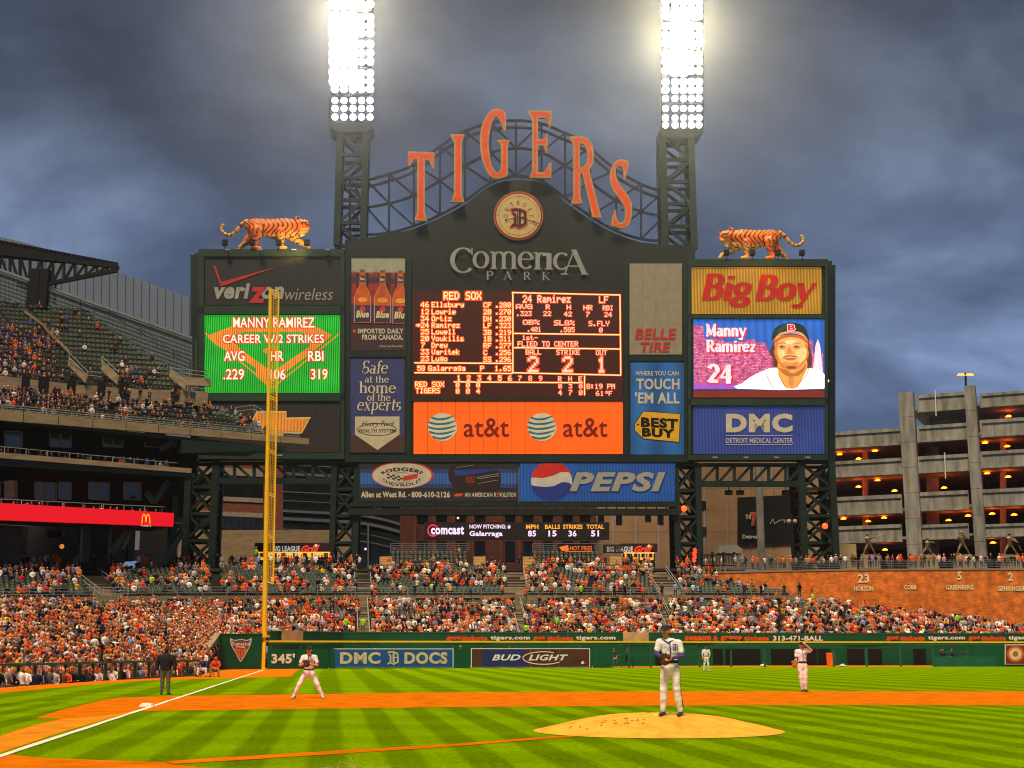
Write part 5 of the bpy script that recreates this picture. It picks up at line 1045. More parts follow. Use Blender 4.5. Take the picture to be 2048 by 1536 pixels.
for s_ in ([(1110, 840), (1130, 900), (1220, 1078)], [(1290, 860), (1340, 960), (1400, 1060)], [(1740, 770), (1700, 880), (1600, 1000), (1560, 1070)]): add(stroke(MB(), BP, [Z(*p) for p in spline(s_, 5, False)], 1.1, .145), 'piping', E_('pipe', (.65, .05, .05)), t)
def slab_word(s_, x0, y0, x1, y1, **k):
    l = MB(); l.cur = 1; serif(l, BP, s_, *Z(x0 + 18, y0 + 14), *Z(x1 + 18, y1 + 14), .17, .34, .2, **k); l.cur = 0; serif(l, BP, s_, *Z(x0, y0), *Z(x1, y1), .19, .27, .15, **k); add(l, 'lettering', [E_('word', (.80, .74, .78)), E_('wordr', (.75, .02, .06))], t)
slab_word('Manny', 225, 135, 820, 345, lo=-.24); slab_word('Ramirez', 235, 370, 960, 535); slab_word('24', 255, 725, 620, 990)
# 11 telephone sign, glowing orange with panel joints
t = ad('advertising_sign', 'glowing orange sign with two striped globes reading at&t, under the number board', (827, 803.5, 1246, 908), shade('lit_orange_panel', (.75, .12, .006), rough=.5, var=.12, vscale=.25, emit=(.85, .075, .002), estr=.42), panels=15, gap=.6)
for cx in (885, 1084):
    l = MB(); poly(l, BP, ell(cx, 854, 29, 28, 44), .165); l.cur = 1
    for k in range(5):
        y = 834 + k * 9.6; hw = sqrt(max(0, 29 ** 2 - ((y + 2 - 854) * 1.03) ** 2)) - .8; pts = [(cx - hw, y - 1), (cx - hw * .45, y + 2.6), (cx + hw * .3, y + 1.2), (cx + hw, y - 3), (cx + hw * .85, y + .5), (cx + hw * .3, y + 5.5), (cx - hw * .4, y + 6.5), (cx - hw, y + 3)]
        poly(l, BP, spline(pts, 3), .172)
    add(l, 'globe', [shade('globe_white', (.72, .70, .50)), shade('globe_teal', (.03, .18, .26))], t)
for a, b in ((927, 1018), (1126, 1215)): add(text(MB(), BP, 'at&t', a, 836, b, 874, .17, bold=.01), 'lettering', shade('sign_maroon', (.22, .012, .006)), t)
# 12, 13 lower signs
def arc(cx, cy, rx, ry, a0, a1, x0, x1, h, top=True):
    def w(x, y):
        u = (x - x0) / (x1 - x0); a = radians(a0 + (a1 - a0) * u); r = y * h
        return cx + (rx + r) * cos(a), cy - (ry + r) * sin(a)
    return w
t = ad('advertising_sign', 'RODGERS CHEVROLET sign with white oval badge and a dark pickup truck picture', (719, 926, 1036, 1003), shade('sign_dusk', (.030, .028, .030), rough=.5, var=.2), off=.12)
l = MB(); l.cur = 0; poly(l, BP, [(720, 938), (1035, 938), (1035, 976), (720, 976)], .13); l.cur = 1; poly(l, BP, [(720, 946), (1035, 946), (1035, 968), (720, 968)], .134)
add(l, 'sky_picture', [ribbed('sign_blue_b', (.02, .05, .22), .45, dark=.6), ribbed('sign_blue_c', (.03, .13, .45), .45, dark=.6)], t)
l = MB(); poly(l, BP, ell(805, 950, 62, 27, 48), .142); l.cur = 1; poly(l, BP, ell(804, 951, 59, 25.5, 48), .146); l.cur = 2
text(l, BP, 'RODGERS', 0, -.5, 1, .5, .152, bold=.04, warp=arc(804, 954, 45, 15.5, 153, 27, 0, 1, -8)); text(l, BP, 'CHEVROLET', 0, -.5, 1, .5, .152, bold=.02, warp=lambda x, y: (804 + 40 * cos(radians(200 + 140 * x)) , 954 - (18 + y * -0) * sin(radians(200 + 140 * x)) + y * 6.5 - 2))
for i in range(6):
    for j in range(3):
        if (i + j) % 2 == 0: x = 774 + i * 5.2; y = 947 + j * 3.2 + i * 1.0; poly(l, BP, [(x, y), (x + 5.2, y + 1), (x + 5.2, y + 4.2), (x, y + 3.2)], .155)
l.cur = 0; poly(l, BP, [(806, 953), (836, 947), (835, 956), (806, 962)], .158); l.cur = 2; stroke(l, BP, ell(804, 955, 20, 10, 24), .6, .150, True)
add(l, 'badge', [shade('badge_red', (.6, .04, .02)), shade('badge_cream', (.55, .50, .38)), M['black']], t)
l = MB(); text(l, BP, 'Allen at West Rd.', 722, 983, 813, 995, .15, bold=.04); poly(l, BP, ell(818, 990, 1.6, 1.6, 10), .15); text(l, BP, '800-610-2126', 823, 983, 900, 995, .15, bold=.04); text(l, BP, 'AN AMERICAN R', 929, 985, 993, 994, .15, bold=.02); text(l, BP, 'VOLUTION', 998, 985, 1032, 994, .15, bold=.02)
l.cur = 1; poly(l, BP, [(908, 990), (913, 987), (920, 987), (926, 987), (924, 992), (918, 993), (910, 993)], .15); text(l, BP, 'E', 993.5, 985, 997.5, 994, .15, bold=.02); add(l, 'lettering', [signw, shade('emblem_orange_b', (.65, .10, .01))], t)
l = MB(); tk = [(897, 944), (903, 932), (915, 926.5), (950, 926.5), (966, 936), (998, 943), (1002, 955), (1001, 968), (992, 980), (940, 984), (912, 980), (903, 968), (898, 958)]
poly(l, BP, spline(tk, 3), .145); l.cur = 1; poly(l, BP, [(908, 940), (965, 938), (990, 941), (960, 946), (922, 952), (910, 948)], .149); l.cur = 2; stroke(l, BP, [(953, 955), (998, 947)], 1, .153); stroke(l, BP, [(955, 958), (998, 951)], 1, .153); stroke(l, BP, [(956, 967), (996, 960)], .8, .153); stroke(l, BP, [(912, 935), (950, 930)], .7, .153)
l.cur = 3; text(l, BP, 'BUILT', 932, 953, 950, 959, .155); text(l, BP, 'TOUGH', 932, 960, 950, 966, .155)
l2 = MB(); l2.v, l2.f, l2.m = l.v, l.f, l.m
add(l, 'truck_picture', [shade('truck_dark', (.022, .016, .014)), shade('truck_blue', (.02, .05, .30)), signg, shade('badge_red', (0, 0, 0))], t)
t = ad('advertising_sign', 'blue PEPSI sign with a red, white and blue ball, below the number board', (1040, 926, 1350, 1003), ribbed('sign_bright_blue', (.008, .085, .36), .45, (.006, .06, .30), .15, dark=.65))
l = MB(); bo = [p for p in ell(1103, 962, 41, 40, 48)]; bo = [(x, min(1002.5, max(926.5, y))) for x, y in bo]; l.cur = 1; poly(l, BP, bo, .14)
l.cur = 0; poly(l, BP, [p for p in bo if p[1] < 955] + [(1142, 950), (1125, 948), (1100, 958), (1080, 960), (1062, 955)][::1], .146) if False else None
topc = [(x, y) for x, y in ell(1103, 962, 40.9, 39.9, 48, 190, 342)]; topc = [(x, max(926.5, y)) for x, y in topc]
poly(l, BP, topc + [(1138, 945), (1122, 944), (1104, 952), (1086, 956), (1070, 955)], .146)
botc = [(x, min(1002.5, y)) for x, y in ell(1103, 962, 40.9, 39.9, 48, 12, 168)]; l.cur = 2; poly(l, BP, botc + [(1070, 972), (1090, 974), (1108, 972), (1124, 964), (1138, 965)], .146)
add(l, 'ball', [shade('ball_red', (.60, .025, .02)), shade('ball_white', (.60, .58, .50)), shade('ball_navy', (.02, .04, .26))], t)
l = MB(); l.cur = 1; text(l, BP, 'PEPSI', 1137, 943, 1334, 986, .155, bold=.075, shear=.25); l.cur = 0; text(l, BP, 'PEPSI', 1139, 944, 1331, 983, .165, bold=.045, shear=.25); add(l, 'lettering', [signg, shade('sign_navy', (0, 0, 0))], t)
# beam below, strip display
low = thing('lower_sign_beam', 'dark horizontal girder under the two lower signs', 'girder', BP.hit(1030, 1030))
add(rect(MB(), BP, 699, 1004.5, 1354, 1013, .1, .6), 'upper_girder', M['dgreen'], low); add(rect(MB(), BP, 697, 1017, 1356, 1030, .3, 1.0), 'lower_girder', M['bgreen'], low)
for x in range(712, 1350, 20): add(rect(MB(), BP, x, 1013.2, x + 2, 1016.8, .0, .3), 'strut', M['dgreen'], low)
t = ad('pitch_display', 'long dark LED strip reading comcast, NOW PITCHING Galarraga, MPH 85 and pitch counts', (850, 1046, 1217, 1078), shade('strip_black', (.018, .014, .014)))
l = MB(); text(l, BP, 'comcast', 862, 1052, 928, 1069, .16, bold=.04); text(l, BP, 'NOW PITCHING: #', 939, 1049, 1021, 1058, .16, bold=.02); text(l, BP, 'Galarraga', 939, 1062, 1005, 1075, .16, bold=.03)
for s_, x in (('85', 1064), ('15', 1105), ('36', 1145), ('51', 1190)): text(l, BP, s_, x - 8, 1061, x + 8, 1073, .16, bold=.03)
l.cur = 1
for s_, a, b in (('MPH', 1052, 1077), ('BALLS', 1090, 1120), ('STRIKES', 1126, 1165), ('TOTAL', 1173, 1208)): text(l, BP, s_, a, 1049, b, 1058, .16, bold=.03)
l.cur = 2; stroke(l, BP, ell(866, 1061, 10, 11, 22, 50, 330), 3, .15); add(l, 'lettering', [glow('led_lilac', (.95, .72, 1.0), 1.0), glow('led_amber', (1.0, .42, .03), .9), glow('led_crimson', (.85, .02, .08), .9)], t)
# ------- main number board
t = thing('number_board', 'black LED number board with glowing orange line-up, ball, strike and out counts', 'scoreboard display', BP.hit(1035, 795))
add(rect(MB(), BP, 824, 580, 1247, 797, .08, .1), 'frame', M['dgreen'], t)
add(rect(MB(), BP, 825, 582, 1246, 796, .12), 'panel', shade('led_board_face', (.014, .005, .003), rough=.6, var=.3, vscale=.3, emit=(.10, .008, .002), estr=.22), t)
q = lambda x: 820 + x * .22786
qy = lambda y: 570 + y * .22786
rows = [(295, 60, 625, 128, 'RED SOX', 1), (990, 90, 1410, 155, '24 Ramirez', 1), (1660, 98, 1740, 158, 'LF', 1)]
for s_, y in (('46 Ellsbury', 150), ('12 Lowrie', 212), ('34 Ortiz', 272), ('24 Ramirez', 330), ('25 Lowell', 388), ('20 Youkilis', 447), ('7 Drew', 505), ('33 Varitek', 565), ('23 Lugo', 625)):
    a, b = s_.split(); rows += [(165 - 35 * len(a) if len(a) > 1 else 100, y, 165 if len(a) > 1 else 130, y + 45, a, 0), (190, y, 190 + 36 * len(b) - 6, y + 45, b, 0)]
for s_, y in (('CF .280', 153), ('2B .270', 214), ('DH .230', 275), ('LF .323', 334), ('3B .219', 394), ('1B .311', 451), ('RF .277', 510), ('C .256', 570), ('SS .296', 630)):
    a, b = s_.split(); rows += [(645, y, 645 + 36 * len(a) - 4, y + 44, a, 0), (750, y, 885, y + 44, b, 0)]
rows += [(55, 335, 90, 372, '*', 0), (65, 708, 130, 752, '58', 0), (160, 708, 485, 752, 'Galarraga', 0), (617, 710, 650, 754, 'P', 0), (745, 710, 887, 755, '1.65', 0),
 (930, 168, 1072, 210, 'AVG', 0), (1192, 172, 1226, 213, 'R', 0), (1375, 175, 1412, 216, 'H', 0), (1522, 177, 1600, 220, 'HR', 0), (1692, 180, 1782, 222, 'RBI', 0),
 (935, 230, 1068, 272, '.323', 0), (1170, 230, 1238, 272, '22', 0), (1352, 234, 1420, 276, '42', 0), (1545, 236, 1577, 278, '7', 0), (1705, 238, 1772, 280, '24', 0),
 (992, 306, 1135, 348, 'OB%', 0), (1265, 310, 1443, 354, 'SLG%', 0), (1568, 316, 1750, 360, 'S.FLY', 0), (1030, 368, 1150, 410, '.401', 0), (1318, 370, 1445, 414, '.585', 0), (1660, 375, 1690, 416, '0', 0),
 (985, 442, 1120, 482, '1st-', 0), (945, 494, 1475, 540, 'FLIED TO CENTER', 0), (1015, 566, 1150, 610, 'BALL', 0), (1285, 568, 1490, 612, 'STRIKE', 0), (1632, 572, 1728, 615, 'OUT', 0),
 (1035, 626, 1125, 765, '2', 2), (1340, 628, 1425, 765, '2', 2), (1645, 632, 1718, 767, '1', 2), (45, 848, 298, 893, 'RED SOX', 0), (50, 903, 262, 950, 'TIGERS', 0), (1550, 868, 1798, 912, '8:19 PM', 0)]
for i, x in enumerate((428, 515, 608, 697, 788, 877, 965, 1055, 1145)): rows.append((x - 15, 793 + i * .6, x + 15, 838 + i * .6, str(i + 1), 0))
for c, x in zip('RHE', (1315, 1405, 1495)): rows.append((x - 15, 802, x + 15, 846, c, 0))
for c, x in zip('000', (418, 508, 598)): rows.append((x - 15, 860, x + 15, 898, c, 0))
for c, x in zip('004', (418, 508, 598)): rows.append((x - 15, 910, x + 15, 952, c, 0))
for c, x in zip('030', (1318, 1408, 1498)): rows.append((x - 15, 870, x + 15, 908, c, 0))
for c, x in zip('470', (1318, 1408, 1498)): rows.append((x - 15, 922, x + 15, 966, c, 0))
ledo = glow('led_warm', (1.0, .50, .20), 1.9); ledh = glow('led_orange_halo', (.85, .055, .004), 1.05); ledp = glow('led_pinkish', (.90, .50, .33), 1.2)  # halo: orange bloom of the LEDs, drawn as wider glowing shapes behind them
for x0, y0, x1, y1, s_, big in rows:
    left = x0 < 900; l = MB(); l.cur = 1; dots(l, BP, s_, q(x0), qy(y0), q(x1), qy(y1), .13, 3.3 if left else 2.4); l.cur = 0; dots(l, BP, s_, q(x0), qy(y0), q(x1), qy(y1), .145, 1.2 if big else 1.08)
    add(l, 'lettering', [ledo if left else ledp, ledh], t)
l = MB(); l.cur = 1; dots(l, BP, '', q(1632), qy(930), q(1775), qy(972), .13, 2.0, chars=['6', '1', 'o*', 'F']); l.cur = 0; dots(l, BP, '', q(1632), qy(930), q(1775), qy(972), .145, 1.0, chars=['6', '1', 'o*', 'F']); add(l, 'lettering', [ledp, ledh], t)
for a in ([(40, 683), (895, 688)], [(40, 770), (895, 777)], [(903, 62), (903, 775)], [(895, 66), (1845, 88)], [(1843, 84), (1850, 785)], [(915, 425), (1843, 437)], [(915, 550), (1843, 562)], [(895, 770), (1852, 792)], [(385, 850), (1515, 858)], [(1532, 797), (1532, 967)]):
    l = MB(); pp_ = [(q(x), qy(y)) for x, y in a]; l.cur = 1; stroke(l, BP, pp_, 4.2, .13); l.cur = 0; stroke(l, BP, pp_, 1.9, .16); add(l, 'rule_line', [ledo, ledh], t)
# ------- name and clock on the upper panel
t = thing('park_name_sign', 'grey seriffed ComericA PARK letters on the upper part of the scoreboard', 'sign', BP.hit(1035, 560))
zz = lambda x, y: (890 + x * .14648, 480 + y * .14648)
grl = shade('name_grey', (.30, .31, .29), rough=.4, var=.1)
for s_, x0, y0, x1, y1, lo, hi in (('C', 70, 95, 400, 455, 0, 1), ('o', 372, 150, 608, 390, 0, .66), ('m', 605, 150, 1000, 395, 0, .66), ('e', 990, 155, 1215, 398, 0, .66), ('r', 1195, 160, 1400, 402, 0, .66), ('1', 1340, 168, 1500, 402, 0, .66), ('c', 1470, 168, 1690, 410, 0, .66), ('A', 1590, 130, 1950, 472, 0, 1), ('P', 555, 425, 665, 540, 0, 1), ('A', 795, 430, 915, 542, 0, 1), ('R', 1065, 435, 1175, 545, 0, 1), ('K', 1320, 440, 1440, 548, 0, 1)):
    l = MB(); a, b = zz(x0, y0), zz(x1, y1); serif(l, BP, s_, *a, *b, .35, .17 if s_ in 'CA' else .145, .045, lo=lo, hi=hi); add(l, 'letter', grl, t)
t = thing('round_clock', 'round cream clock with a red rim, a blackletter D and the word DETROIT', 'clock', BP.hit(1036, 480))
for r, m, o in ((49.5, shade('clock_rim_gold', (.35, .16, .05)), .30), (47.6, shade('clock_rim_red', (.35, .015, .01)), .34), (44.6, shade('clock_face', (.50, .36, .14), rough=.5, emit=(.5, .33, .1), estr=.10), .38)): add(poly(MB(), BP, ell(1037, 431.5, r, r * .985, 56), o, .25), 'rim' if r > 45 else 'face', m, t)
dk2 = shade('clock_ink', (.10, .015, .012)); add(stroke(MB(), BP, ell(1037, 431.5, 39.5, 39, 48), .7, .40, True), 'minute_ring', shade('clock_olive', (.20, .16, .06)), t)
for i in range(12): a = radians(30 * i); add(stroke(MB(), BP, [(1037 + 39 * cos(a), 431.5 + 38.5 * sin(a)), (1037 + 43 * cos(a), 431.5 + 42 * sin(a))], .8, .41), 'hour_mark', dk2, t)
for i, c in enumerate('DETROIT'):
    a = radians(180 - 30 * i); l = MB()
    def wp(x, y, a=a): r = 30 - y * 9; s = (x - .5) * (6 if c != 'I' else 1.6); return 1037 + cos(a) * r + sin(a) * s, 431.5 - sin(a) * r + cos(a) * s
    text(l, BP, c, 0, 0, 1, 1, .41, bold=-.005, warp=wp); add(l, 'letter', dk2, t)
l = MB(); l.cur = 0; old_D(l, BP, 1037, 437, 39, .44); add(l, 'emblem', shade('clock_red', (.52, .03, .015)), t)
l = MB(); old_D(l, BP, 1037.5, 436, 33, .47); add(l, 'emblem_core', shade('clock_dark', (.035, .01, .014)), t)
for e in ((1010, 441), (1078, 447)): add(stroke(MB(), BP, [(1037, 434), e], 1.8, .52), 'clock_hand', dk2, t); 
for e in ((1012, 440), (1068, 443)): add(poly(MB(), BP, ell(*e, 2.6, 2.2, 10), .53), 'hand_ring', dk2, t)

# ------- truss arch behind the team name
AP = Plane(184.4 + 4.0, .058)
ar = thing('truss_arch', 'dark curved steel truss that carries the big team letters above the scoreboard', 'truss', AP.hit(1030, 480))
topl = spline([(700, 356), (733, 360), (775, 349), (815, 336), (852, 314), (880, 293), (925, 264), (975, 247), (1030, 241), (1080, 246), (1120, 262), (1165, 283), (1205, 318), (1240, 345), (1285, 370), (1330, 385)], 3, False)
def ys(l, x):
    for a, b in zip(l, l[1:]):
        if a[0] <= x <= b[0]: return a[1] + (b[1] - a[1]) * (x - a[0]) / (b[0] - a[0])
    return l[-1][1]
xs = [700, 733, 778, 828, 880, 930, 981, 1032, 1083, 1130, 1180, 1232, 1282, 1328]
botl = spline([(700, 474), (733, 470), (778, 466), (828, 452), (880, 430), (930, 402), (981, 366), (1032, 352), (1083, 362), (1130, 396), (1180, 432), (1232, 462), (1282, 478), (1328, 482)], 3, False)
for dep in (0, -2.6):
    for nm, cur in (('chord', [(x, ys(topl, x)) for x in np.linspace(700, 1328, 44)]), ('chord', [(x, ys(topl, x) + 14) for x in np.linspace(700, 1328, 44)]), ('chord', [(x, (ys(topl, x) + ys(botl, x)) / 2) for x in np.linspace(700, 1328, 44)]), ('chord', [(x, ys(botl, x)) for x in np.linspace(700, 1328, 44)])):
        c = MB()
        for a, b in zip(cur, cur[1:]): c.beam(AP.hit(*a, dep), AP.hit(*b, dep), .34)
        add(c, nm, M['steel'], ar)
    for i, x in enumerate(xs):
        t0, b0, m0 = ys(topl, x), ys(botl, x), (ys(topl, x) + ys(botl, x)) / 2
        add(MB().beam(AP.hit(x, t0, dep), AP.hit(x, b0, dep), .32), 'vertical_bar', M['steel'], ar)
        if i < len(xs) - 1:
            x2 = xs[i + 1]; t1, b1 = ys(topl, x2), ys(botl, x2); m1 = (t1 + b1) / 2
            if x2 <= 1032: add(MB().beam(AP.hit(x, t0, dep), AP.hit(x2, m1, dep), .27), 'diagonal_bar', M['steel'], ar); add(MB().beam(AP.hit(x, m0, dep), AP.hit(x2, b1, dep), .27), 'diagonal_bar', M['steel'], ar)
            else: add(MB().beam(AP.hit(x, m0, dep), AP.hit(x2, t1, dep), .27), 'diagonal_bar', M['steel'], ar); add(MB().beam(AP.hit(x, b0, dep), AP.hit(x2, m1, dep), .27), 'diagonal_bar', M['steel'], ar)
for x in xs:
    for y in (ys(topl, x), ys(botl, x)): add(MB().beam(AP.hit(x, y, 0), AP.hit(x, y, -2.6), .15), 'cross_bar', M['steel'], ar)
# ------- the six big letters, traced outlines in their own places
LP = Plane(184.4 - 1.2, .058)
lt = thing('team_name_sign', 'big orange letters TIGERS with cream edges standing in an arch above the scoreboard', 'sign', LP.hit(1040, 400))
z1 = lambda l: [(790 + x * .18235, 200 + y * .18235) for x, y in l]
z2 = lambda l: [(1030 + x * .18235, 200 + y * .18235) for x, y in l]
LT = {
 'T': z1([(145, 562), (432, 572), (430, 750), (412, 752), (372, 660), (330, 655), (328, 1230), (355, 1325), (210, 1318), (240, 1230), (243, 650), (205, 652), (165, 720), (145, 718)]),
 'I': z1([(605, 372), (765, 372), (735, 455), (735, 1035), (762, 1118), (610, 1118), (645, 1035), (650, 455)]),
 'G': z1([(1215, 318), (1190, 320), (1160, 235), (1110, 180), (1068, 235), (1035, 380), (1030, 520), (1055, 680), (1085, 760), (1120, 790), (1155, 760), (1160, 740), (1163, 520), (1150, 480), (1115, 440), (1260, 440), (1238, 500), (1238, 800), (1200, 840), (1130, 862), (1060, 845), (1010, 780), (960, 660), (935, 500), (940, 330), (985, 200), (1050, 115), (1120, 92), (1175, 108), (1218, 150)]),
 'E': z2([(148, 112), (402, 118), (395, 300), (378, 298), (338, 195), (255, 192), (250, 425), (312, 428), (345, 365), (358, 365), (355, 580), (338, 578), (312, 500), (252, 498), (250, 790), (320, 792), (380, 685), (402, 690), (398, 855), (155, 850), (190, 770), (192, 230), (180, 190)]),
}
LTH = {}
LT['R'] = z2([(595, 400), (740, 398), (800, 418), (848, 480), (866, 580), (860, 680), (815, 765), (945, 1270), (955, 1290), (850, 1285), (735, 800), (718, 800), (718, 1060), (745, 1135), (610, 1135), (640, 1060), (640, 480)])
LTH['R'] = [z2([(712, 475), (712, 735), (750, 730), (785, 690), (795, 600), (785, 530), (755, 482)])]
LT['S'] = z2([(1248, 680), (1215, 855), (1195, 852), (1185, 760), (1160, 725), (1125, 730), (1105, 770), (1115, 850), (1160, 940), (1225, 1020), (1270, 1100), (1285, 1200), (1270, 1320), (1225, 1390), (1160, 1405), (1095, 1385), (1055, 1362), (1088, 1210), (1105, 1215), (1115, 1290), (1145, 1340), (1185, 1335), (1210, 1270), (1200, 1180), (1160, 1100), (1090, 1010), (1050, 920), (1040, 820), (1060, 730), (1110, 665), (1165, 648), (1210, 662)])
for k, o in LT.items():
    if k in 'GS': o = spline(o, 3)
    hs = LTH.get(k, []); g_ = MB(); poly(g_, LP, o, 0, .55, holes=hs); g_.cur = 1
    poly(g_, LP, inset(o, 3.3), .03, holes=[inset(spline(h, 2), -2.6) for h in hs]); add(g_, 'letter', [shade('letter_edge', (.50, .30, .10)), shade('letter_orange', (.70, .065, .008), rough=.45, emit=(.7, .05, .005), estr=.12)], lt, label='orange letter %s with a cream edge' % k)
for x, y in ((845, 400), (915, 350), (985, 330), (1080, 310), (1160, 360), (1245, 420)): add(MB().beam(LP.hit(x, y, -.6), LP.hit(x, y, -4.6), .25), 'bracket', M['steel'], lt)

# ------- lattice towers of the flood lights and below the board
def lattice(parent, pl, x0, x1, y0, y1, dep, n, w=.5, m=None, off=0.0, xx=True, mid=True, t2=None):
    m = m or M['dgreen']; ref = (y0 + y1) / 2; X0 = pl.x(x0, ref) if t2 is None else None
    A = [pl.hit(x0, y0, off), pl.hit(x1, y0, off)]; B = [pl.hit(x0, y1, off), pl.hit(x1, y1, off)]
    for k in (0, 1): A[k].x = B[k].x = (A[k].x + B[k].x) / 2; A[k].y = B[k].y = pl.a + pl.b * A[k].x - off * pl.k
    dv = -pl.n * dep; C = [[a + d for a in A for d in (Vector(), dv)], [b + d for b in B for d in (Vector(), dv)]]
    for a, b in zip(*C): add(MB().beam(b, a, w), 'column', m, parent)
    pr_ = [(0, 2), (1, 3), (0, 1), (2, 3)]
    for i in range(n + 1):
        t = i / n
        for a, b in pr_: add(MB().beam(C[1][a].lerp(C[0][a], t), C[1][b].lerp(C[0][b], t), w * .5), 'cross_bar', m, parent)
        if i < n:
            u = (i + 1) / n
            for a, b in pr_[:2] + pr_[2:]:
                if i % 2 or xx: add(MB().beam(C[1][a].lerp(C[0][a], t), C[1][b].lerp(C[0][b], u), w * .42), 'diagonal_bar', m, parent)
                if not i % 2 or xx: add(MB().beam(C[1][b].lerp(C[0][b], t), C[1][a].lerp(C[0][a], u), w * .42), 'diagonal_bar', m, parent)
    return C
TP = Plane(184.4 + 3.0, .058)
fl_h = glow('floodlight_glass_hot', (1.0, .92, .78), 85.0); fl_w = glow('floodlight_glass', (1.0, .93, .82), 22.0); fl_p = glow('floodlight_glass_dim', (1.0, .86, .95), 9.0)
def light_tower(lab, x0, x1, ytop, ybot, cols, rows, base_y, bank):
    t = thing('light_tower', lab, 'light tower', TP.hit((x0 + x1) / 2, base_y))
    C = lattice(t, TP, x0, x1, ytop, base_y, 3.2, 5, .95, M['dgreen'], xx=False)
    lad = MB(); a = TP.hit(x1 - 17, base_y, -1.2); b = TP.hit(x1 - 17, ytop, -1.2); b.x = a.x; b.y = a.y
    for g in (-.28, .28): lad.beam(a + Vector((g, 0, 0)), b + Vector((g, 0, 0)), .06)
    for k in range(60): p = a.lerp(b, k / 60); lad.beam(p - Vector((.28, 0, 0)), p + Vector((.28, 0, 0)), .05)
    add(lad, 'ladder', M['steel'], t)
    bx0, bx1 = bank; hd_ = MB(); hd_.cur = 0
    hd_.prism([[TP.hit(x, y, .6) for x, y in ((bx0, ytop - 20), (bx1, ytop - 20), (bx1, ytop - 13), (x1 + 4, ytop - 1), (x0 - 4, ytop - 1), (bx0, ytop - 13))]], -TP.n * 4.4); add(hd_, 'platform', M['dgreen'], t)
    for x in (bx0 + 2, (bx0 + bx1) / 2, bx1 - 2): add(MB().beam(TP.hit(x, ytop - 18, -.2), TP.hit(x, -120, -.2), .3), 'mast', M['dgreen'], t)
    for y in sorted(set(rows)):
        add(MB().beam(TP.hit(bx0, y + 1, -.2), TP.hit(bx1, y + 1, -.2), .16), 'lamp_rail', M['dgreen'], t)
    for i in range(2, len(rows), 3): y = (rows[i] + (rows[i + 1] if i + 1 < len(rows) else rows[i] + 20)) / 2; c = MB(); c.beam(TP.hit(bx0, y, .9), TP.hit(bx1, y, .9), .1, 1.6) if False else c.hexa([TP.hit(bx0, y + 2, .9), TP.hit(bx1, y + 2, .9), TP.hit(bx1, y + 2, -1.5), TP.hit(bx0, y + 2, -1.5), TP.hit(bx0, y + 1, .9), TP.hit(bx1, y + 1, .9), TP.hit(bx1, y + 1, -1.5), TP.hit(bx0, y + 1, -1.5)]); add(c, 'catwalk', M['dgreen'], t)
    aim = Vector((0, 40, 0))
    for j, y in enumerate(rows):
        for i, x in enumerate(cols):
            p = TP.hit(x, y, .7); d = (aim - p).normalized(); big = bank[2:] == () and False
            hot = (lab[0] == 'l' and i < 3 and y < 165) or (lab[0] == 'r' and i in (1, 2) and 30 < y < 150); r = .86 if hot else (.55 if y < 190 else .47)  # hot lamps: blown-out glare put into wider glass discs that merge
            c = MB(); c.tube(p - d * .55, p, .25, r, 12, cap=False); add(c, 'lamp_housing', M['grey'], t)
            g_ = MB(); a = d.cross(Vector((0, 0, 1))).normalized(); b = a.cross(d)
            g_.v = [tuple(p + d * .02 + a * cos(2 * pi * k / 14) * r + b * sin(2 * pi * k / 14) * r) for k in range(14)]; g_.f = [tuple(range(14))]; g_.m = [0]
            add(g_, 'lamp_glass', fl_h if hot else fl_w if y < 190 or (i + j) % 2 else fl_p, t)
rL = [234, 217, 201, 178, 162, 146, 123, 106, 88, 66, 51, 35, 8, -8, -24]; rR = [250, 236, 217, 197, 180, 164, 141, 123, 109, 86, 70, 53, 31, 18, 4, -20]
lamp('SPOT', 'tower_floodlight', TP.hit(1360, 70, 2.5), (34, 74, 0), 150000, (1, .86, .45), spot_size=radians(150), spot_blend=1, shadow_soft_size=4)
lamp('SPOT', 'tower_floodlight', TP.hit(690, 20, 2.5), (0, 60, 0), 100000, (1, .86, .50), spot_size=radians(150), spot_blend=1, shadow_soft_size=4)
light_tower('left light tower with blinding lamps, rising beside the letter T', 677, 729, 266, 0, [670, 688, 706, 723, 740], rL, 492, (658, 747))
light_tower('right light tower with bright lamps, rising beside the letter S', 1328, 1385, 276, 0, [1331, 1350, 1367, 1383, 1398], rR, 498, (1321, 1407))

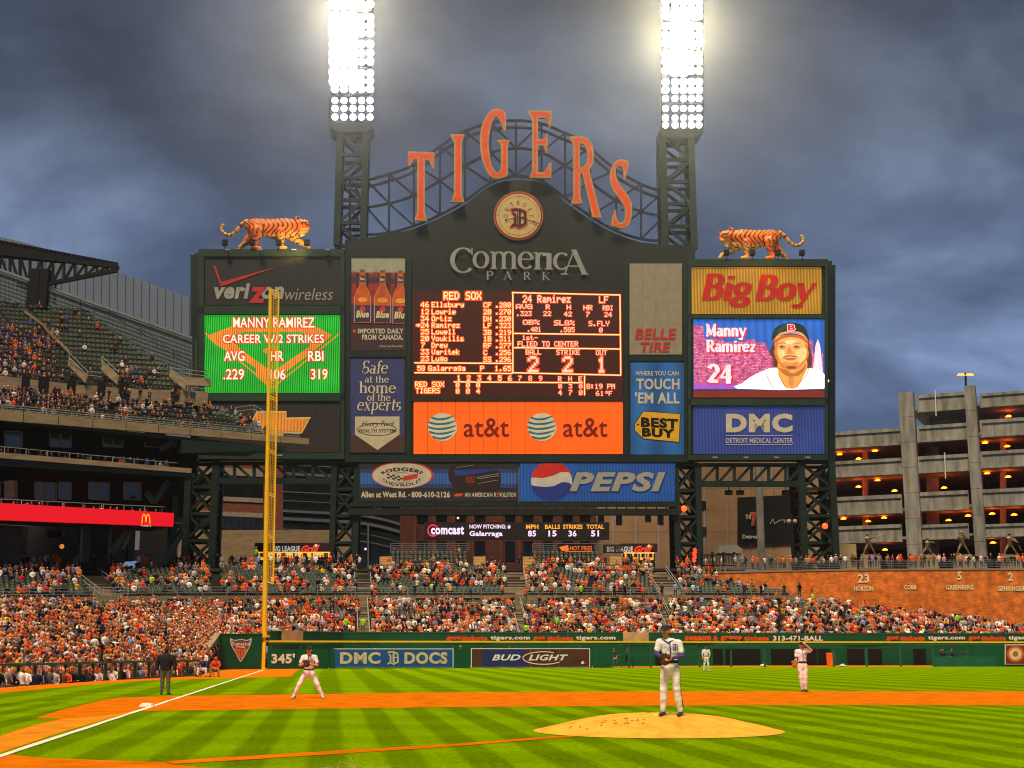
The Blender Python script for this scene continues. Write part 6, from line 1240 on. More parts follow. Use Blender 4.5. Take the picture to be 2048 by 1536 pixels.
def sup(lab, x0, x1, y0, y1, dep, n, w=.55, off=-.6): t = thing('support_tower', lab, 'steel tower', BP.hit((x0 + x1) / 2, y1)); lattice(t, BP, x0, x1, y0, y1, dep, n, w, M['dgreen'], off=off); return t
sup('dark lattice tower under the left end of the scoreboard', 374, 428, 921, 1135, 4, 4, .9)
sup('dark lattice tower under the scoreboard, left of the two lower signs', 666, 712, 925, 1140, 4, 4, .8)
sup('lattice tower with a red lamp under the scoreboard, right of the lower signs', 1354, 1398, 928, 1140, 4, 4, .8)
sup('dark lattice tower under the right end of the scoreboard', 1606, 1668, 925, 1140, 5, 4, .9)
for nm, x0, x1, y in (('deep truss girder under the left wing of the scoreboard', 430, 665, (927, 962)), ('deep truss girder under the right wing of the scoreboard', 1400, 1606, (930, 968))):
    t = thing('truss_girder', nm, 'girder', BP.hit((x0 + x1) / 2, y[1])); n = 6
    for yy in y: add(MB().beam(BP.hit(x0, yy, -.5), BP.hit(x1, yy, -.5), .55, .8 if yy == y[1] else .5), 'chord', M['dgreen'], t)
    for i in range(n + 1):
        x = x0 + (x1 - x0) * i / n; add(MB().beam(BP.hit(x, y[0], -.5), BP.hit(x, y[1], -.5), .4), 'vertical_bar', M['dgreen'], t)
        if i < n:
            x2 = x0 + (x1 - x0) * (i + 1) / n; a, b = ((x, y[0]), (x2, y[1])) if x0 < 800 else ((x, y[1]), (x2, y[0])); add(MB().beam(BP.hit(*a, -.5), BP.hit(*b, -.5), .36), 'diagonal_bar', M['dgreen'], t)
for x, y, lab in ((1368, 1017, 'round red lamp on the lattice tower right of the lower signs'), (1650, 1052, 'round red-orange lamp on the lattice tower under the right end of the scoreboard')):
    o = MB(); p = BP.hit(x, y, .6); rws = [[(p.x + .42 * sin(a) * cos(b), p.y + .42 * sin(a) * sin(b), p.z + .42 * cos(a)) for b in np.linspace(0, 2 * pi, 13)] for a in np.linspace(.01, pi - .01, 8)]; o.grid(rws); solo(o, 'round_lamp', glow('red_lamp', (1, .06, .01), 2.2), lab, 'lamp')
o = MB(); a, b = BP.hit(1389, 1100, .8), BP.hit(1389, 1125, .8)
c = MB(); pts = [(1388, 1097), (1392, 1103), (1387, 1108), (1391, 1113), (1387, 1119), (1390, 1124)]
for p, q_ in zip(pts, pts[1:]): c.tube(BP.hit(*p, 1), BP.hit(*q_, 1), .22, .22, 8)
solo(c, 'neon_sign', glow('neon_red', (1, .03, .01), 2.0), 'small upright red neon sign at the foot of the right board tower', 'neon sign')

# ------- tigers
def tiger(label, flip, pl_px, ground_y, box, sc_):
    u = .00727 * sc_; P = []
    def q(x0, y0, x1, y1, r0, r1, d0=0, d1=0, k=.12, c=0, ys_=1): P.append(((x0 * u, d0 * u, -y0 * u), (x1 * u, d1 * u, -y1 * u), r0 * u, r1 * u, k, c, ys_))
    q(800, 265, 1060, 290, 165, 178, c=0, ys_=1.35); q(1060, 290, 1400, 285, 178, 185, c=0, ys_=1.35); q(1400, 270, 1600, 250, 175, 130, c=0, ys_=1.2); q(720, 250, 800, 270, 110, 160, c=0, ys_=1.2)
    q(1000, 400, 1230, 450, 60, 85, c=1, ys_=1.1); q(1450, 400, 1560, 420, 110, 90, c=1, ys_=1.2)
    q(1650, 235, 1745, 245, 118, 118, -10, -20, c=0); q(1740, 300, 1800, 345, 85, 62, -30, -40, .08, 1); q(1700, 380, 1755, 425, 60, 40, -20, -30, .06, 1)
    q(1800, 290, 1848, 315, 50, 34, -35, -40, .05, 0); q(1845, 322, 1856, 326, 20, 16, -42, -44, .01, 2)
    q(1620, 120, 1650, 90, 42, 24, -70, -80, .05, 0); q(1790, 150, 1862, 130, 30, 12, 60, 70, .04, 0); q(1755, 215, 1785, 225, 17, 15, -128, -130, .01, 2)
    q(1700, 470, 1745, 468, 14, 12, -60, -60, .01, 3)
    q(1330, 400, 1330, 600, 105, 62, -70, -70, .12, 0); q(1330, 600, 1325, 700, 60, 50, -70, -70, .06, 0); q(1325, 710, 1430, 718, 48, 34, -75, -85, .05, 0)
    q(1500, 430, 1690, 560, 105, 66, 60, 60, .12, 1); q(1690, 560, 1810, 620, 62, 46, 60, 60, .06, 1); q(1810, 620, 1852, 680, 46, 42, 60, 60, .05, 1)
    q(790, 360, 660, 520, 125, 82, 70, 70, .12, 0); q(660, 520, 560, 620, 80, 52, 70, 70, .06, 1); q(560, 620, 490, 705, 52, 42, 70, 70, .05, 1)
    q(850, 380, 850, 560, 125, 70, -70, -70, .12, 0); q(850, 560, 800, 690, 64, 48, -70, -70, .06, 0); q(800, 710, 930, 722, 46, 34, -75, -80, .05, 0)
    tl = [(690, 150, 46), (620, 165, 44), (540, 225, 40), (450, 350, 37), (370, 420, 33), (290, 440, 31), (205, 400, 30), (152, 330, 28), (155, 260, 26), (190, 225, 24)]
    for i, (a, b) in enumerate(zip(tl, tl[1:])):
        x0, y0, r0 = a; x1, y1, r1 = b; m = 5
        for j in range(m): f0, f1 = j / m, (j + 1) / m; q(x0 + (x1 - x0) * f0, y0 + (y1 - y0) * f0, x0 + (x1 - x0) * f1, y0 + (y1 - y0) * f1, r0, r1, 0, 0, .03, 2 if j in (0, 1) else 4)
    V, Q_, col, C = grow(P, .085)
    # painted stripes: dark wedges that follow the barrel of the body
    x = C[:, 0] / u; z = -C[:, 2] / u
    base = np.where((z > 430) & (x > 930) & (x < 1560) & (col == 0), 1, col)
    s = np.sin((x + 60 * np.sin(z / 60.) - np.where(x < 1000, .55 * (z - 300), -.12 * (z - 300))) * 2 * pi / 92.)
    leg = z > 470; s = np.where(leg, np.sin((z + .5 * x + 12 * np.sin(x / 18.)) * 2 * pi / 82.), s)
    thr = np.where(z > 400, .74, .58); st_ = (s > thr) & (col < 2) & ~((x > 1690) & (z > 270)) & ~((z > 650) & (x < 1500) & (x > 780))
    col = np.where(st_, 2, base); col = np.where(col == 4, 1, col); col[(base == 1) & (x < 700) & (z < 480)] = np.where(col[(base == 1) & (x < 700) & (z < 480)] == 2, 2, 1)
    if flip: V = V * (-1, 1, 1); Q_ = Q_[:, ::-1]
    mn, mx = V.min(0), V.max(0); a, b = BP.hit(box[0], ground_y, -.2), BP.hit(box[1], ground_y, -.2)
    V = V - ((mn[0] + mx[0]) / 2, (mn[1] + mx[1]) / 2, mn[2]); V = V * ((b.x - a.x) / (mx[0] - mn[0])); c = (a + b) / 2; c.y += .8; c.z = BP.hit((box[0] + box[1]) / 2, ground_y, -.2).z
    t = thing('tiger_statue', label, 'statue', c)
    me = mesh_of(V, [tuple(f) for f in Q_], [shade('tiger_orange', (.74, .15, .006), rough=.6, var=.25, bump=.4), shade('tiger_cream', (.66, .34, .07), rough=.45), shade('tiger_black', (.018, .012, .012), rough=.4), shade('tiger_fang', (.8, .7, .5)), M['black']], 'tiger_body', col, True)
    linked(me, 'tiger_body', t, (0, 0, 0)); return c
c1 = tiger('painted tiger statue prowling to the right on top of the left wing', False, 0, 499, (434, 620), 1); c2 = tiger('painted tiger statue prowling to the left on top of the right wing', True, 0, 518.5, (1440, 1613), 1)
for xs_, gy, who in (((449, 504, 557, 613), 499, 'tiger on the left wing'), ((1453, 1505, 1556, 1604), 519, 'tiger on the right wing')):
    for j, x in enumerate(xs_):
        t = thing('spotlight', 'black spotlight, %s in the row by the %s' % (('leftmost', 'second from left', 'third from left', 'rightmost')[j], who), 'spotlight', BP.hit(x, gy, .5)); p = BP.hit(x, gy, .5)
        b = MB(); b.beam(p, p + Vector((.1, 0, .75)), .12); add(b, 'post', M['black'], t); b = MB(); b.hexa([(p.x - .38, p.y - .25, p.z + .72), (p.x + .42, p.y - .25, p.z + .72), (p.x + .38, p.y + .35, p.z + .62), (p.x - .34, p.y + .35, p.z + .62), (p.x - .38, p.y - .2, p.z + 1.45), (p.x + .42, p.y - .2, p.z + 1.45), (p.x + .38, p.y + .35, p.z + 1.35), (p.x - .34, p.y + .35, p.z + 1.35)]); add(b, 'lamp_head', M['black'], t)
lamp('SPOT', 'tiger_uplight', BP.hit(600, 492, 4.5), c1 + Vector((3.2, 0, 2.0)), 1500, (1, .62, .2), spot_size=radians(100), spot_blend=1, shadow_soft_size=.3)
lamp('SPOT', 'tiger_uplight', BP.hit(1520, 510, 5.5), c2 + Vector((0, 0, 1.5)), 450, (1, .5, .16), spot_size=radians(120), spot_blend=1, shadow_soft_size=.3)
for x, gy, tx in ((600, 492, 0),):
    pass
# ------------------------------------------------------------------ the decks at the left
DP = Plane(181.6, .64)
def dbox(mb, x0, z0a, x1, z1a, off, dep, ref=None, x_ext=None):      # box on the deck plane between two photo columns and two heights
    a = DP.at(x0, z0a, off); b = DP.at(x1, z0a, off); dv = -DP.n * dep
    return mb.hexa([a, b, b + dv, a + dv] + [Vector((p.x, p.y, z1a)) for p in (a, b, b + dv, a + dv)])
dx = lambda px: DP.x(px)
dz = lambda px, py: DP.z(px, py)
dk = thing('grandstand_decks', 'dark grandstand at the left with an upper deck and two rows of suites', 'grandstand', (-45, 150, 0))
XL, XT = dx(-140), dx(606)
z1t, z1b = dz(200, 841), dz(200, 857); k = 0
def fascia(nm, x0, x1, za, zb, off, dep, m, n=1, par=dk):
    xs = np.linspace(x0, x1, n + 1)
    for a, b in zip(xs, xs[1:]): add(dbox(MB(), a + .03, za, b - .03, zb, off, dep), nm, m, par)
# upper deck fascia panels, dipping a little to the right as in the photo
xs = np.linspace(XL, XT, 12)
for a, b in zip(xs, xs[1:]):
    za = [dz(1024 + 0, 0)] and None
    m_ = MB(); P_ = []
    for X in (a + .04, b - .04):
        px = 1024 + X / (181.6 + .64 * X) * 2701; t = min(1, max(-.25, px / 604)); yt = 822 + 55 * t; yb = 843 + 46 * t; P_.append((X, dz(px, yb) if False else None, px, yt, yb))
    (xa, _, pa, ta, ba), (xb, _, pb_, tb, bb_) = P_
    f = lambda px, py: EYE + (181.6 / (1 - .64 * (px - 1024) / 2701)) * tan(PITCH + atan((768 - py) / F))
    q4 = [DP.at(xa, f(pa, ba)), DP.at(xb, f(pb_, bb_)), DP.at(xb, f(pb_, tb)), DP.at(xa, f(pa, ta))]; dv = -DP.n * .5
    m_.hexa([q4[0], q4[1], q4[1] + dv, q4[0] + dv, q4[3], q4[2], q4[2] + dv, q4[3] + dv]); add(m_, 'fascia_panel', M['tan'], dk)
def fz(px, py): return EYE + (181.6 / (1 - .64 * (px - 1024) / 2701)) * tan(PITCH + atan((768 - py) / F))
# underside slab of the upper deck and back walls
und = MB(); a, b = DP.at(XL, fz(0, 843), -.5), DP.at(dx(522), fz(0, 843) - .6, -.5); dv = -DP.n * 26
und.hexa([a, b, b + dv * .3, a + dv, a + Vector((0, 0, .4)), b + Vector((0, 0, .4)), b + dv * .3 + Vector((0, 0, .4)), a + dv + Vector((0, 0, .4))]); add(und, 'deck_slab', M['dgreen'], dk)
gf = MB(); a, b = DP.at(dx(345), fz(345, 880), .2), DP.at(dx(560), fz(560, 893), .2); gf.hexa([a - Vector((0, 0, 1.6)), b - Vector((0, 0, .5)), b - Vector((0, 0, .5)) - DP.n * 2, a - Vector((0, 0, 1.6)) - DP.n * 2, a, b, b - DP.n * 2, a - DP.n * 2]); add(gf, 'outrigger_beam', M['dgreen'], dk)
# level one suites
def level(nm, ytop0, ytop1, yb0, yb1, xr, m, off=0., dep=.6):
    m_ = MB(); x0, x1 = XL, dx(xr); p0 = 1024 + x0 / (181.6 + .64 * x0) * 2701
    e = lambda y0, y1, p: y0 + (y1 - y0) * p / xr
    q4 = [(x0, fz(p0, e(yb0, yb1, p0))), (x1, fz(xr, yb1)), (x1, fz(xr, ytop1)), (x0, fz(p0, e(ytop0, ytop1, p0)))]
    q4 = [DP.at(x, z, off) for x, z in q4]; dv = -DP.n * dep; m_.hexa([q4[0], q4[1], q4[1] + dv, q4[0] + dv, q4[3], q4[2], q4[2] + dv, q4[3] + dv]); return add(m_, nm, m, dk)
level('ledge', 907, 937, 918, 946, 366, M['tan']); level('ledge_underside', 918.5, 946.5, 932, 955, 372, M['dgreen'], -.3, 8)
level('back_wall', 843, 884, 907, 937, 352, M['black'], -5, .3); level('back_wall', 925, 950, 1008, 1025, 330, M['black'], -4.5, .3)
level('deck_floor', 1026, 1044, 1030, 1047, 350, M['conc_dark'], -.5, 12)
def dquad(px0, py0, px1, py1, off): return [DP.hit(px0, py0, off), DP.hit(px1, py0, off), DP.hit(px1, py1, off), DP.hit(px0, py1, off)]
def window(px0, py0, px1, py1, off, n, slope=.06):
    sh = lambda x, y: y + (x - px0) * slope; P4 = [(px0, py1), (px1, py1), (px1, py0), (px0, py0)]
    w = add(MB().prism([[DP.hit(x, sh(x, y), off) for x, y in P4]], None), 'window', M['glass'], dk)
    fr = MB()
    for i in range(n + 1): x = px0 + (px1 - px0) * i / n; fr.beam(DP.hit(x, sh(x, py0), off + .05), DP.hit(x, sh(x, py1), off + .05), .14)
    for y in (py0, py1): fr.beam(DP.hit(px0, sh(px0, y), off + .05), DP.hit(px1, sh(px1, y), off + .05), .12)
    add(fr, 'window_frame', M['mull'], w)
for x0, x1, n in ((10, 44, 1), (100, 142, 2), (206, 246, 2), (290, 330, 1)): window(x0, 862, x1, 893, -4.8, n)
for x0, x1, n in ((70, 113, 2), (118, 142, 1), (178, 218, 2), (248, 282, 1), (0, 16, 1)): window(x0, 964, x1, 998, -4.3, n)
cbm = MB(); a = DP.hit(22, 962, -3.5); b = DP.hit(22, 1000, -3.5); cbm.beam(a, b, 1.1); add(cbm, 'round_pillar', M['tan'], dk)
# railings with glass on the suite balconies
for y0, y1, xr in ((893, 926, 355), (998, 1014, 330)):
    r = MB(); pts = [DP.hit(x, y0 + (y1 - y0) * x / xr, -.15) for x in np.linspace(-120, xr, 12)]; lo_ = [p - Vector((0, 0, .9)) for p in pts]
    for a, b in zip(pts, pts[1:]): r.beam(a, b, .06); r.beam(a, a - Vector((0, 0, .9)), .06)
    add(r, 'balcony_rail', M['rail'], dk)
# red ribbon display with the golden arches
rbm = MB(); x0, x1 = XL, dx(337); q4 = [(x0, fz(-140, 1036.5)), (x1, fz(337, 1054)), (x1, fz(337, 1027)), (x0, fz(-140, 1000))]; q4 = [DP.at(x, z, .5) for x, z in q4]
rib = thing('ribbon_display', 'bright red LED ribbon board with small golden arches across the left grandstand', 'display', DP.hit(150, 1050))
dv = -DP.n * .4; rbm.hexa([q4[0], q4[1], q4[1] + dv, q4[0] + dv, q4[3], q4[2], q4[2] + dv, q4[3] + dv]); add(rbm, 'panel', glow('ribbon_red', (.85, .0, .012), .72), rib)
l = MB(); stroke(l, DP, spline([(284, 1047), (285, 1034), (288, 1028), (291, 1034), (292, 1044)], 4, False), 1.6, .58); stroke(l, DP, spline([(292, 1044), (293, 1034), (296, 1028.5), (299, 1034.5), (300, 1048)], 4, False), 1.6, .59); add(l, 'emblem', glow('arch_gold', (1, .55, .02), .9), rib)
l = MB(); text(l, DP, "I'm lovin' it", 282, 1049, 302, 1052.5, .58, slope=.05); add(l, 'lettering', glow('ribbon_white', (1, .8, .8), .8), rib)
# columns, beams and wall under the ribbon
for x0, x1, y0, y1 in ((-30, 40, 1048, 1125), (163, 178, 1050, 1125), (220, 250, 1052, 1125), (255, 268, 1052, 1122), (338, 350, 990, 1135)):
    c = MB(); a, b = DP.hit(x0, y1, -4), DP.hit(x1, y1, -4); z1_ = DP.hit(x0, y0, -4).z; w_ = -DP.n * 1.2; c.hexa([a, b, b + w_, a + w_] + [Vector((p.x, p.y, z1_)) for p in (a, b, b + w_, a + w_)]); add(c, 'column', M['dgreen'], dk)
c = MB()
for a, b in (((222, 1110), (252, 1062)), ((262, 1060), (244, 1100)), ((290, 985), (306, 1005)), ((306, 1005), (335, 962)), ((318, 900), (352, 880)), ((325, 1128), (366, 1060))): add(MB().beam(DP.hit(*a, -1.5), DP.hit(*b, -1.5), .7), 'brace', M['dgreen'], dk)
for x0, y0, x1, y1, m in ((40, 1052, 222, 1128, M['conc_dark']), (268, 1056, 345, 1128, M['tan']), (-60, 1052, 40, 1128, M['black'])):
    a = Vector((azx(x0, 172), 172, 0)); b = Vector((azx(x1, 172), 172, 0)); add(MB().hexa([(a.x, 172, 8), (b.x, 172, 8), (b.x, 172.5, 8), (a.x, 172.5, 8), (a.x, 172, zat(y0, 172)), (b.x, 172, zat(y0, 172)), (b.x, 172.5, zat(y0, 172)), (a.x, 172.5, zat(y0, 172))]), 'concourse_wall', m, dk)
g = MB(); p = Vector((azx(111, 166), 166, zat(1093, 166))); g.v = []; r = .3
g.grid([[(p.x + r * sin(a) * cos(b), p.y + r * sin(a) * sin(b), p.z + r * cos(a)) for b in np.linspace(0, 2 * pi, 11)] for a in np.linspace(.01, pi - .01, 7)]); solo(g, 'hanging_lamp', glow('lamp_amber', (.8, .24, .03), .9), 'glowing amber round lamp in the dark concourse under the red ribbon board', 'lamp')
for x0, x1, y0, y1 in ((78, 110, 1060, 1074), (143, 158, 1066, 1086)): solo(MB().box(azx(x0, 165), azx(x1, 165), 165, 166, zat(y1, 165), zat(y0, 165)), 'hanging_screen', M['black'], 'dark %s screen hanging in the concourse under the ribbon board' % ('wide' if x0 < 100 else 'small square'), 'screen')
# suite spectators
for y0, y1, xr, n, dim in ((900, 925, 352, 34, 1), (1004, 1022, 330, 26, 1)):
    for i in range(n):
        x = -60 + (xr + 60) * (i + .5) / n + pr.uniform(-4, 4); p = DP.hit(x, y0 + (y1 - y0) * x / xr, -1.4)
        if pr.random() < .8: f = mk((p.x, p.y, p.z - 1.25), pr.uniform(.0, .6), 'sit', 'up'); its_f.append(f) if 'its_f' in globals() else globals().__setitem__('its_f', [f])
joined('crowd_in_the_suites', its_f, lambda f: SIT[f.v], crowd_m, True)
# upper deck walls, rails, vomitories
uw = thing('upper_deck_aisle_wall', 'tan concrete wall and walkway between the two seat banks of the upper deck', 'wall', (-45, 158, 30))
UP = [Vector((azx(p, Y), Y)) for p, Y, h in [(-60, 151.6, 0), (0, 153.6, 0), (120, 157, 0), (250, 160.6, 0), (392, 164.3, 0)]]; UZ = [(zat(y0, v.y), zat(y1, v.y)) for v, y0, y1 in zip(UP, (790, 795, 802, 808, 812), (749, 756, 769, 778, 783))]
w = MB()
for i in range(4):
    a, b = UP[i], UP[i + 1]; u = Vector((0, .35)); (z0, z1), (z2, z3) = UZ[i], UZ[i + 1]
    w.hexa([(*a, z0), (*b, z2), (*(b + u), z2), (*(a + u), z0), (*a, z1), (*b, z3), (*(b + u), z3), (*(a + u), z1)])
add(w, 'wall_face', M['tan'], uw); wk_f = []
for x0, x1, yo in ((100, 118, 758), (163, 180, 762), (208, 226, 764), (322, 331, 770), (40, 62, 752), (5, 22, 750)):
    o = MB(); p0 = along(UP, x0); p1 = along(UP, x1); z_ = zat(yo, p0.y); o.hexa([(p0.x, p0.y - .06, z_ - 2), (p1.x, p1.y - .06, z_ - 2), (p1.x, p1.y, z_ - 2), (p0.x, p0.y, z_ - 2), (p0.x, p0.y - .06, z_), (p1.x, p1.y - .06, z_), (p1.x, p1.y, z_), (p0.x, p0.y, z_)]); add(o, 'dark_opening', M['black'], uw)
for i in range(26):
    x = pr.uniform(-20, 385); p0 = along([v - Vector((0, 2.2)) for v in UP], x); z_ = zat(800 + x * .02, p0.y)
    if pr.random() < .75: wk_f.append(mk((p0.x, p0.y, z_), pr.uniform(-.6, .6), 'stand', 'up'))
joined('crowd_on_the_deck_walkway', wk_f, lambda f: STAND[f.v], crowd_m, True)
sl = MB()
def PZ(px, py, Y): return Vector((azx(px, Y), Y, zat(py, Y)))
# sloping tan parapets of the stairs between the banks
for pts in ([(100, 715, 158), (138, 748, 157), (136, 765, 157), (98, 730, 158)], [(170, 722, 160), (204, 750, 159), (202, 768, 159), (168, 740, 160)], [(312, 738, 163.5), (347, 768, 162.5), (345, 780, 162.5), (310, 752, 163.5)], [(0, 620, 171), (46, 650, 168), (46, 655, 168), (0, 625, 171)], [(46, 655, 168), (98, 700, 163), (98, 706, 163), (46, 661, 168)]):
    q4 = [PZ(*p) for p in pts]; sl.prism([q4], (0, .4, 0))
add(sl, 'sloping_parapet', M['tan'], uw)
for pts, lab in (([(116, 600, 174), (178, 622, 171.5), (245, 655, 169), (318, 703, 166.5), (392, 745, 164.5)], 'dark sloping rail down the right edge of the upper deck bank'), ([(100, 706, 157.5), (140, 742, 157), (170, 745, 157)], 'pale stair rail at the left vomitory of the upper deck'), ([(168, 712, 160), (206, 745, 159)], 'pale stair rail at the middle vomitory of the upper deck'), ([(310, 735, 163.6), (350, 766, 162.8), (394, 770, 162.8)], 'pale stair rail at the right vomitory of the upper deck'), ([(310, 735, 163.6), (395, 745, 163.6)], 'pale level rail at the right end of the upper deck'), ([(452, 815, 163), (490, 810, 163.4), (520, 828, 162.8)], 'pale rail at the top corner of the deck tip beside the foul pole')):
    r = MB(); P_ = [PZ(*p) - Vector((0, 0, 1.0)) for p in pts]; rail_line(r, P_, 1.0, .04 if 'dark' in lab else .03, bars=2, step=2.5); solo(r, 'deck_rail', M['steel'] if 'dark' in lab else M['rail'], lab, 'railing')
r = MB(); P_ = []
for px in np.linspace(-60, 600, 14): t = px / 604; P_.append(DP.hit(px, 822 + 55 * t, -.25))
rail_line(r, [tuple(p) for p in P_], .75, .03, bars=3, step=2.2); solo(r, 'deck_front_rail', M['rail'], 'pipe rail along the front edge of the upper deck', 'railing')
en = MB(); en.prism([[PZ(396, 770, 164), PZ(396, 808, 163), PZ(470, 812, 163.5), PZ(470, 806, 163.6), PZ(396, 768, 164.4)]], (0, .3, 0)); 
gw = MB(); gw.prism([[PZ(318, 752, 164.6), PZ(397, 757, 165), PZ(397, 772, 165), PZ(322, 770, 164.6)]], (0, .4, 0)); add(gw, 'end_parapet', M['tan'], uw)
# roof canopy with truss
rf = thing('canopy_roof', 'dark canopy roof on an open truss over the upper left seats', 'roof', PZ(80, 610, 172))
RP = Plane(182, .12)
def rbeam(mb, a, b, w, off=0): return mb.beam(RP.hit(*a, off), RP.hit(*b, off), w)
m_ = MB(); m_.prism([[RP.hit(x, y, 0) for x, y in ((-140, 450), (0, 483), (60, 494), (236, 527), (237, 532), (110, 526), (0, 516), (-140, 500))]], Vector((-9, 4, 2.4))); add(m_, 'roof_slab', M['black'], rf)
rib = MB()
for i in range(30): x = -20 + i * 8.8; rib.beam(RP.hit(x, 482 + x * .19, .1), RP.hit(x, 482 + x * .19, .1) + Vector((-9, 4, 2.4)), .25)
add(rib, 'roof_ribs', M['black'], rf)
for dep in (0.3, -8):
    m_ = MB(); rbeam(m_, (236, 533), (-60, 500), .6, dep); rbeam(m_, (236, 540), (60, 575), .55, dep); rbeam(m_, (60, 575), (-60, 545), .5, dep); add(m_, 'truss_chord', M['black'], rf)
    top_ = lambda x: 500 + (x + 60) * .1115; bot_ = lambda x: 575 - (x - 60) * .199 if x > 60 else 575 - (60 - x) * .25
    xs = [-40, -20, 0, 20, 40, 60, 84, 106, 128, 150, 172, 194, 215, 236]
    for i, x in enumerate(xs):
        b = MB(); rbeam(b, (x, top_(x)), (x, bot_(x)), .32, dep); add(b, 'truss_vertical', M['black'], rf)
        if i < len(xs) - 1: b = MB(); x2 = xs[i + 1]; rbeam(b, (x, bot_(x)) if x >= 60 else (x, top_(x)), (x2, top_(x2)) if x >= 60 else (x2, bot_(x2)), .3, dep); add(b, 'truss_diagonal', M['black'], rf)
for x in (72, 90): b = MB(); p = RP.hit(x, 540); q_ = Vector((p.x, p.y, PZ(x, 612, 176).z - 2)); b.beam(p, q_, 1.5); add(b, 'column', M['black'], rf)
for x in (45, 112): b = MB(); rbeam(b, (x, 560), (x - 3, 605), .2); add(b, 'hanger', M['black'], rf)
# wind screen behind the upper deck
ws = thing('wind_screen', 'pale green wire wind screen behind the upper left seats', 'screen', PZ(250, 700, 186)); WSP = Plane(190, .25)
wt = lambda x: 572 + (x - 90) * .355 if x > 90 else 540 + x * .35
shm = shade('screen_cloth', (.115, .155, .155), rough=.8, var=.1, vscale=.3)
wz = [(x, wt(x)) for x in (-80, 0, 40, 90, 180, 270, 384)]
add(MB().prism([[WSP.hit(x, y, -.15) for x, y in wz] + [WSP.hit(384, 800, -.15), WSP.hit(-80, 800, -.15)]], -WSP.n * .05), 'screen_cloth', shm, ws)
w = MB()
for i in range(0, 60): x = -80 + i * 8; w.beam(WSP.hit(x, wt(x)), WSP.hit(x, 800), .05)
for i in range(1, 26):
    for a, b in zip(wz, wz[1:]): w.beam(WSP.hit(a[0], a[1] + i * 8), WSP.hit(b[0], b[1] + i * 8), .06)
add(w, 'screen_wires', M['wire'], ws, kind='stuff')
w = MB()
for a, b in zip(wz, wz[1:]): w.beam(WSP.hit(*a), WSP.hit(*b), .35); w.beam(WSP.hit(a[0], a[1] + 5), WSP.hit(b[0], b[1] + 5), .2)
add(w, 'top_rail', M['wire'], ws)
# far pale hall roof
FP_ = Plane(330, .25)
hr = thing('distant_hall', 'huge pale sloping hall roof far behind the upper left seats', 'building', FP_.hit(150, 700)); fpts = spline([(-200, 440), (0, 474), (110, 503), (238, 545), (310, 570), (396, 600)], 4, False)
add(MB().prism([[FP_.hit(*p) for p in fpts] + [FP_.hit(396, 1100), FP_.hit(-200, 1100)]], -FP_.n * 40), 'roof', M['bluepale'], hr)
for i in range(34):
    x = -150 + i * 16; y = np.interp(x, [p[0] for p in fpts], [p[1] for p in fpts]); add(MB().beam(FP_.hit(x, y, .2), FP_.hit(x, 860, .2), .14), 'seam', shade('roof_seam', (.150, .19, .25)), hr)

# ------------------------------------------------------------------ buildings seen under the board
def flat(mb, pl, x0, y0, x1, y1, off=0, dep=.4, slope=0): return poly(mb, pl, [(x0, y0), (x1, y0 + slope * (x1 - x0)), (x1, y1 + slope * (x1 - x0)), (x0, y1)], off, dep)
Q1 = Plane(232, .30)
b1 = thing('brick_building', 'banded building of red brick and pale stone behind the left board tower', 'building', Q1.hit(450, 1080))
add(flat(MB(), Q1, 335, 880, 566, 1075, 0, 12), 'wall', M['brickred'], b1)
for y0, y1, m in ((936, 951, 'lime'), (953, 993, 'glass'), (994, 1003, 'lime'), (1024, 1033, 'lime'), (1034, 1058, 'glass')):
    add(flat(MB(), Q1, 335, y0 - 6, 526, y1 - 6, .15, .14, .045), 'stone_band' if m == 'lime' else 'window_band', M[m], b1)
for x in range(345, 526, 13):
    for y0, y1 in ((953, 987), (1034, 1052)): add(flat(MB(), Q1, x, y0 + (x - 335) * .045, x + 1.2, y1 - 4 + (x - 335) * .045, .28, .12), 'mullion', M['black'], b1)
add(flat(MB(), Q1, 335, 1060, 700, 1140, .3, .5), 'base_wall', M['tan'], b1)
Q2 = Plane(245, .1)
b2 = thing('glass_building', 'curved dark glass building with thin pale bands behind the left lower sign', 'building', Q2.hit(680, 1100))
cur = lambda x: 0 if x < 690 else ((x - 690) / 130) ** 2 * 30
def band(y0, y1, m, off, nm, x0=566, x1=826):
    xs = np.linspace(x0, x1, 12); o = MB(); top = [Q2.hit(x, y0 + (x - 566) * .05 + cur(x) * .7 * (1 if y0 > 940 else .5), off) for x in xs]; bot = [Q2.hit(x, y1 + (x - 566) * .05 + cur(x) * .7 * (1 if y0 > 940 else .5), off) for x in xs]
    o.grid([bot, top]); return add(o, nm, m, b2)
band(890, 1160, M['glass'], 0, 'glass_wall')
for y0, y1 in ((928, 930), (944, 950), (982, 984), (1000, 1001.5), (1019, 1024), (1034, 1040), (1057, 1058.5), (1072, 1074)): band(y0, y1, shade('pale_band', (.10, .12, .16), rough=.4), .3, 'pale_band')
for x in range(580, 826, 20): add(flat(MB(), Q2, x, 925, x + .8, 1110, .2, .1), 'mullion', M['black'], b2)
for x in (700, 735, 828): add(flat(MB(), Q2, x, 1050, x + 3, 1140, .8, .6), 'white_post', shade('grey_post', (.12, .13, .16)), b2)
Q3 = Plane(225, 0)
b3 = thing('brick_building', 'dark red brick building with tall windows behind the LED strip', 'building', Q3.hit(1000, 1130))
add(flat(MB(), Q3, 800, 1008, 1190, 1160, 0, 10), 'wall', shade('dark_red_brick', (.115, .04, .03), var=.3, vscale=1), b3)
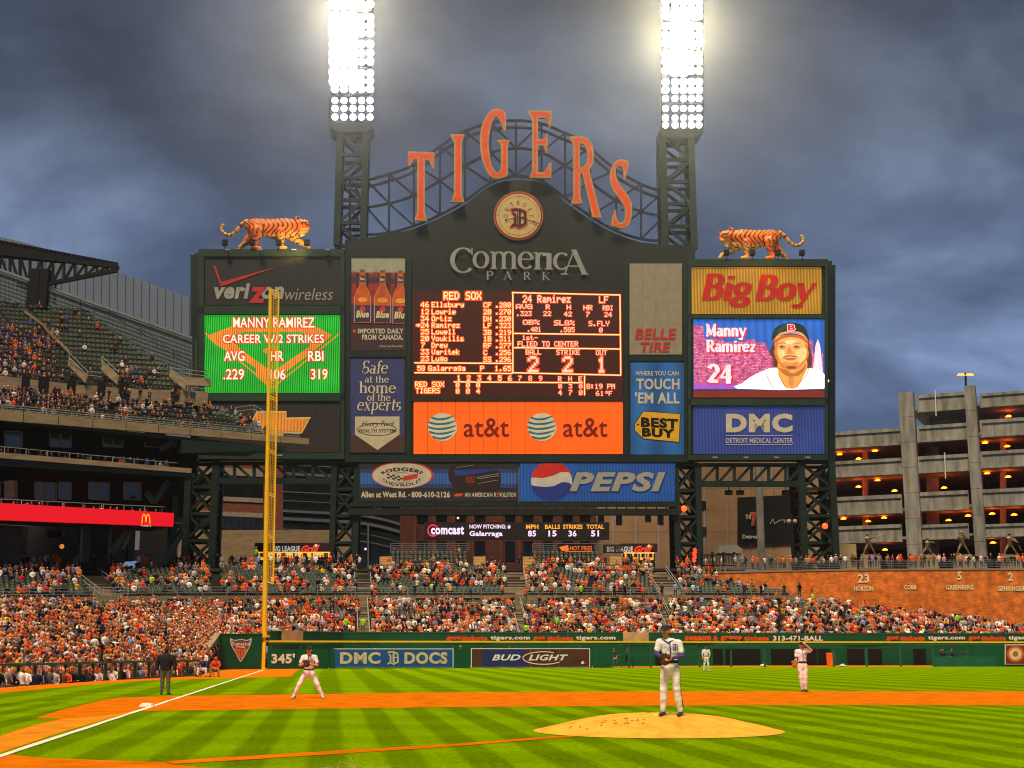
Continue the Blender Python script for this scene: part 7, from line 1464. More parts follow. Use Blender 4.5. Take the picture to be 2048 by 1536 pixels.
for x0 in (835, 873, 912, 950, 1010, 1046, 1085, 1125, 1160):
    w = add(flat(MB(), Q3, x0, 1031, x0 + 20, 1046, .1, .1), 'window', M['glass'], b3); add(flat(MB(), Q3, x0 - 1, 1029, x0 + 21, 1031, .2, .2), 'lintel', M['lime'], w)
    w = add(flat(MB(), Q3, x0, 1082, x0 + 20, 1122, .1, .1), 'window', M['glass'], b3)
for x0 in (828, 866, 905, 943, 1000, 1037): add(flat(MB(), Q3, x0, 1024, x0 + 5, 1140, .3, .3), 'pilaster', shade('pilaster_brick', (.17, .055, .04), var=.2), b3)
Q4 = Plane(228, -.05)
b4 = thing('tan_building', 'plain tan panel building behind the right lattice towers', 'building', Q4.hit(1450, 1130))
for i, x0 in enumerate(range(1180, 1640, 46)):
    for y0, y1 in ((920, 976), (976.6, 1020), (1020.6, 1064), (1064.6, 1140)): add(flat(MB(), Q4, x0 + .4, y0, x0 + 45.4, y1, 0, .6), 'wall_panel', shade('tan_render', (.33, .205, .11), var=.14, vscale=.3), b4)
for x0, y0 in ((1400, 1002), (1401, 1054), (1196, 1030), (1232, 1030), (1290, 1024), (1315, 1030)): add(flat(MB(), Q4, x0, y0, x0 + 12, y0 + 18, .12, .1), 'window', M['glass'], b4)
bn = thing('banner_sign', 'tall dark banner with slanted THE TI letters and Detroit lettering on the tan building', 'sign', Q4.hit(1520, 1105))
add(flat(MB(), Q4, 1475, 995, 1600, 1088, .5, .2, -.05), 'panel', M['black'], bn); l = MB(); text(l, Q4, 'THE', 1491, 1029, 1503, 1038, .8, bold=.02, shear=.1); text(l, Q4, 'Detroit S', 1485, 1069, 1526, 1077, .8, bold=.02); text(l, Q4, 'THE', 0, 0, 0.001, 0.001, .8) if False else None
l.cur = 1; text(l, Q4, 'TI', 1500, 1025, 1525, 1051, .8, bold=.05, shear=.2); l.cur = 2; text(l, Q4, 'TI', 1499, 1024, 1526, 1052, .75, bold=.07, shear=.2); l.cur = 0; stroke(l, Q4, [(1540, 1047), (1546, 1038), (1549, 1047), (1560, 1040), (1571, 1040), (1568, 1046)], .9, .8); add(l, 'lettering', [signw, shade('banner_red', (.5, .05, .02)), shade('banner_grey', (.25, .25, .35))], bn)
wp_ = MB(); a = Q4.hit(1523, 1110, 9); wp_.tube((a.x, a.y, 11), (a.x, a.y, Q4.hit(1523, 935, 9).z), .62, .62, 14); solo(wp_, 'round_column', M['garage'], 'pale round concrete column in front of the dark banner', 'column')
for x, y in ((1457, 982), (1480, 982), (1571, 982)): o = MB(); p = BP.hit(x, y - 8, -1); o.beam(p, p - Vector((0, 0, .5)), .1); o.box(p.x - .5, p.x + .5, p.y - .4, p.y + .4, p.z - 1.1, p.z - .5); solo(o, 'loudspeaker', M['black'], 'dark loudspeaker hanging under the right girder, %s' % {1457: 'left one of a pair', 1480: 'right one of a pair', 1571: 'alone further right'}[x], 'loudspeaker')
# street lamp in front
def lamp_post(px, Y, y0, y1, lab):
    t = thing('street_lamp', lab, 'street lamp', PZ(px, y1, Y)); o = MB(); o.beam(PZ(px, y1, Y), PZ(px, y0, Y), .22); add(o, 'post', M['black'], t)
    for s in (-6, 6):
        p = PZ(px + s, (y0 + 15), Y); o = MB(); o.grid([[(p.x + .35 * sin(a) * cos(b), p.y + .35 * sin(a) * sin(b), p.z + .35 * cos(a)) for b in np.linspace(0, 2 * pi, 9)] for a in np.linspace(.01, pi - .01, 6)]); add(o, 'globe', shade('lamp_globe', (.35, .28, .2)), t)
        o = MB(); o.beam(PZ(px, y0 + 12, Y), p, .1); add(o, 'arm', M['black'], t)
lamp_post(1594, 185, 1028, 1132, 'dark twin globe street lamp left of the right end board tower'); 
# ------------------------------------------------------------------ parking garage
GP = Plane(279, -.48)
ga = thing('parking_garage', 'grey concrete parking garage with orange lit decks at the right', 'building', GP.hit(1850, 1120))
def gbox(nm, x0, x1, ref, ya, yb, off, dep, m, par=ga, n=1):
    X0, X1 = GP.x(x0, (ya + yb) / 2), GP.x(x1, (ya + yb) / 2); zt, zb = GP.z(ref, ya), GP.z(ref, yb); dv = -GP.n * dep; o = None
    a, b = GP.at(X0, zb, off), GP.at(X1, zb, off); mb = MB().hexa([a, b, b + dv, a + dv] + [Vector((p.x, p.y, zt)) for p in (a, b, b + dv, a + dv)]); return add(mb, nm, m, par)
LV = {'L': [(855, 890), (915, 949), (988, 1027), (1048, 1084)], 'Mi': [(790, 826), (852, 886), (913, 948), (985, 1024), (1050, 1081)], 'R': [(787, 816), (840, 876), (903, 938), (979, 1015), (1049, 1076)]}
for sec, x0, x1, ref in (('L', 1640, 1804, 1805), ('Mi', 1834, 1938, 1835), ('R', 1960, 2150, 1964)):
    for ya, yb in LV[sec]:
        gbox('spandrel', x0, x1, ref, ya, yb, 0, .5, M['garage'])
        h = yb - ya
        for u0, u1, v0, v1 in (((x0 + 3, x1 - 3, .02, .2), (x0 + 3, x1 - 3, .88, .98)) if True else ()): gbox('spandrel_rib', u0, u1, ref, ya + h * v0, ya + h * v1, .22, .2, M['garage'])
for x0, x1, yt in ((1804, 1834, 786), (1938, 1960, 772)):
    X0, X1 = GP.x(x0, 1000), GP.x(x1, 1000); zt = GP.z((x0 + x1) / 2, yt); mid_ = MB()
    zs = np.linspace(11, zt, 9)
    for za, zb in zip(zs, zs[1:]): a, b = GP.at(X0, za + .06, 1.2), GP.at(X1, za + .06, 1.2); dv = -GP.n * 2; add(MB().hexa([a, b, b + dv, a + dv] + [Vector((p.x, p.y, zb)) for p in (a, b, b + dv, a + dv)]), 'pillar_block', M['garage'], ga)
def gslab(x0, x1, ref, y): X0, X1 = GP.x(x0, y), GP.x(x1, y); z = GP.z(ref, y); a, b = GP.at(X0, z, -.5), GP.at(X1, z, -.5); dv = -GP.n * 32; add(MB().hexa([a, b, b + dv, a + dv] + [p + Vector((0, 0, .5)) for p in (a, b, b + dv, a + dv)]), 'floor_slab', M['garage'], ga)
for sec, x0, x1, ref in (('L', 1600, 1819, 1805), ('Mi', 1819, 1949, 1835), ('R', 1949, 2200, 1964)):
    for ya, yb in LV[sec]: gslab(x0, x1, ref, yb - 6)
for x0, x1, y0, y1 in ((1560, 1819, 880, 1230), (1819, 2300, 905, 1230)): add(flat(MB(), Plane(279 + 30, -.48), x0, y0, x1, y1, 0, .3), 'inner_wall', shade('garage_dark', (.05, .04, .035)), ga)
for x0, x1, y0, y1 in ((1853, 1877, 826, 1118), (2000, 2012, 830, 1118), (1725, 1735, 890, 1118)):
    a = Plane(279 + 11, -.48); add(flat(MB(), a, x0, y0, x1, y1, 0, 1), 'inner_column', M['garage'], ga)
lm_ = glow('sodium_lamp', (1.0, .10, .003), 15.0)
for x, y in ((1750, 901), (1717, 917), (1679, 908), (1755, 960), (1717, 973), (1789, 981), (1687, 1037), (1736, 1042), (1768, 1035), (1888, 975), (1936, 1031), (1897, 1040), (1972, 821), (2017, 832), (1970, 885), (2014, 892), (1974, 946), (2016, 953), (1984, 1027), (2028, 1029), (1986, 1085), (1770, 1099), (1665, 966), (1606, 990)):
    pl = Plane(279 + 9, -.48); p = pl.hit(x, y); o = MB(); o.hexa([(p.x - .45, p.y - .45, p.z - .12), (p.x + .45, p.y - .45, p.z - .12), (p.x + .45, p.y + .45, p.z - .12), (p.x - .45, p.y + .45, p.z - .12), (p.x - .2, p.y - .2, p.z + .15), (p.x + .2, p.y - .2, p.z + .15), (p.x + .2, p.y + .2, p.z + .15), (p.x - .2, p.y + .2, p.z + .15)]); add(o, 'ceiling_lamp', lm_, ga)
for x, y, h in ((1870, 780, 52), (1889, 905, 52), (1939, 900, 50)):
    add(MB().beam(GP.hit(x, y, .4), GP.hit(x + 2, y + h, .4), .16), 'drain_pipe', M['white'], ga)
t = thing('roof_lamp', 'twin headed lamp post on the garage roof', 'lamp', GP.hit(1932, 778, -6)); add(MB().beam(GP.hit(1932, 780, -6), GP.hit(1931, 746, -6), .3), 'post', M['black'], t)
for s in (-9, 8): o = MB(); p = GP.hit(1931 + s, 750, -6); o.hexa([(p.x - .75, p.y - .3, p.z - .12), (p.x + .75, p.y - .3, p.z - .12), (p.x + .75, p.y + .3, p.z - .12), (p.x - .75, p.y + .3, p.z - .12), (p.x - .5, p.y - .2, p.z + .3), (p.x + .5, p.y - .2, p.z + .3), (p.x + .5, p.y + .2, p.z + .3), (p.x - .5, p.y + .2, p.z + .3)]); add(o, 'lamp_head', glow('street_amber', (1, .42, .10), 1.6), t)
HB = Plane(420, 0); add(poly(MB(), HB, [(1688, 870), (1700, 863), (1722, 860), (1745, 861), (1760, 875), (1690, 880)], 0, 5), 'distant_building', M['bluepale'], None, 'low dark roof just above the left part of the garage', cat='building')
# pale kiosk wall left of the garage foot
kb = MB(); kb.box(azx(1676, 200), azx(1722, 200), 200, 206, 8, zat(1088, 200)); o = solo(kb, 'kiosk', shade('kiosk_cream', (.50, .38, .20)), 'small cream kiosk behind the walk, below the first garage bay', 'kiosk')
# ------------------------------------------------------------------ concession stands, bleachers and signs on the concourse
def grill(x0, x1, Y, ys, lab, sx0, sx1, gx0, gx1, sy):
    pl = Plane(Y, 0); t = thing('food_stand', lab, 'food stand', PZ((x0 + x1) / 2, 1130, Y)); add(flat(MB(), Plane(Y + 2, 0), x0, ys + 14, x1, 1136, 0, .3), 'back_wall', shade('grill_interior', (.65, .38, .10), emit=(1, .48, .06), estr=.55), t)
    add(flat(MB(), pl, x0 - 6, ys - 2, x1 + 6, ys + 14, .2, 1.5), 'canopy', shade('canopy_dark', (.03, .016, .012)), t)
    for x in np.linspace(x0, x1, 5): add(flat(MB(), pl, x - 1.2, ys + 18, x + 1.2, 1136, 0, .5), 'post', M['dgreen'], t)
    add(flat(MB(), pl, x0, 1120, x1, 1134, .1, .6), 'counter', M['dgreen'], t)
    for i, x in enumerate(np.linspace(x0 + 5, x1 - 12, 7)): add(flat(MB(), Plane(Y + 1.6, 0), x, ys + 18, x + 8, ys + 26, 0, .1), 'menu_board', shade('menu_pale', (.45, .5, .30), emit=(.7, .7, .3), estr=.45) if i % 2 else M['orangeplastic'], t)
    l = MB(); text(l, pl, 'BIG LEAGUE', sx0, sy, sx1, sy + 11, .5, bold=.03); l.cur = 1; text(l, pl, 'Grill', gx0, sy - 1, gx1, sy + 13, .5, bold=.05, shear=.5, slope=-.05); l.cur = 2; poly(l, pl, ell(gx1 - 8, sy - 1, 3, 3, 14), .55); add(l, 'lettering', [glow('sign_white_lit', (.75, .72, .66), .55), glow('sign_red_lit', (.9, .05, .015), .8), glow('ball_lit', (.75, .8, .5), .6)], t)
grill(515, 660, 171, 1088, 'lit food stand BIG LEAGUE Grill behind the foul pole', 546, 600, 602, 640, 1092); grill(1248, 1309, 182, 1089, 'lit food stand BIG LEAGUE Grill left of the right board tower', 1214, 1266, 1268, 1306, 1093)
add(rect(MB(), Plane(181.5, 0), 1206, 1089, 1247, 1106, 0, .3), 'sign_back', shade('canopy_dark', (0, 0, 0)), None, 'dark board behind the first letters of the right grill sign', cat='sign')
hf = thing('neon_sign', 'orange neon HOT FRIES sign above the right small bleacher', 'neon sign', PZ(1158, 1104, 181)); l = MB(); pl = Plane(181, 0); text(l, pl, 'HOT FRIES', 1140, 1092, 1184, 1101, 0, bold=.01); poly(l, pl, [(1118, 1094), (1136, 1090), (1138, 1101), (1124, 1102)], 0); stroke(l, pl, [(1130, 1103), (1183, 1103)], 1.2, 0); add(l, 'lettering', glow('neon_orange', (.95, .18, .03), .75), hf)
add(rect(MB(), Plane(181.4, 0), 1116, 1088, 1188, 1106, 0, .1), 'backing', M['black'], hf)
def bleacher(x0, x1, Y, lab, sx):
    t = thing('small_bleacher', lab, 'bleacher', PZ((x0 + x1) / 2, 1140, Y)); n = 5
    for i in range(n):
        y = 1138 - i * 8.0; yy = Y + i * .9; o = MB(); a = PZ(x0, y + 8, yy); b = PZ(x1, y, yy); o.box(a.x, b.x, yy, yy + .9, a.z - .5, b.z - .6); add(o, 'tier', M['conc_dark'], t)
        m_ = int((b.x - a.x) / .6)
        if i >= 0:
            for k in range(m_):
                x = a.x + .3 + k * .6; pos = (x, yy + .35, b.z - .6)
                if pr.random() < (.34 if i < 3 else .03): f = mk(pos, pr.uniform(-.2, .2), 'sit', 'conc'); bl_f.append(f)
                else: s = S_(); s.pos = pos; s.rz = 0; s.s = 1; bl_s.append(s)
    r = MB(); rail_line(r, [tuple(PZ(x0, 1106, Y + 5)), tuple(PZ(x1, 1106, Y + 5))], 1.3, .03, bars=5, step=1.4); add(r, 'back_rail', M['wire'], t)
    r = MB(); rail_line(r, [tuple(PZ(x0, 1141, Y - .5)), tuple(PZ(x1, 1141, Y - .5))], .9, .03, bars=2, step=1.6); add(r, 'front_rail', M['wire'], t)
    for q_ in sx:
        for i in range(6): y = 1140 - i * 5.4; o = MB(); a = PZ(q_, y, Y - .4 + i * .5); o.box(a.x, a.x + 1.6, a.y, a.y + .5, a.z - .32, a.z); add(o, 'step', shade('lit_step', (.50, .33, .13)), t)
bl_f, bl_s = [], []
bleacher(778, 938, 175.5, 'small green bleacher with yellow lit stairs below the left part of the LED strip', (756, 946)); bleacher(1066, 1216, 177, 'small green bleacher with yellow lit stairs below the right part of the LED strip', (1046, 1222))
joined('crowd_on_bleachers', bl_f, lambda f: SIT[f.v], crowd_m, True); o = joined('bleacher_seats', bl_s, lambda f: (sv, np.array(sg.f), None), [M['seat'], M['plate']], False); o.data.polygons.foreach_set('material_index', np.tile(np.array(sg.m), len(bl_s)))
for px, y, c, m in ((727, 1098, (1, .55, .9), 'pinkish'), (917, 1099, (1, .6, .2), 'amber'), (914, 1036, (.95, .65, .3), 'cream')):
    p = PZ(px, y, 182); o = MB(); r = .17; o.grid([[(p.x + r * sin(a) * cos(b), p.y + r * sin(a) * sin(b), p.z + r * cos(a)) for b in np.linspace(0, 2 * pi, 9)] for a in np.linspace(.01, pi - .01, 6)]); solo(o, 'small_lamp', glow('lamp_' + m, c, 1.2), 'tiny %s lamp in the dark under the lower signs, near the left board tower' % m, 'lamp')
# open black gates and fence right of the tower, white tent, umbrella
gt = thing('iron_gate', 'black iron bar gate at the top of the seats right of the board tower', 'gate', PZ(1440, 1132, 176))
for x in (1408, 1430, 1452, 1474): add(MB().beam(PZ(x, 1134, 176), PZ(x, 1104, 176), .3), 'post', M['black'], gt)
for x in np.arange(1411, 1473, 3.0): add(MB().beam(PZ(x, 1133, 176), PZ(x, 1110, 176), .07), 'bar', M['black'], gt)
for y in (1110, 1131): add(MB().beam(PZ(1408, y, 176), PZ(1474, y, 176), .14), 'gate_rail', M['black'], gt)
tn = MB(); tn.prism([[PZ(1442, 1106, 186), PZ(1446, 1092, 186), PZ(1478, 1089, 186), PZ(1492, 1098, 186), PZ(1490, 1107, 186)]], (0, 4, 0)); solo(tn, 'tent', shade('tent_grey', (.22, .22, .20)), 'grey tent top behind the iron gate', 'tent')
# ------------------------------------------------------------------ bronze statues on the walk
def statue(px, Y, lab, bat, seed, py=1137, H=2.6, crouch=0, arm=None):
    z = zat(py, Y) + 1.7; r_ = random.Random(seed); P = []; s = H / 1.85; lean = r_.uniform(-.2, .2)
    hip = (0, 0, .92 - crouch); ch = (lean, -.05, 1.35 - crouch); P += [(hip, ch, .17, .21, .05, 0), ((ch[0] - .17, -.05, ch[2] + .05), (ch[0] + .17, -.05, ch[2] + .05), .09, .09, .05, 0), ((ch[0], -.05, ch[2] + .15), (ch[0], -.07, ch[2] + .34), .07, .11, .03, 0)]
    P += [((ch[0] - .02, -.1, ch[2] + .42), (ch[0] + .02, -.2, ch[2] + .40), .1, .06, .03, 0)]
    for g, kx, fx in ((-1, -.32, -.48), (1, .28, .5)): P += [((g * .09, 0, .9 - crouch), (kx, -.05, .5 - crouch * .5), .11, .08, .03, 0), ((kx, -.05, .5 - crouch * .5), (fx, 0, .08), .08, .06, .03, 0), ((fx, 0, .05), (fx + .06 * g, -.16, .04), .06, .05, .02, 0)]
    for g in (-1, 1):
        e = arm[0] if arm else (.35, -.2, .25); h = arm[1] if arm else (.5, -.2, .35)
        P += [((ch[0] + g * .22, -.05, ch[2] + .05), (ch[0] + (g * .12 + e[0]), e[1], ch[2] + e[2]), .075, .06, .03, 0), ((ch[0] + (g * .12 + e[0]), e[1], ch[2] + e[2]), (ch[0] + h[0] + g * .03, h[1], ch[2] + h[2]), .06, .05, .03, 0)]
    if bat: hx = (ch[0] + (arm[1][0] if arm else .5), -.2, ch[2] + (arm[1][2] if arm else .35)); P += [(hx, (hx[0] + bat[0], -.15, hx[2] + bat[1]), .03, .05, .01, 0)]
    V, Q_, c, _ = grow([((p[0][0] * s, p[0][1] * s, p[0][2] * s), (p[1][0] * s, p[1][1] * s, p[1][2] * s), p[2] * s, p[3] * s, p[4], 0) for p in P], .07)
    t = thing('player_statue', lab, 'statue', (azx(px, Y), Y, z - 1.7)); linked(mesh_of(V, [tuple(f) for f in Q_], M['bronze'], 'bronze_figure', None, True), 'bronze_figure', t, (0, 0, 1.7))
    o = MB(); x, y = azx(px, Y), Y; o.hexa([(x - 1.2, y - .8, z - 1.75), (x + 1.2, y - .8, z - 1.75), (x + 1.2, y + .8, z - 1.75), (x - 1.2, y + .8, z - 1.75), (x - .95, y - .6, z + .05), (x + .95, y - .6, z + .05), (x + .95, y + .6, z + .05), (x - .95, y + .6, z + .05)]); add(o, 'pedestal', M['stone'], t)
statue(1748, 173.5, 'bronze batter statue swinging a bat to the right, left of the garage pillar', (.95, .32), 3, arm=((.3, -.15, .1), (.62, -.2, .12)), H=2.9)
statue(1866, 174, 'bronze statue of a sliding or crouching player beside the garage pillar', None, 5, crouch=.30, arm=((.3, -.1, .1), (.6, -.1, .0)), H=2.8)
statue(1938, 174, 'bronze statue of a player with one arm raised, right of the crouching one', (.35, -.5), 8, arm=((.1, -.2, .2), (.05, -.2, .45)), H=3.1)
statue(2034, 173.5, 'bronze statue of a bent player at the right edge of the photo', (.3, -.6), 9, crouch=.12, arm=((.25, -.25, -.1), (.5, -.3, -.3)), H=3.2)
# ------------------------------------------------------------------ players, umpire, field staff
pm = [shade('jersey_white', (.88, .86, .88), rough=.85, var=.09, vscale=9, bump=1.0, bscale=9), shade('trouser_cream', (.90, .87, .86), rough=.85, var=.09, vscale=7, bump=1.0, bscale=8), shade('skin_tan', (.78, .34, .16), rough=.6), shade('sleeve_violet', (.085, .055, .24), rough=.8), shade('shoe_dark', (.05, .04, .06), rough=.5), shade('belt_black', (.012, .012, .016), rough=.5), shade('hair_dark', (.02, .014, .01)), shade('jacket_black', (.016, .015, .018), rough=.8, bump=.4, bscale=12), shade('trouser_grey', (.13, .12, .085), rough=.85, bump=.4, bscale=12), shade('jacket_navy', (.02, .04, .12), rough=.8), shade('jacket_orange', (.80, .07, .02), rough=.8), shade('trouser_khaki', (.32, .22, .09), rough=.85), shade('shoe_white', (.6, .56, .52)), shade('leather_tan', (.45, .19, .05), rough=.6), shade('leather_dark', (.10, .045, .03), rough=.6), shade('piping_navy', (.02, .025, .07))]
JW, TC, SK, SV, SD, BL, HR, JB, TG, JN, JO, TK, SW, LT_, LD, PI = range(16)
def V3(*a): return Vector(a)
def hand(P, w, d, up, side, col=SK, curl=.6):           # wrist, pointing direction, back-of-hand normal, thumb side
    w, d, up = V3(*w), V3(*d).normalized(), V3(*up).normalized(); s = d.cross(up).normalized() * side
    P.append((w, w + d * .085, .028, .036, .012, col, 1))
    for i, (o, l) in enumerate(((-.030, .062), (-.010, .072), (.010, .075), (.030, .066))):
        b = w + d * .085 + s * o; m = b + (d - up * curl * .5).normalized() * l * .55; e = m + (d * .5 - up * curl).normalized() * l * .5
        P.append((b, m, .0105, .0098, .004, col, 1)); P.append((m, e, .0098, .0088, .004, col, 1))
    b = w + d * .03 + s * .030; m = b + (d * .6 + s * .7 - up * .2).normalized() * .040; P.append((b, m, .013, .011, .006, col, 1)); P.append((m, m + (d * .9 - up * .3).normalized() * .032, .011, .0095, .004, col, 1))
def figure(J, c, look=0.0, pitch=0.0, hr=HR, back=False):
    """J: joints in metres, x picture right, y away from the viewer; c: colours jersey trousers sleeve forearm shoe"""
    P = []; A = lambda a, b, r0, r1, k, col, ys=1: P.append((V3(*a), V3(*b), r0, r1, k, col, ys)); f = -1 if not back else 1
    pel, ch, nk, hd = J['pel'], J['ch'], J['nk'], J['hd']
    A(pel, (pel[0], pel[1], pel[2] + .10), .155, .15, .04, c['t'], 1.25); A((pel[0], pel[1], pel[2] + .14), ch, .148, .175, .05, c['j'], 1.35); A((pel[0], pel[1], pel[2] + .115), (pel[0], pel[1], pel[2] + .135), .152, .152, .01, c.get('b', BL), 1.3)
    for s in 'LR':
        sh, el, wr = J['s' + s], J['e' + s], J['w' + s]; sg_ = 1 if s == 'R' else -1
        A((ch[0] + (sh[0] - ch[0]) * .4, ch[1], sh[2] + .01), sh, .085, .075, .05, c['j'], 1.1)
        sh_, el_, wr_ = V3(*sh), V3(*el), V3(*wr); mid = sh_.lerp(el_, .62)
        A(sh, mid, .075, .066, .03, c['j']); A(mid, el, .052, .046, .012, c['s']); A(el, wr, .045, .031, .015, c['f'])
        A(J['h' + s], J['k' + s], .106, .078, .03, c['t']); kn, an = V3(*J['k' + s]), V3(*J['a' + s])
        A(kn, kn.lerp(an, .45), .076, .072, .03, c['t']); A(kn.lerp(an, .45), an + V3(0, 0, .03), .072, .058, .02, c['t']); A(an, V3(an.x, an.y, .05), .045, .045, .01, c.get('k', c['sh']))
        td = V3(*J['t' + s]).normalized(); A((an.x - td.x * .05, an.y - td.y * .05, .045), (an.x + td.x * .13, an.y + td.y * .13, .035), .045, .042, .02, c['sh']); A((an.x + td.x * .13, an.y + td.y * .13, .033), (an.x + td.x * .19, an.y + td.y * .19, .03), .04, .032, .02, c['sh'])
    A((nk[0], nk[1], nk[2] - .05), (hd[0], hd[1] + .01, hd[2] - .08), .062, .055, .02, SK)
    H = V3(*hd); R_ = Matrix.Rotation(look, 3, 'Z') @ Matrix.Rotation(pitch, 3, 'X')
    L_ = lambda x, y, z: tuple(H + R_ @ V3(x, y * -f, z))
    A(L_(0, .015, .02), L_(0, .0, .045), .083, .085, .02, SK); A(L_(0, -.02, -.05), L_(0, -.035, -.085), .062, .042, .03, SK); A(L_(0, .030, .03), L_(0, .034, .01), .080, .074, .015, hr)
    A(L_(0, -.088, .0), L_(0, -.106, -.022), .011, .014, .008, SK)
    for s in (-1, 1): A(L_(s * .082, .012, .0), L_(s * .086, .018, -.03), .018, .013, .006, SK); A(L_(s * .03, -.083, .012), L_(s * .034, -.083, .012), .009, .009, .001, HR)
    A(L_(-.02, -.083, -.052), L_(.02, -.083, -.052), .008, .008, .002, PI if c.get('mouth') is None else c['mouth'])
    return P, (H, R_, -f)
def cap_mesh(hd, m, parent, mark=None):
    H, R_, f = hd; mb = MB(); rows = []
    for i in range(8):
        a = i / 7 * pi / 2; rows.append([H + R_ @ V3(.101 * cos(t) * cos(a), (.108 * sin(t) * cos(a) + .012) * f, .052 + .088 * sin(a)) for t in np.linspace(0, 2 * pi, 20)])
    mb.grid(rows); rows = []
    for r in (0, .5, 1): rows.append([H + R_ @ V3(x * (1 - .12 * r), (-.10 * sqrt(max(0, 1 - (x / .10) ** 2)) - r * .085 * sqrt(max(.05, 1 - (x / .11) ** 2))) * f, .056 - r * .018 - abs(x) * .12) for x in np.linspace(-.09, .09, 11)])
    mb.grid(rows); mb.grid([[p - Vector((0, 0, .008)) for p in r] for r in rows])
    o = add(mb, 'cap', m, parent, smooth=True, loc=wloc(parent)); return o
def place(name, label, pos, rz, s, P, vox, hd, capm, group=None, cat='person'):
    V, Q_, col, C = grow(P, vox); t = thing(name, label, cat, (0, 0, 0), group)
    used_ = sorted(set(col)); rm = {k: i for i, k in enumerate(used_)}
    linked(mesh_of(V, [tuple(f) for f in Q_], [pm[k] for k in used_], 'body', [rm[k] for k in col], True), 'body', t, (0, 0, 0))
    if capm: cap_mesh(hd, capm, t)
    return t
def extra(t, mb, nm, m, smooth=False): me = mesh_of(mb.v, mb.f, m, nm, mb.m, smooth); return linked(me, nm, t, (0, 0, 0))
def emblem_D(t, x, z, y, h, m=None):                    # small blackletter patch on the chest
    mb = MB(); pl = type('C', (), {})(); pl.n = Vector((0, -1, 0)); pl.hit = lambda a, b, off=0: Vector((x + a, y - off * .02, z - b)); old_D(mb, pl, 0, 0, h, 0); extra(t, mb, 'chest_emblem', m or pm[PI])
def glove(t, c, d, m, r=.10):
    c = V3(*c); P = [((c.x, c.y, c.z - .03), (c.x, c.y, c.z + .03), r, r * .95, .03, 0, 1.5)]
    for i in range(4): a = radians(35 + i * 32); P.append(((c.x, c.y, c.z), (c.x + cos(a) * r * 1.25 * d, c.y - .05, c.z + sin(a) * r * 1.2), .035, .028, .015, 0, 1))
    P.append(((c.x, c.y, c.z), (c.x - r * 1.1 * d, c.y - .06, c.z + r * .5), .035, .028, .015, 0, 1)); V, Q_, col, C = grow(P, .016); linked(mesh_of(V, [tuple(f) for f in Q_], m, 'glove', None, True), 'glove', t, (0, 0, 0))
def belt_line(t, pel, r=.165):
    mb = MB(); pts = [(pel[0] + r * cos(a), pel[1] + r * .78 * sin(a), pel[2] + .125) for a in np.linspace(0, 2 * pi, 25)]
    for a, b in zip(pts, pts[1:]): mb.beam(a, b, .012, .042)
    extra(t, mb, 'belt', pm[BL])
def side_pipe(t, pts):
    mb = MB()
    for a, b in zip(pts, pts[1:]): mb.tube(a, b, .011, .011, 6, cap=False)
    extra(t, mb, 'piping', pm[PI])
# pitcher
J = dict(pel=(.02, 0, .97), ch=(.0, -.01, 1.42), nk=(-.03, -.01, 1.56), hd=(-.075, -.03, 1.735), sL=(-.20, 0, 1.50), eL=(-.285, -.05, 1.27), wL=(-.14, -.25, 1.17), sR=(.205, 0, 1.48), eR=(.27, -.08, 1.22), wR=(.035, -.25, 1.18),
         hL=(-.09, 0, .95), kL=(-.135, -.02, .54), aL=(-.155, .02, .10), tL=(-.45, -.9, 0), hR=(.11, 0, .95), kR=(.13, -.03, .55), aR=(.205, .02, .10), tR=(-.35, -.9, 0))
P, hd = figure(J, dict(j=JW, t=TC, s=SV, f=SV, sh=SD, k=SV), look=radians(-28), pitch=.05)
hand(P, (.035, -.25, 1.18), (-.95, -.15, .05), (0, -1, .2), -1)
hand(P, (-.14, -.25, 1.17), (.35, -.9, -.1), (0, .2, 1), -1)
t = place('person', 'pitcher in a white home uniform with violet sleeves, standing on the mound with hands together', None, 0, 1, P, .0125, hd, shade('cap_navy', (.02, .018, .05), rough=.7))
glove(t, (-.13, -.30, 1.15), -1, pm[LD], .095); belt_line(t, J['pel']); emblem_D(t, .105, 1.40, -.165, .125)
side_pipe(t, [(.0, -.158, 1.52), (.0, -.172, 1.40), (.015, -.165, 1.2)]); side_pipe(t, [(.205, -.02, .95), (.205, -.03, .55), (.27, .0, .16)]); side_pipe(t, [(-.12, -.09, 1.545), (-.03, -.155, 1.50), (.07, -.09, 1.545)])
px_pitch = azx(1338, 29.7); t.location = (px_pitch, 29.7, .362); t.scale = (1.045,) * 3
# third baseman
J = dict(pel=(0, .06, .84), ch=(0, .0, 1.28), nk=(0, -.03, 1.42), hd=(0, -.07, 1.60), sL=(-.20, 0, 1.36), eL=(-.31, -.05, 1.10), wL=(-.12, -.27, 1.14), sR=(.20, 0, 1.36), eR=(.31, -.05, 1.10), wR=(.10, -.27, 1.12),
         hL=(-.10, .06, .84), kL=(-.30, -.02, .47), aL=(-.47, .02, .09), tL=(-.35, -.9, 0), hR=(.10, .06, .84), kR=(.30, -.02, .47), aR=(.47, .02, .09), tR=(.35, -.9, 0))
P, hd = figure(J, dict(j=JW, t=TC, s=PI, f=SK, sh=SW, k=PI), pitch=.1); hand(P, (.10, -.27, 1.12), (-.9, -.1, .1), (0, -1, .1), -1); hand(P, (-.12, -.27, 1.14), (.8, -.3, .1), (0, -1, .2), 1)
t = place('person', 'infielder in white with legs spread and glove at his chest, right of third base', None, 0, 1, P, .014, hd, shade('cap_black', (.016, .016, .028)))
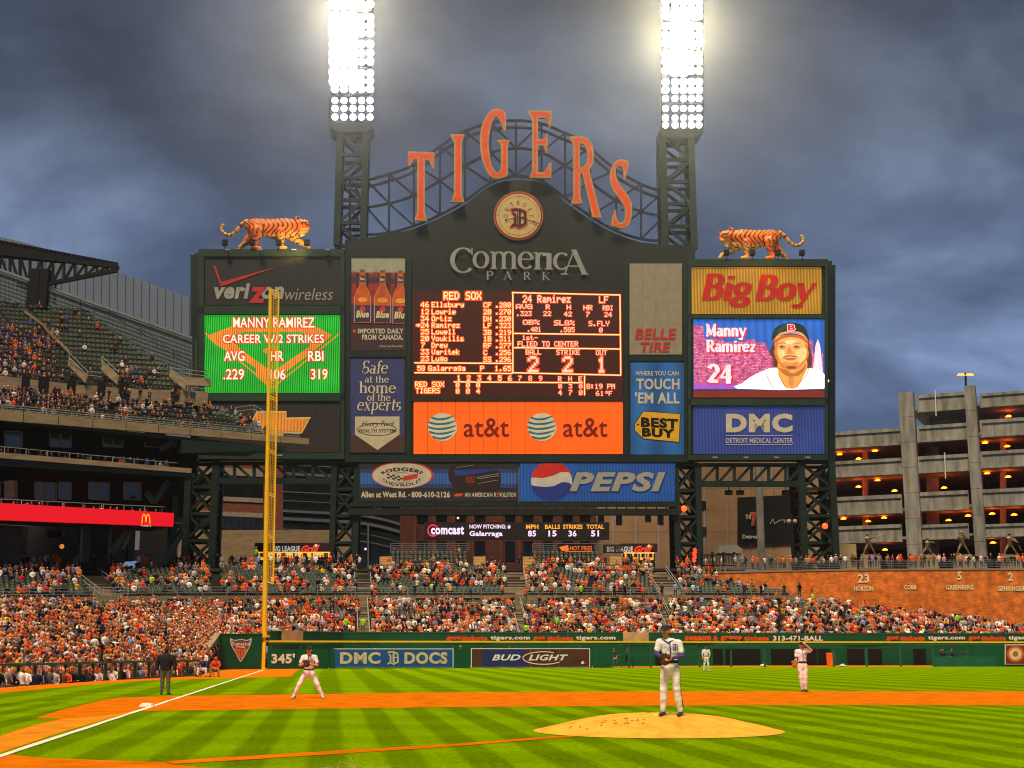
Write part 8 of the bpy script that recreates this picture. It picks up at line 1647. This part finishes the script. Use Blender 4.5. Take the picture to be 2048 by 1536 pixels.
glove(t, (-.03, -.31, 1.15), 1, pm[LD], .10); belt_line(t, J['pel']); emblem_D(t, .10, 1.27, -.17, .11, shade('emblem_teal', (.05, .12, .16))); side_pipe(t, [(-.205, .05, .82), (-.375, -.03, .47), (-.525, .02, .14)]); side_pipe(t, [(0, -.155, 1.40), (0, -.175, 1.28), (0, -.16, 1.05)])
mb = MB(); mb.tube((-.03, -.115, 1.685) , (.03, -.115, 1.685), .014, .014, 6); extra(t, mb, 'cap_mark', pm[JW])
p = gp(616, 1397); t.location = p; t.scale = (1.09,) * 3
# umpire, back to the viewer
J = dict(pel=(0, 0, .92), ch=(0, 0, 1.36), nk=(0, 0, 1.5), hd=(0, .02, 1.665), sL=(-.23, 0, 1.44), eL=(-.32, .02, 1.18), wL=(-.33, -.03, .93), sR=(.23, 0, 1.44), eR=(.33, .02, 1.18), wR=(.34, -.03, .93),
         hL=(-.10, 0, .92), kL=(-.115, .02, .5), aL=(-.125, 0, .10), tL=(-.2, .9, 0), hR=(.10, 0, .92), kR=(.12, .02, .5), aR=(.14, 0, .10), tR=(.2, .9, 0))
P, hd = figure(J, dict(j=JB, t=TG, s=JB, f=JB, sh=SD, k=SD), back=True); hand(P, (-.33, -.03, .93), (.05, .0, -1), (-1, 0, 0), -1, curl=.4); hand(P, (.34, -.03, .93), (-.05, 0, -1), (1, 0, 0), 1, curl=.4)
P.append((V3(0, .0, 1.05), V3(0, 0, 1.36), .22, .25, .05, JB, 1.4))
for s in (-1, 1): P.append((V3(s * .25, 0, 1.44), V3(s * .345, .02, 1.16), .095, .08, .03, JB, 1)); P.append((V3(s * .345, .02, 1.16), V3(s * .35, -.02, 1.0), .075, .06, .02, JB, 1))
t = place('person', 'umpire in a black jacket and grey trousers seen from behind beside the foul line', None, 0, 1, P, .014, hd, shade('cap_black', (0, 0, 0)))
for s in (-1, 1): mb = MB(); mb.tube((s * .17, -.05, 1.52), (s * .215, -.10, 1.36), .014, .012, 6); extra(t, mb, 'shoulder_stripe', shade('stripe_pale', (.28, .32, .38)))
t.location = gp(329, 1389.5); t.scale = (1.02,) * 3
# middle infielder with a hand at his cap
J = dict(pel=(0, 0, .95), ch=(0, -.01, 1.40), nk=(0, -.02, 1.54), hd=(-.01, -.04, 1.70), sL=(-.19, 0, 1.48), eL=(-.24, -.02, 1.22), wL=(-.27, -.16, 1.05), sR=(.19, 0, 1.50), eR=(.36, -.10, 1.50), wR=(.14, -.16, 1.72),
         hL=(-.09, 0, .95), kL=(-.085, -.03, .53), aL=(-.04, .02, .10), tL=(-.2, -.9, 0), hR=(.09, 0, .95), kR=(.09, -.03, .53), aR=(.09, .02, .10), tR=(.15, -.9, 0))
P, hd = figure(J, dict(j=JW, t=TC, s=PI, f=SK, sh=SD, k=SD)); hand(P, (.14, -.16, 1.72), (-.6, .0, .5), (0, -1, 0), -1)
hand(P, (-.27, -.16, 1.05), (-.4, -.4, -.7), (-1, 0, 0), 1)
t = place('person', 'infielder in white lifting one hand to his cap, tan glove hanging, right of the pitcher', None, 0, 1, P, .015, hd, shade('cap_black', (0, 0, 0)))
glove(t, (-.34, -.22, 1.02), -1, pm[LT_], .11); belt_line(t, J['pel'], .16); emblem_D(t, .10, 1.40, -.17, .11); side_pipe(t, [(0, -.155, 1.50), (0, -.175, 1.38), (0, -.16, 1.14)])
t.location = gp(1607, 1383.5); t.scale = (1.13,) * 3
# outfielder
J = dict(pel=(0, 0, .93), ch=(0, -.02, 1.36), nk=(0, -.04, 1.49), hd=(0, -.07, 1.65), sL=(-.20, 0, 1.43), eL=(-.27, -.02, 1.17), wL=(-.24, -.14, .95), sR=(.20, 0, 1.43), eR=(.27, -.02, 1.17), wR=(.16, -.14, .92),
         hL=(-.09, 0, .93), kL=(-.13, -.03, .52), aL=(-.17, .02, .10), tL=(-.3, -.9, 0), hR=(.09, 0, .93), kR=(.13, -.03, .52), aR=(.16, .02, .10), tR=(.3, -.9, 0))
P, hd = figure(J, dict(j=JW, t=TC, s=JW, f=SK, sh=SW)); hand(P, (-.24, -.14, .95), (.1, -.1, -1), (-1, 0, 0), -1); hand(P, (.16, -.14, .92), (-.1, -.1, -1), (1, 0, 0), 1)
t = place('person', 'distant outfielder in a white uniform standing on the grass right of the pitcher', None, 0, 1, P, .018, hd, shade('cap_black', (0, 0, 0)))
glove(t, (-.25, -.16, .86), -1, pm[LT_], .09); belt_line(t, J['pel'], .16); t.location = gp(1413, 1342.5); t.scale = (1.13,) * 3
# two seated at the foot of the corner wall
for x, jc, tc, lab, capm in ((406, JN, JW, 'seated ball boy in navy jacket and white trousers at the foot of the corner wall', shade('cap_black', (0, 0, 0))), (431, JO, TK, 'seated person in an orange jacket and khaki trousers at the foot of the corner wall', shade('cap_orange', (.7, .08, .02)))):
    w_ = 1.0
    J = dict(pel=(0, .05, .44), ch=(0, -.06, .86), nk=(0, -.1, .99), hd=(0, -.15, 1.14), sL=(-.20, -.05, .93), eL=(-.30, -.15, .70), wL=(-.12, -.40, .58), sR=(.20, -.05, .93), eR=(.30, -.15, .70), wR=(.12, -.40, .58),
             hL=(-.10, .05, .46), kL=(-.24, -.36, .50), aL=(-.26, -.34, .10), tL=(-.3, -.9, 0), hR=(.10, .05, .46), kR=(.24, -.36, .50), aR=(.28, -.34, .10), tR=(.3, -.9, 0))
    P, hd = figure(J, dict(j=jc, t=tc, s=jc, f=jc, sh=SD, k=JN if jc == JN else SD)); hand(P, (-.12, -.40, .58), (.8, -.4, -.2), (0, 0, 1), 1); hand(P, (.12, -.40, .58), (-.8, -.4, -.2), (0, 0, 1), -1)
    t = place('person', lab, None, 0, 1, P, .018, hd, capm); mb = MB(); p = gp(x, 1353.5)
    t.location = p; st_ = thing('stool', 'low folding stool under the %s' % ('ball boy in navy' if jc == JN else 'person in the orange jacket'), 'stool', p)
    mb.box(p.x - .18, p.x + .18, p.y - .12, p.y + .24, .30, .34); add(mb, 'seat', M['dgreen'], st_)
    for a in (-.15, .15):
        for b in (-.09, .2): add(MB().beam((p.x + a, p.y + b, 0), (p.x + a, p.y + b, .30), .03), 'leg', M['grey'], st_)
# people in the bullpens
bp_ = [(1228, 131.2, .42, 'person in navy on the left bullpen bench, nearer to the BUD LIGHT sign'), (1254, 131.4, .40, 'person in navy on the left bullpen bench, farther from the BUD LIGHT sign'), (1884, 139, .35, 'leftmost of the dark clad players on the right bullpen bench'), (1901, 139.6, .35, 'second from the left of the dark clad players on the right bullpen bench'), (1933, 139.2, .38, 'dark clad player in the middle of the right bullpen bench'), (1956, 140.2, .75, 'rightmost dark clad player of the right bullpen bench, a little higher than the rest')]
bench_m = M['railg']
for x, Y, z, lab in bp_:
    o = linked(SITM[bp_.index((x, Y, z, lab)) % 9], 'person', None, (azx(x, Y), Y, z - .1), lab, .1, 1.08, cat='person', group='players seated in the bullpens'); o['skin_tint'] = [.5, .2, .1]; o['shirt_tint'] = [.02, .025, .06]; o['cap_tint'] = [.015, .02, .05]; o['trouser_tint'] = [.45, .40, .36] if x < 1230 or x == 1901 else [.06, .06, .08]
for x0, x1, Y, lab in ((1218, 1266, 131.6, 'long green bench in the left bullpen'), (1874, 1968, 139.8, 'long green bench in the right bullpen')):
    t = thing('bench', lab, 'bench', (azx(x0, Y), Y, 0)); a, b = azx(x0, Y), azx(x1, Y); add(MB().box(a, b, Y - .2, Y + .25, .62, .70), 'seat', M['railg'], t)
    for x in (a + .1, (a + b) / 2, b - .1): add(MB().box(x - .05, x + .05, Y - .15, Y + .2, 0, .62), 'leg', M['railg'], t)
for x, lab in ((921, 'tan capped head over the padded wall at the left end of BUD LIGHT'), (1019, 'head looking over the padded wall above the middle of the BUD LIGHT sign')):
    Y = 129.2; o = linked(STM[0], 'person', None, (azx(x, Y), Y, .25), lab, 0, 1.02, cat='person'); o['skin_tint'] = [.6, .28, .12]; o['shirt_tint'] = [.4, .25, .06]; o['cap_tint'] = [.55, .38, .10] if x < 950 else [.05, .03, .02]; o['trouser_tint'] = [.05, .05, .05]
cb_ = MB(); x, Y = azx(1660, 141), 141.0; cb_.tube((x, Y, .02), (x, Y, 1.25), .42, .46, 18); cb_.cur = 1; cb_.tube((x, Y, 1.252), (x, Y, 1.36), .48, .44, 18)
t = thing('drink_barrel', 'tall orange drink barrel in the bullpen behind the outfield rail', 'barrel', (x, Y, 0)); cc = MB(); cc.tube((x, Y, .02), (x, Y, 1.25), .42, .46, 18); add(cc, 'barrel_body', M['orangeplastic'], t); cc = MB(); cc.tube((x, Y, 1.252), (x, Y, 1.36), .48, .44, 18); add(cc, 'lid', M['orangeplastic'], t)
for x_, lab in ((1526, 'small white bag on the ground beside the bullpen rail'), (1684, 'small pale bag lying further right along the bullpen rail')):
    Y = 135.2; x = azx(x_, Y); V, Q_, c, _ = grow([((x - .25, Y, .12), (x + .25, Y, .10), .12, .10, .05, 0), ((x - .1, Y, .2), (x + .05, Y, .28), .08, .06, .05, 0)], .05); b = MB(); b.v = [tuple(v) for v in V]; b.f = [tuple(f) for f in Q_]; b.m = [0] * len(b.f); solo(b, 'bag', M['white'], lab, 'bag', smooth=True)
# heads of spectators just in front of the camera
V_, Q_, c_ = SIT[0]
def near_person(px, py, Y, lab, hair, tuft):
    top = EYE + Y * tan(PITCH + atan((768 - py) / F)); s = 1.0; z0 = top - 1.455; x = (px - 1024) / F * Y / (cP + .28 * sP)
    P, hd = figure(dict(pel=(0, .05, .44), ch=(0, -.02, .88), nk=(0, -.02, 1.02), hd=(0, 0, 1.18), sL=(-.21, 0, .95), eL=(-.26, .05, .68), wL=(-.15, .35, .56), sR=(.21, 0, .95), eR=(.26, .05, .68), wR=(.15, .35, .56), hL=(-.1, .05, .46), kL=(-.18, .45, .50), aL=(-.18, .45, .1), tL=(0, .9, 0), hR=(.1, .05, .46), kR=(.18, .45, .5), aR=(.18, .45, .1), tR=(0, .9, 0)), dict(j=JO if tuft else JN, t=TK, s=JN, f=SK, sh=SD), back=True, hr=SK if not tuft else HR)
    P = [p for p in P]; t = place('person', lab, None, 0, 1, P, .016, hd, None); t.location = (x, Y, top - 1.32)
    if tuft:
        r_ = random.Random(4); mb = MB()
        for i in range(70):
            a = r_.uniform(0, 2 * pi); e = r_.uniform(.15, 1.4); d = V3(cos(a) * cos(e), sin(a) * cos(e), sin(e)); p0 = V3(0, 0, 1.205) + d * .085; p = p0; g = d + V3(r_.uniform(-.5, .5), r_.uniform(-.4, .4), r_.uniform(-.2, .3))
            for k in range(4): q_ = p + g.normalized() * r_.uniform(.010, .024); mb.beam(p, q_, .0005); g = g + V3(r_.uniform(-.7, .7), r_.uniform(-.7, .7), -.35); p = q_
        me = mesh_of(mb.v, mb.f, shade('hair_blond', (.45, .40, .10), rough=.5), 'hair'); linked(me, 'hair', t, (0, 0, 0))
near_person(832, 1529, 3.2, 'top of a bald head at the bottom edge, right of the wispy fair hair', False, False)
near_person(704, 1530, 2.6, 'top of a head with wispy fair hair at the very bottom of the photo', True, True)

# ------------------------------------------------------------------ thin mist added to spread a glow around the lamps
hz = MB(); hz.box(-520, 520, -80, 580, -1.0, 114); o = add(hz, 'haze', [], kind='stuff')
m = bpy.data.materials.new('added_glow_mist'); m.use_nodes = True; N = m.node_tree.nodes; N.remove(N['Principled BSDF']); v = N.new('ShaderNodeVolumePrincipled'); v.inputs['Density'].default_value = .00012; v.inputs['Anisotropy'].default_value = .91; v.inputs['Color'].default_value = (.9, .93, 1, 1)
m.node_tree.links.new(v.outputs[0], N['Material Output'].inputs['Volume']); o.data.materials.append(m)
SC.cycles.volume_bounces = 0
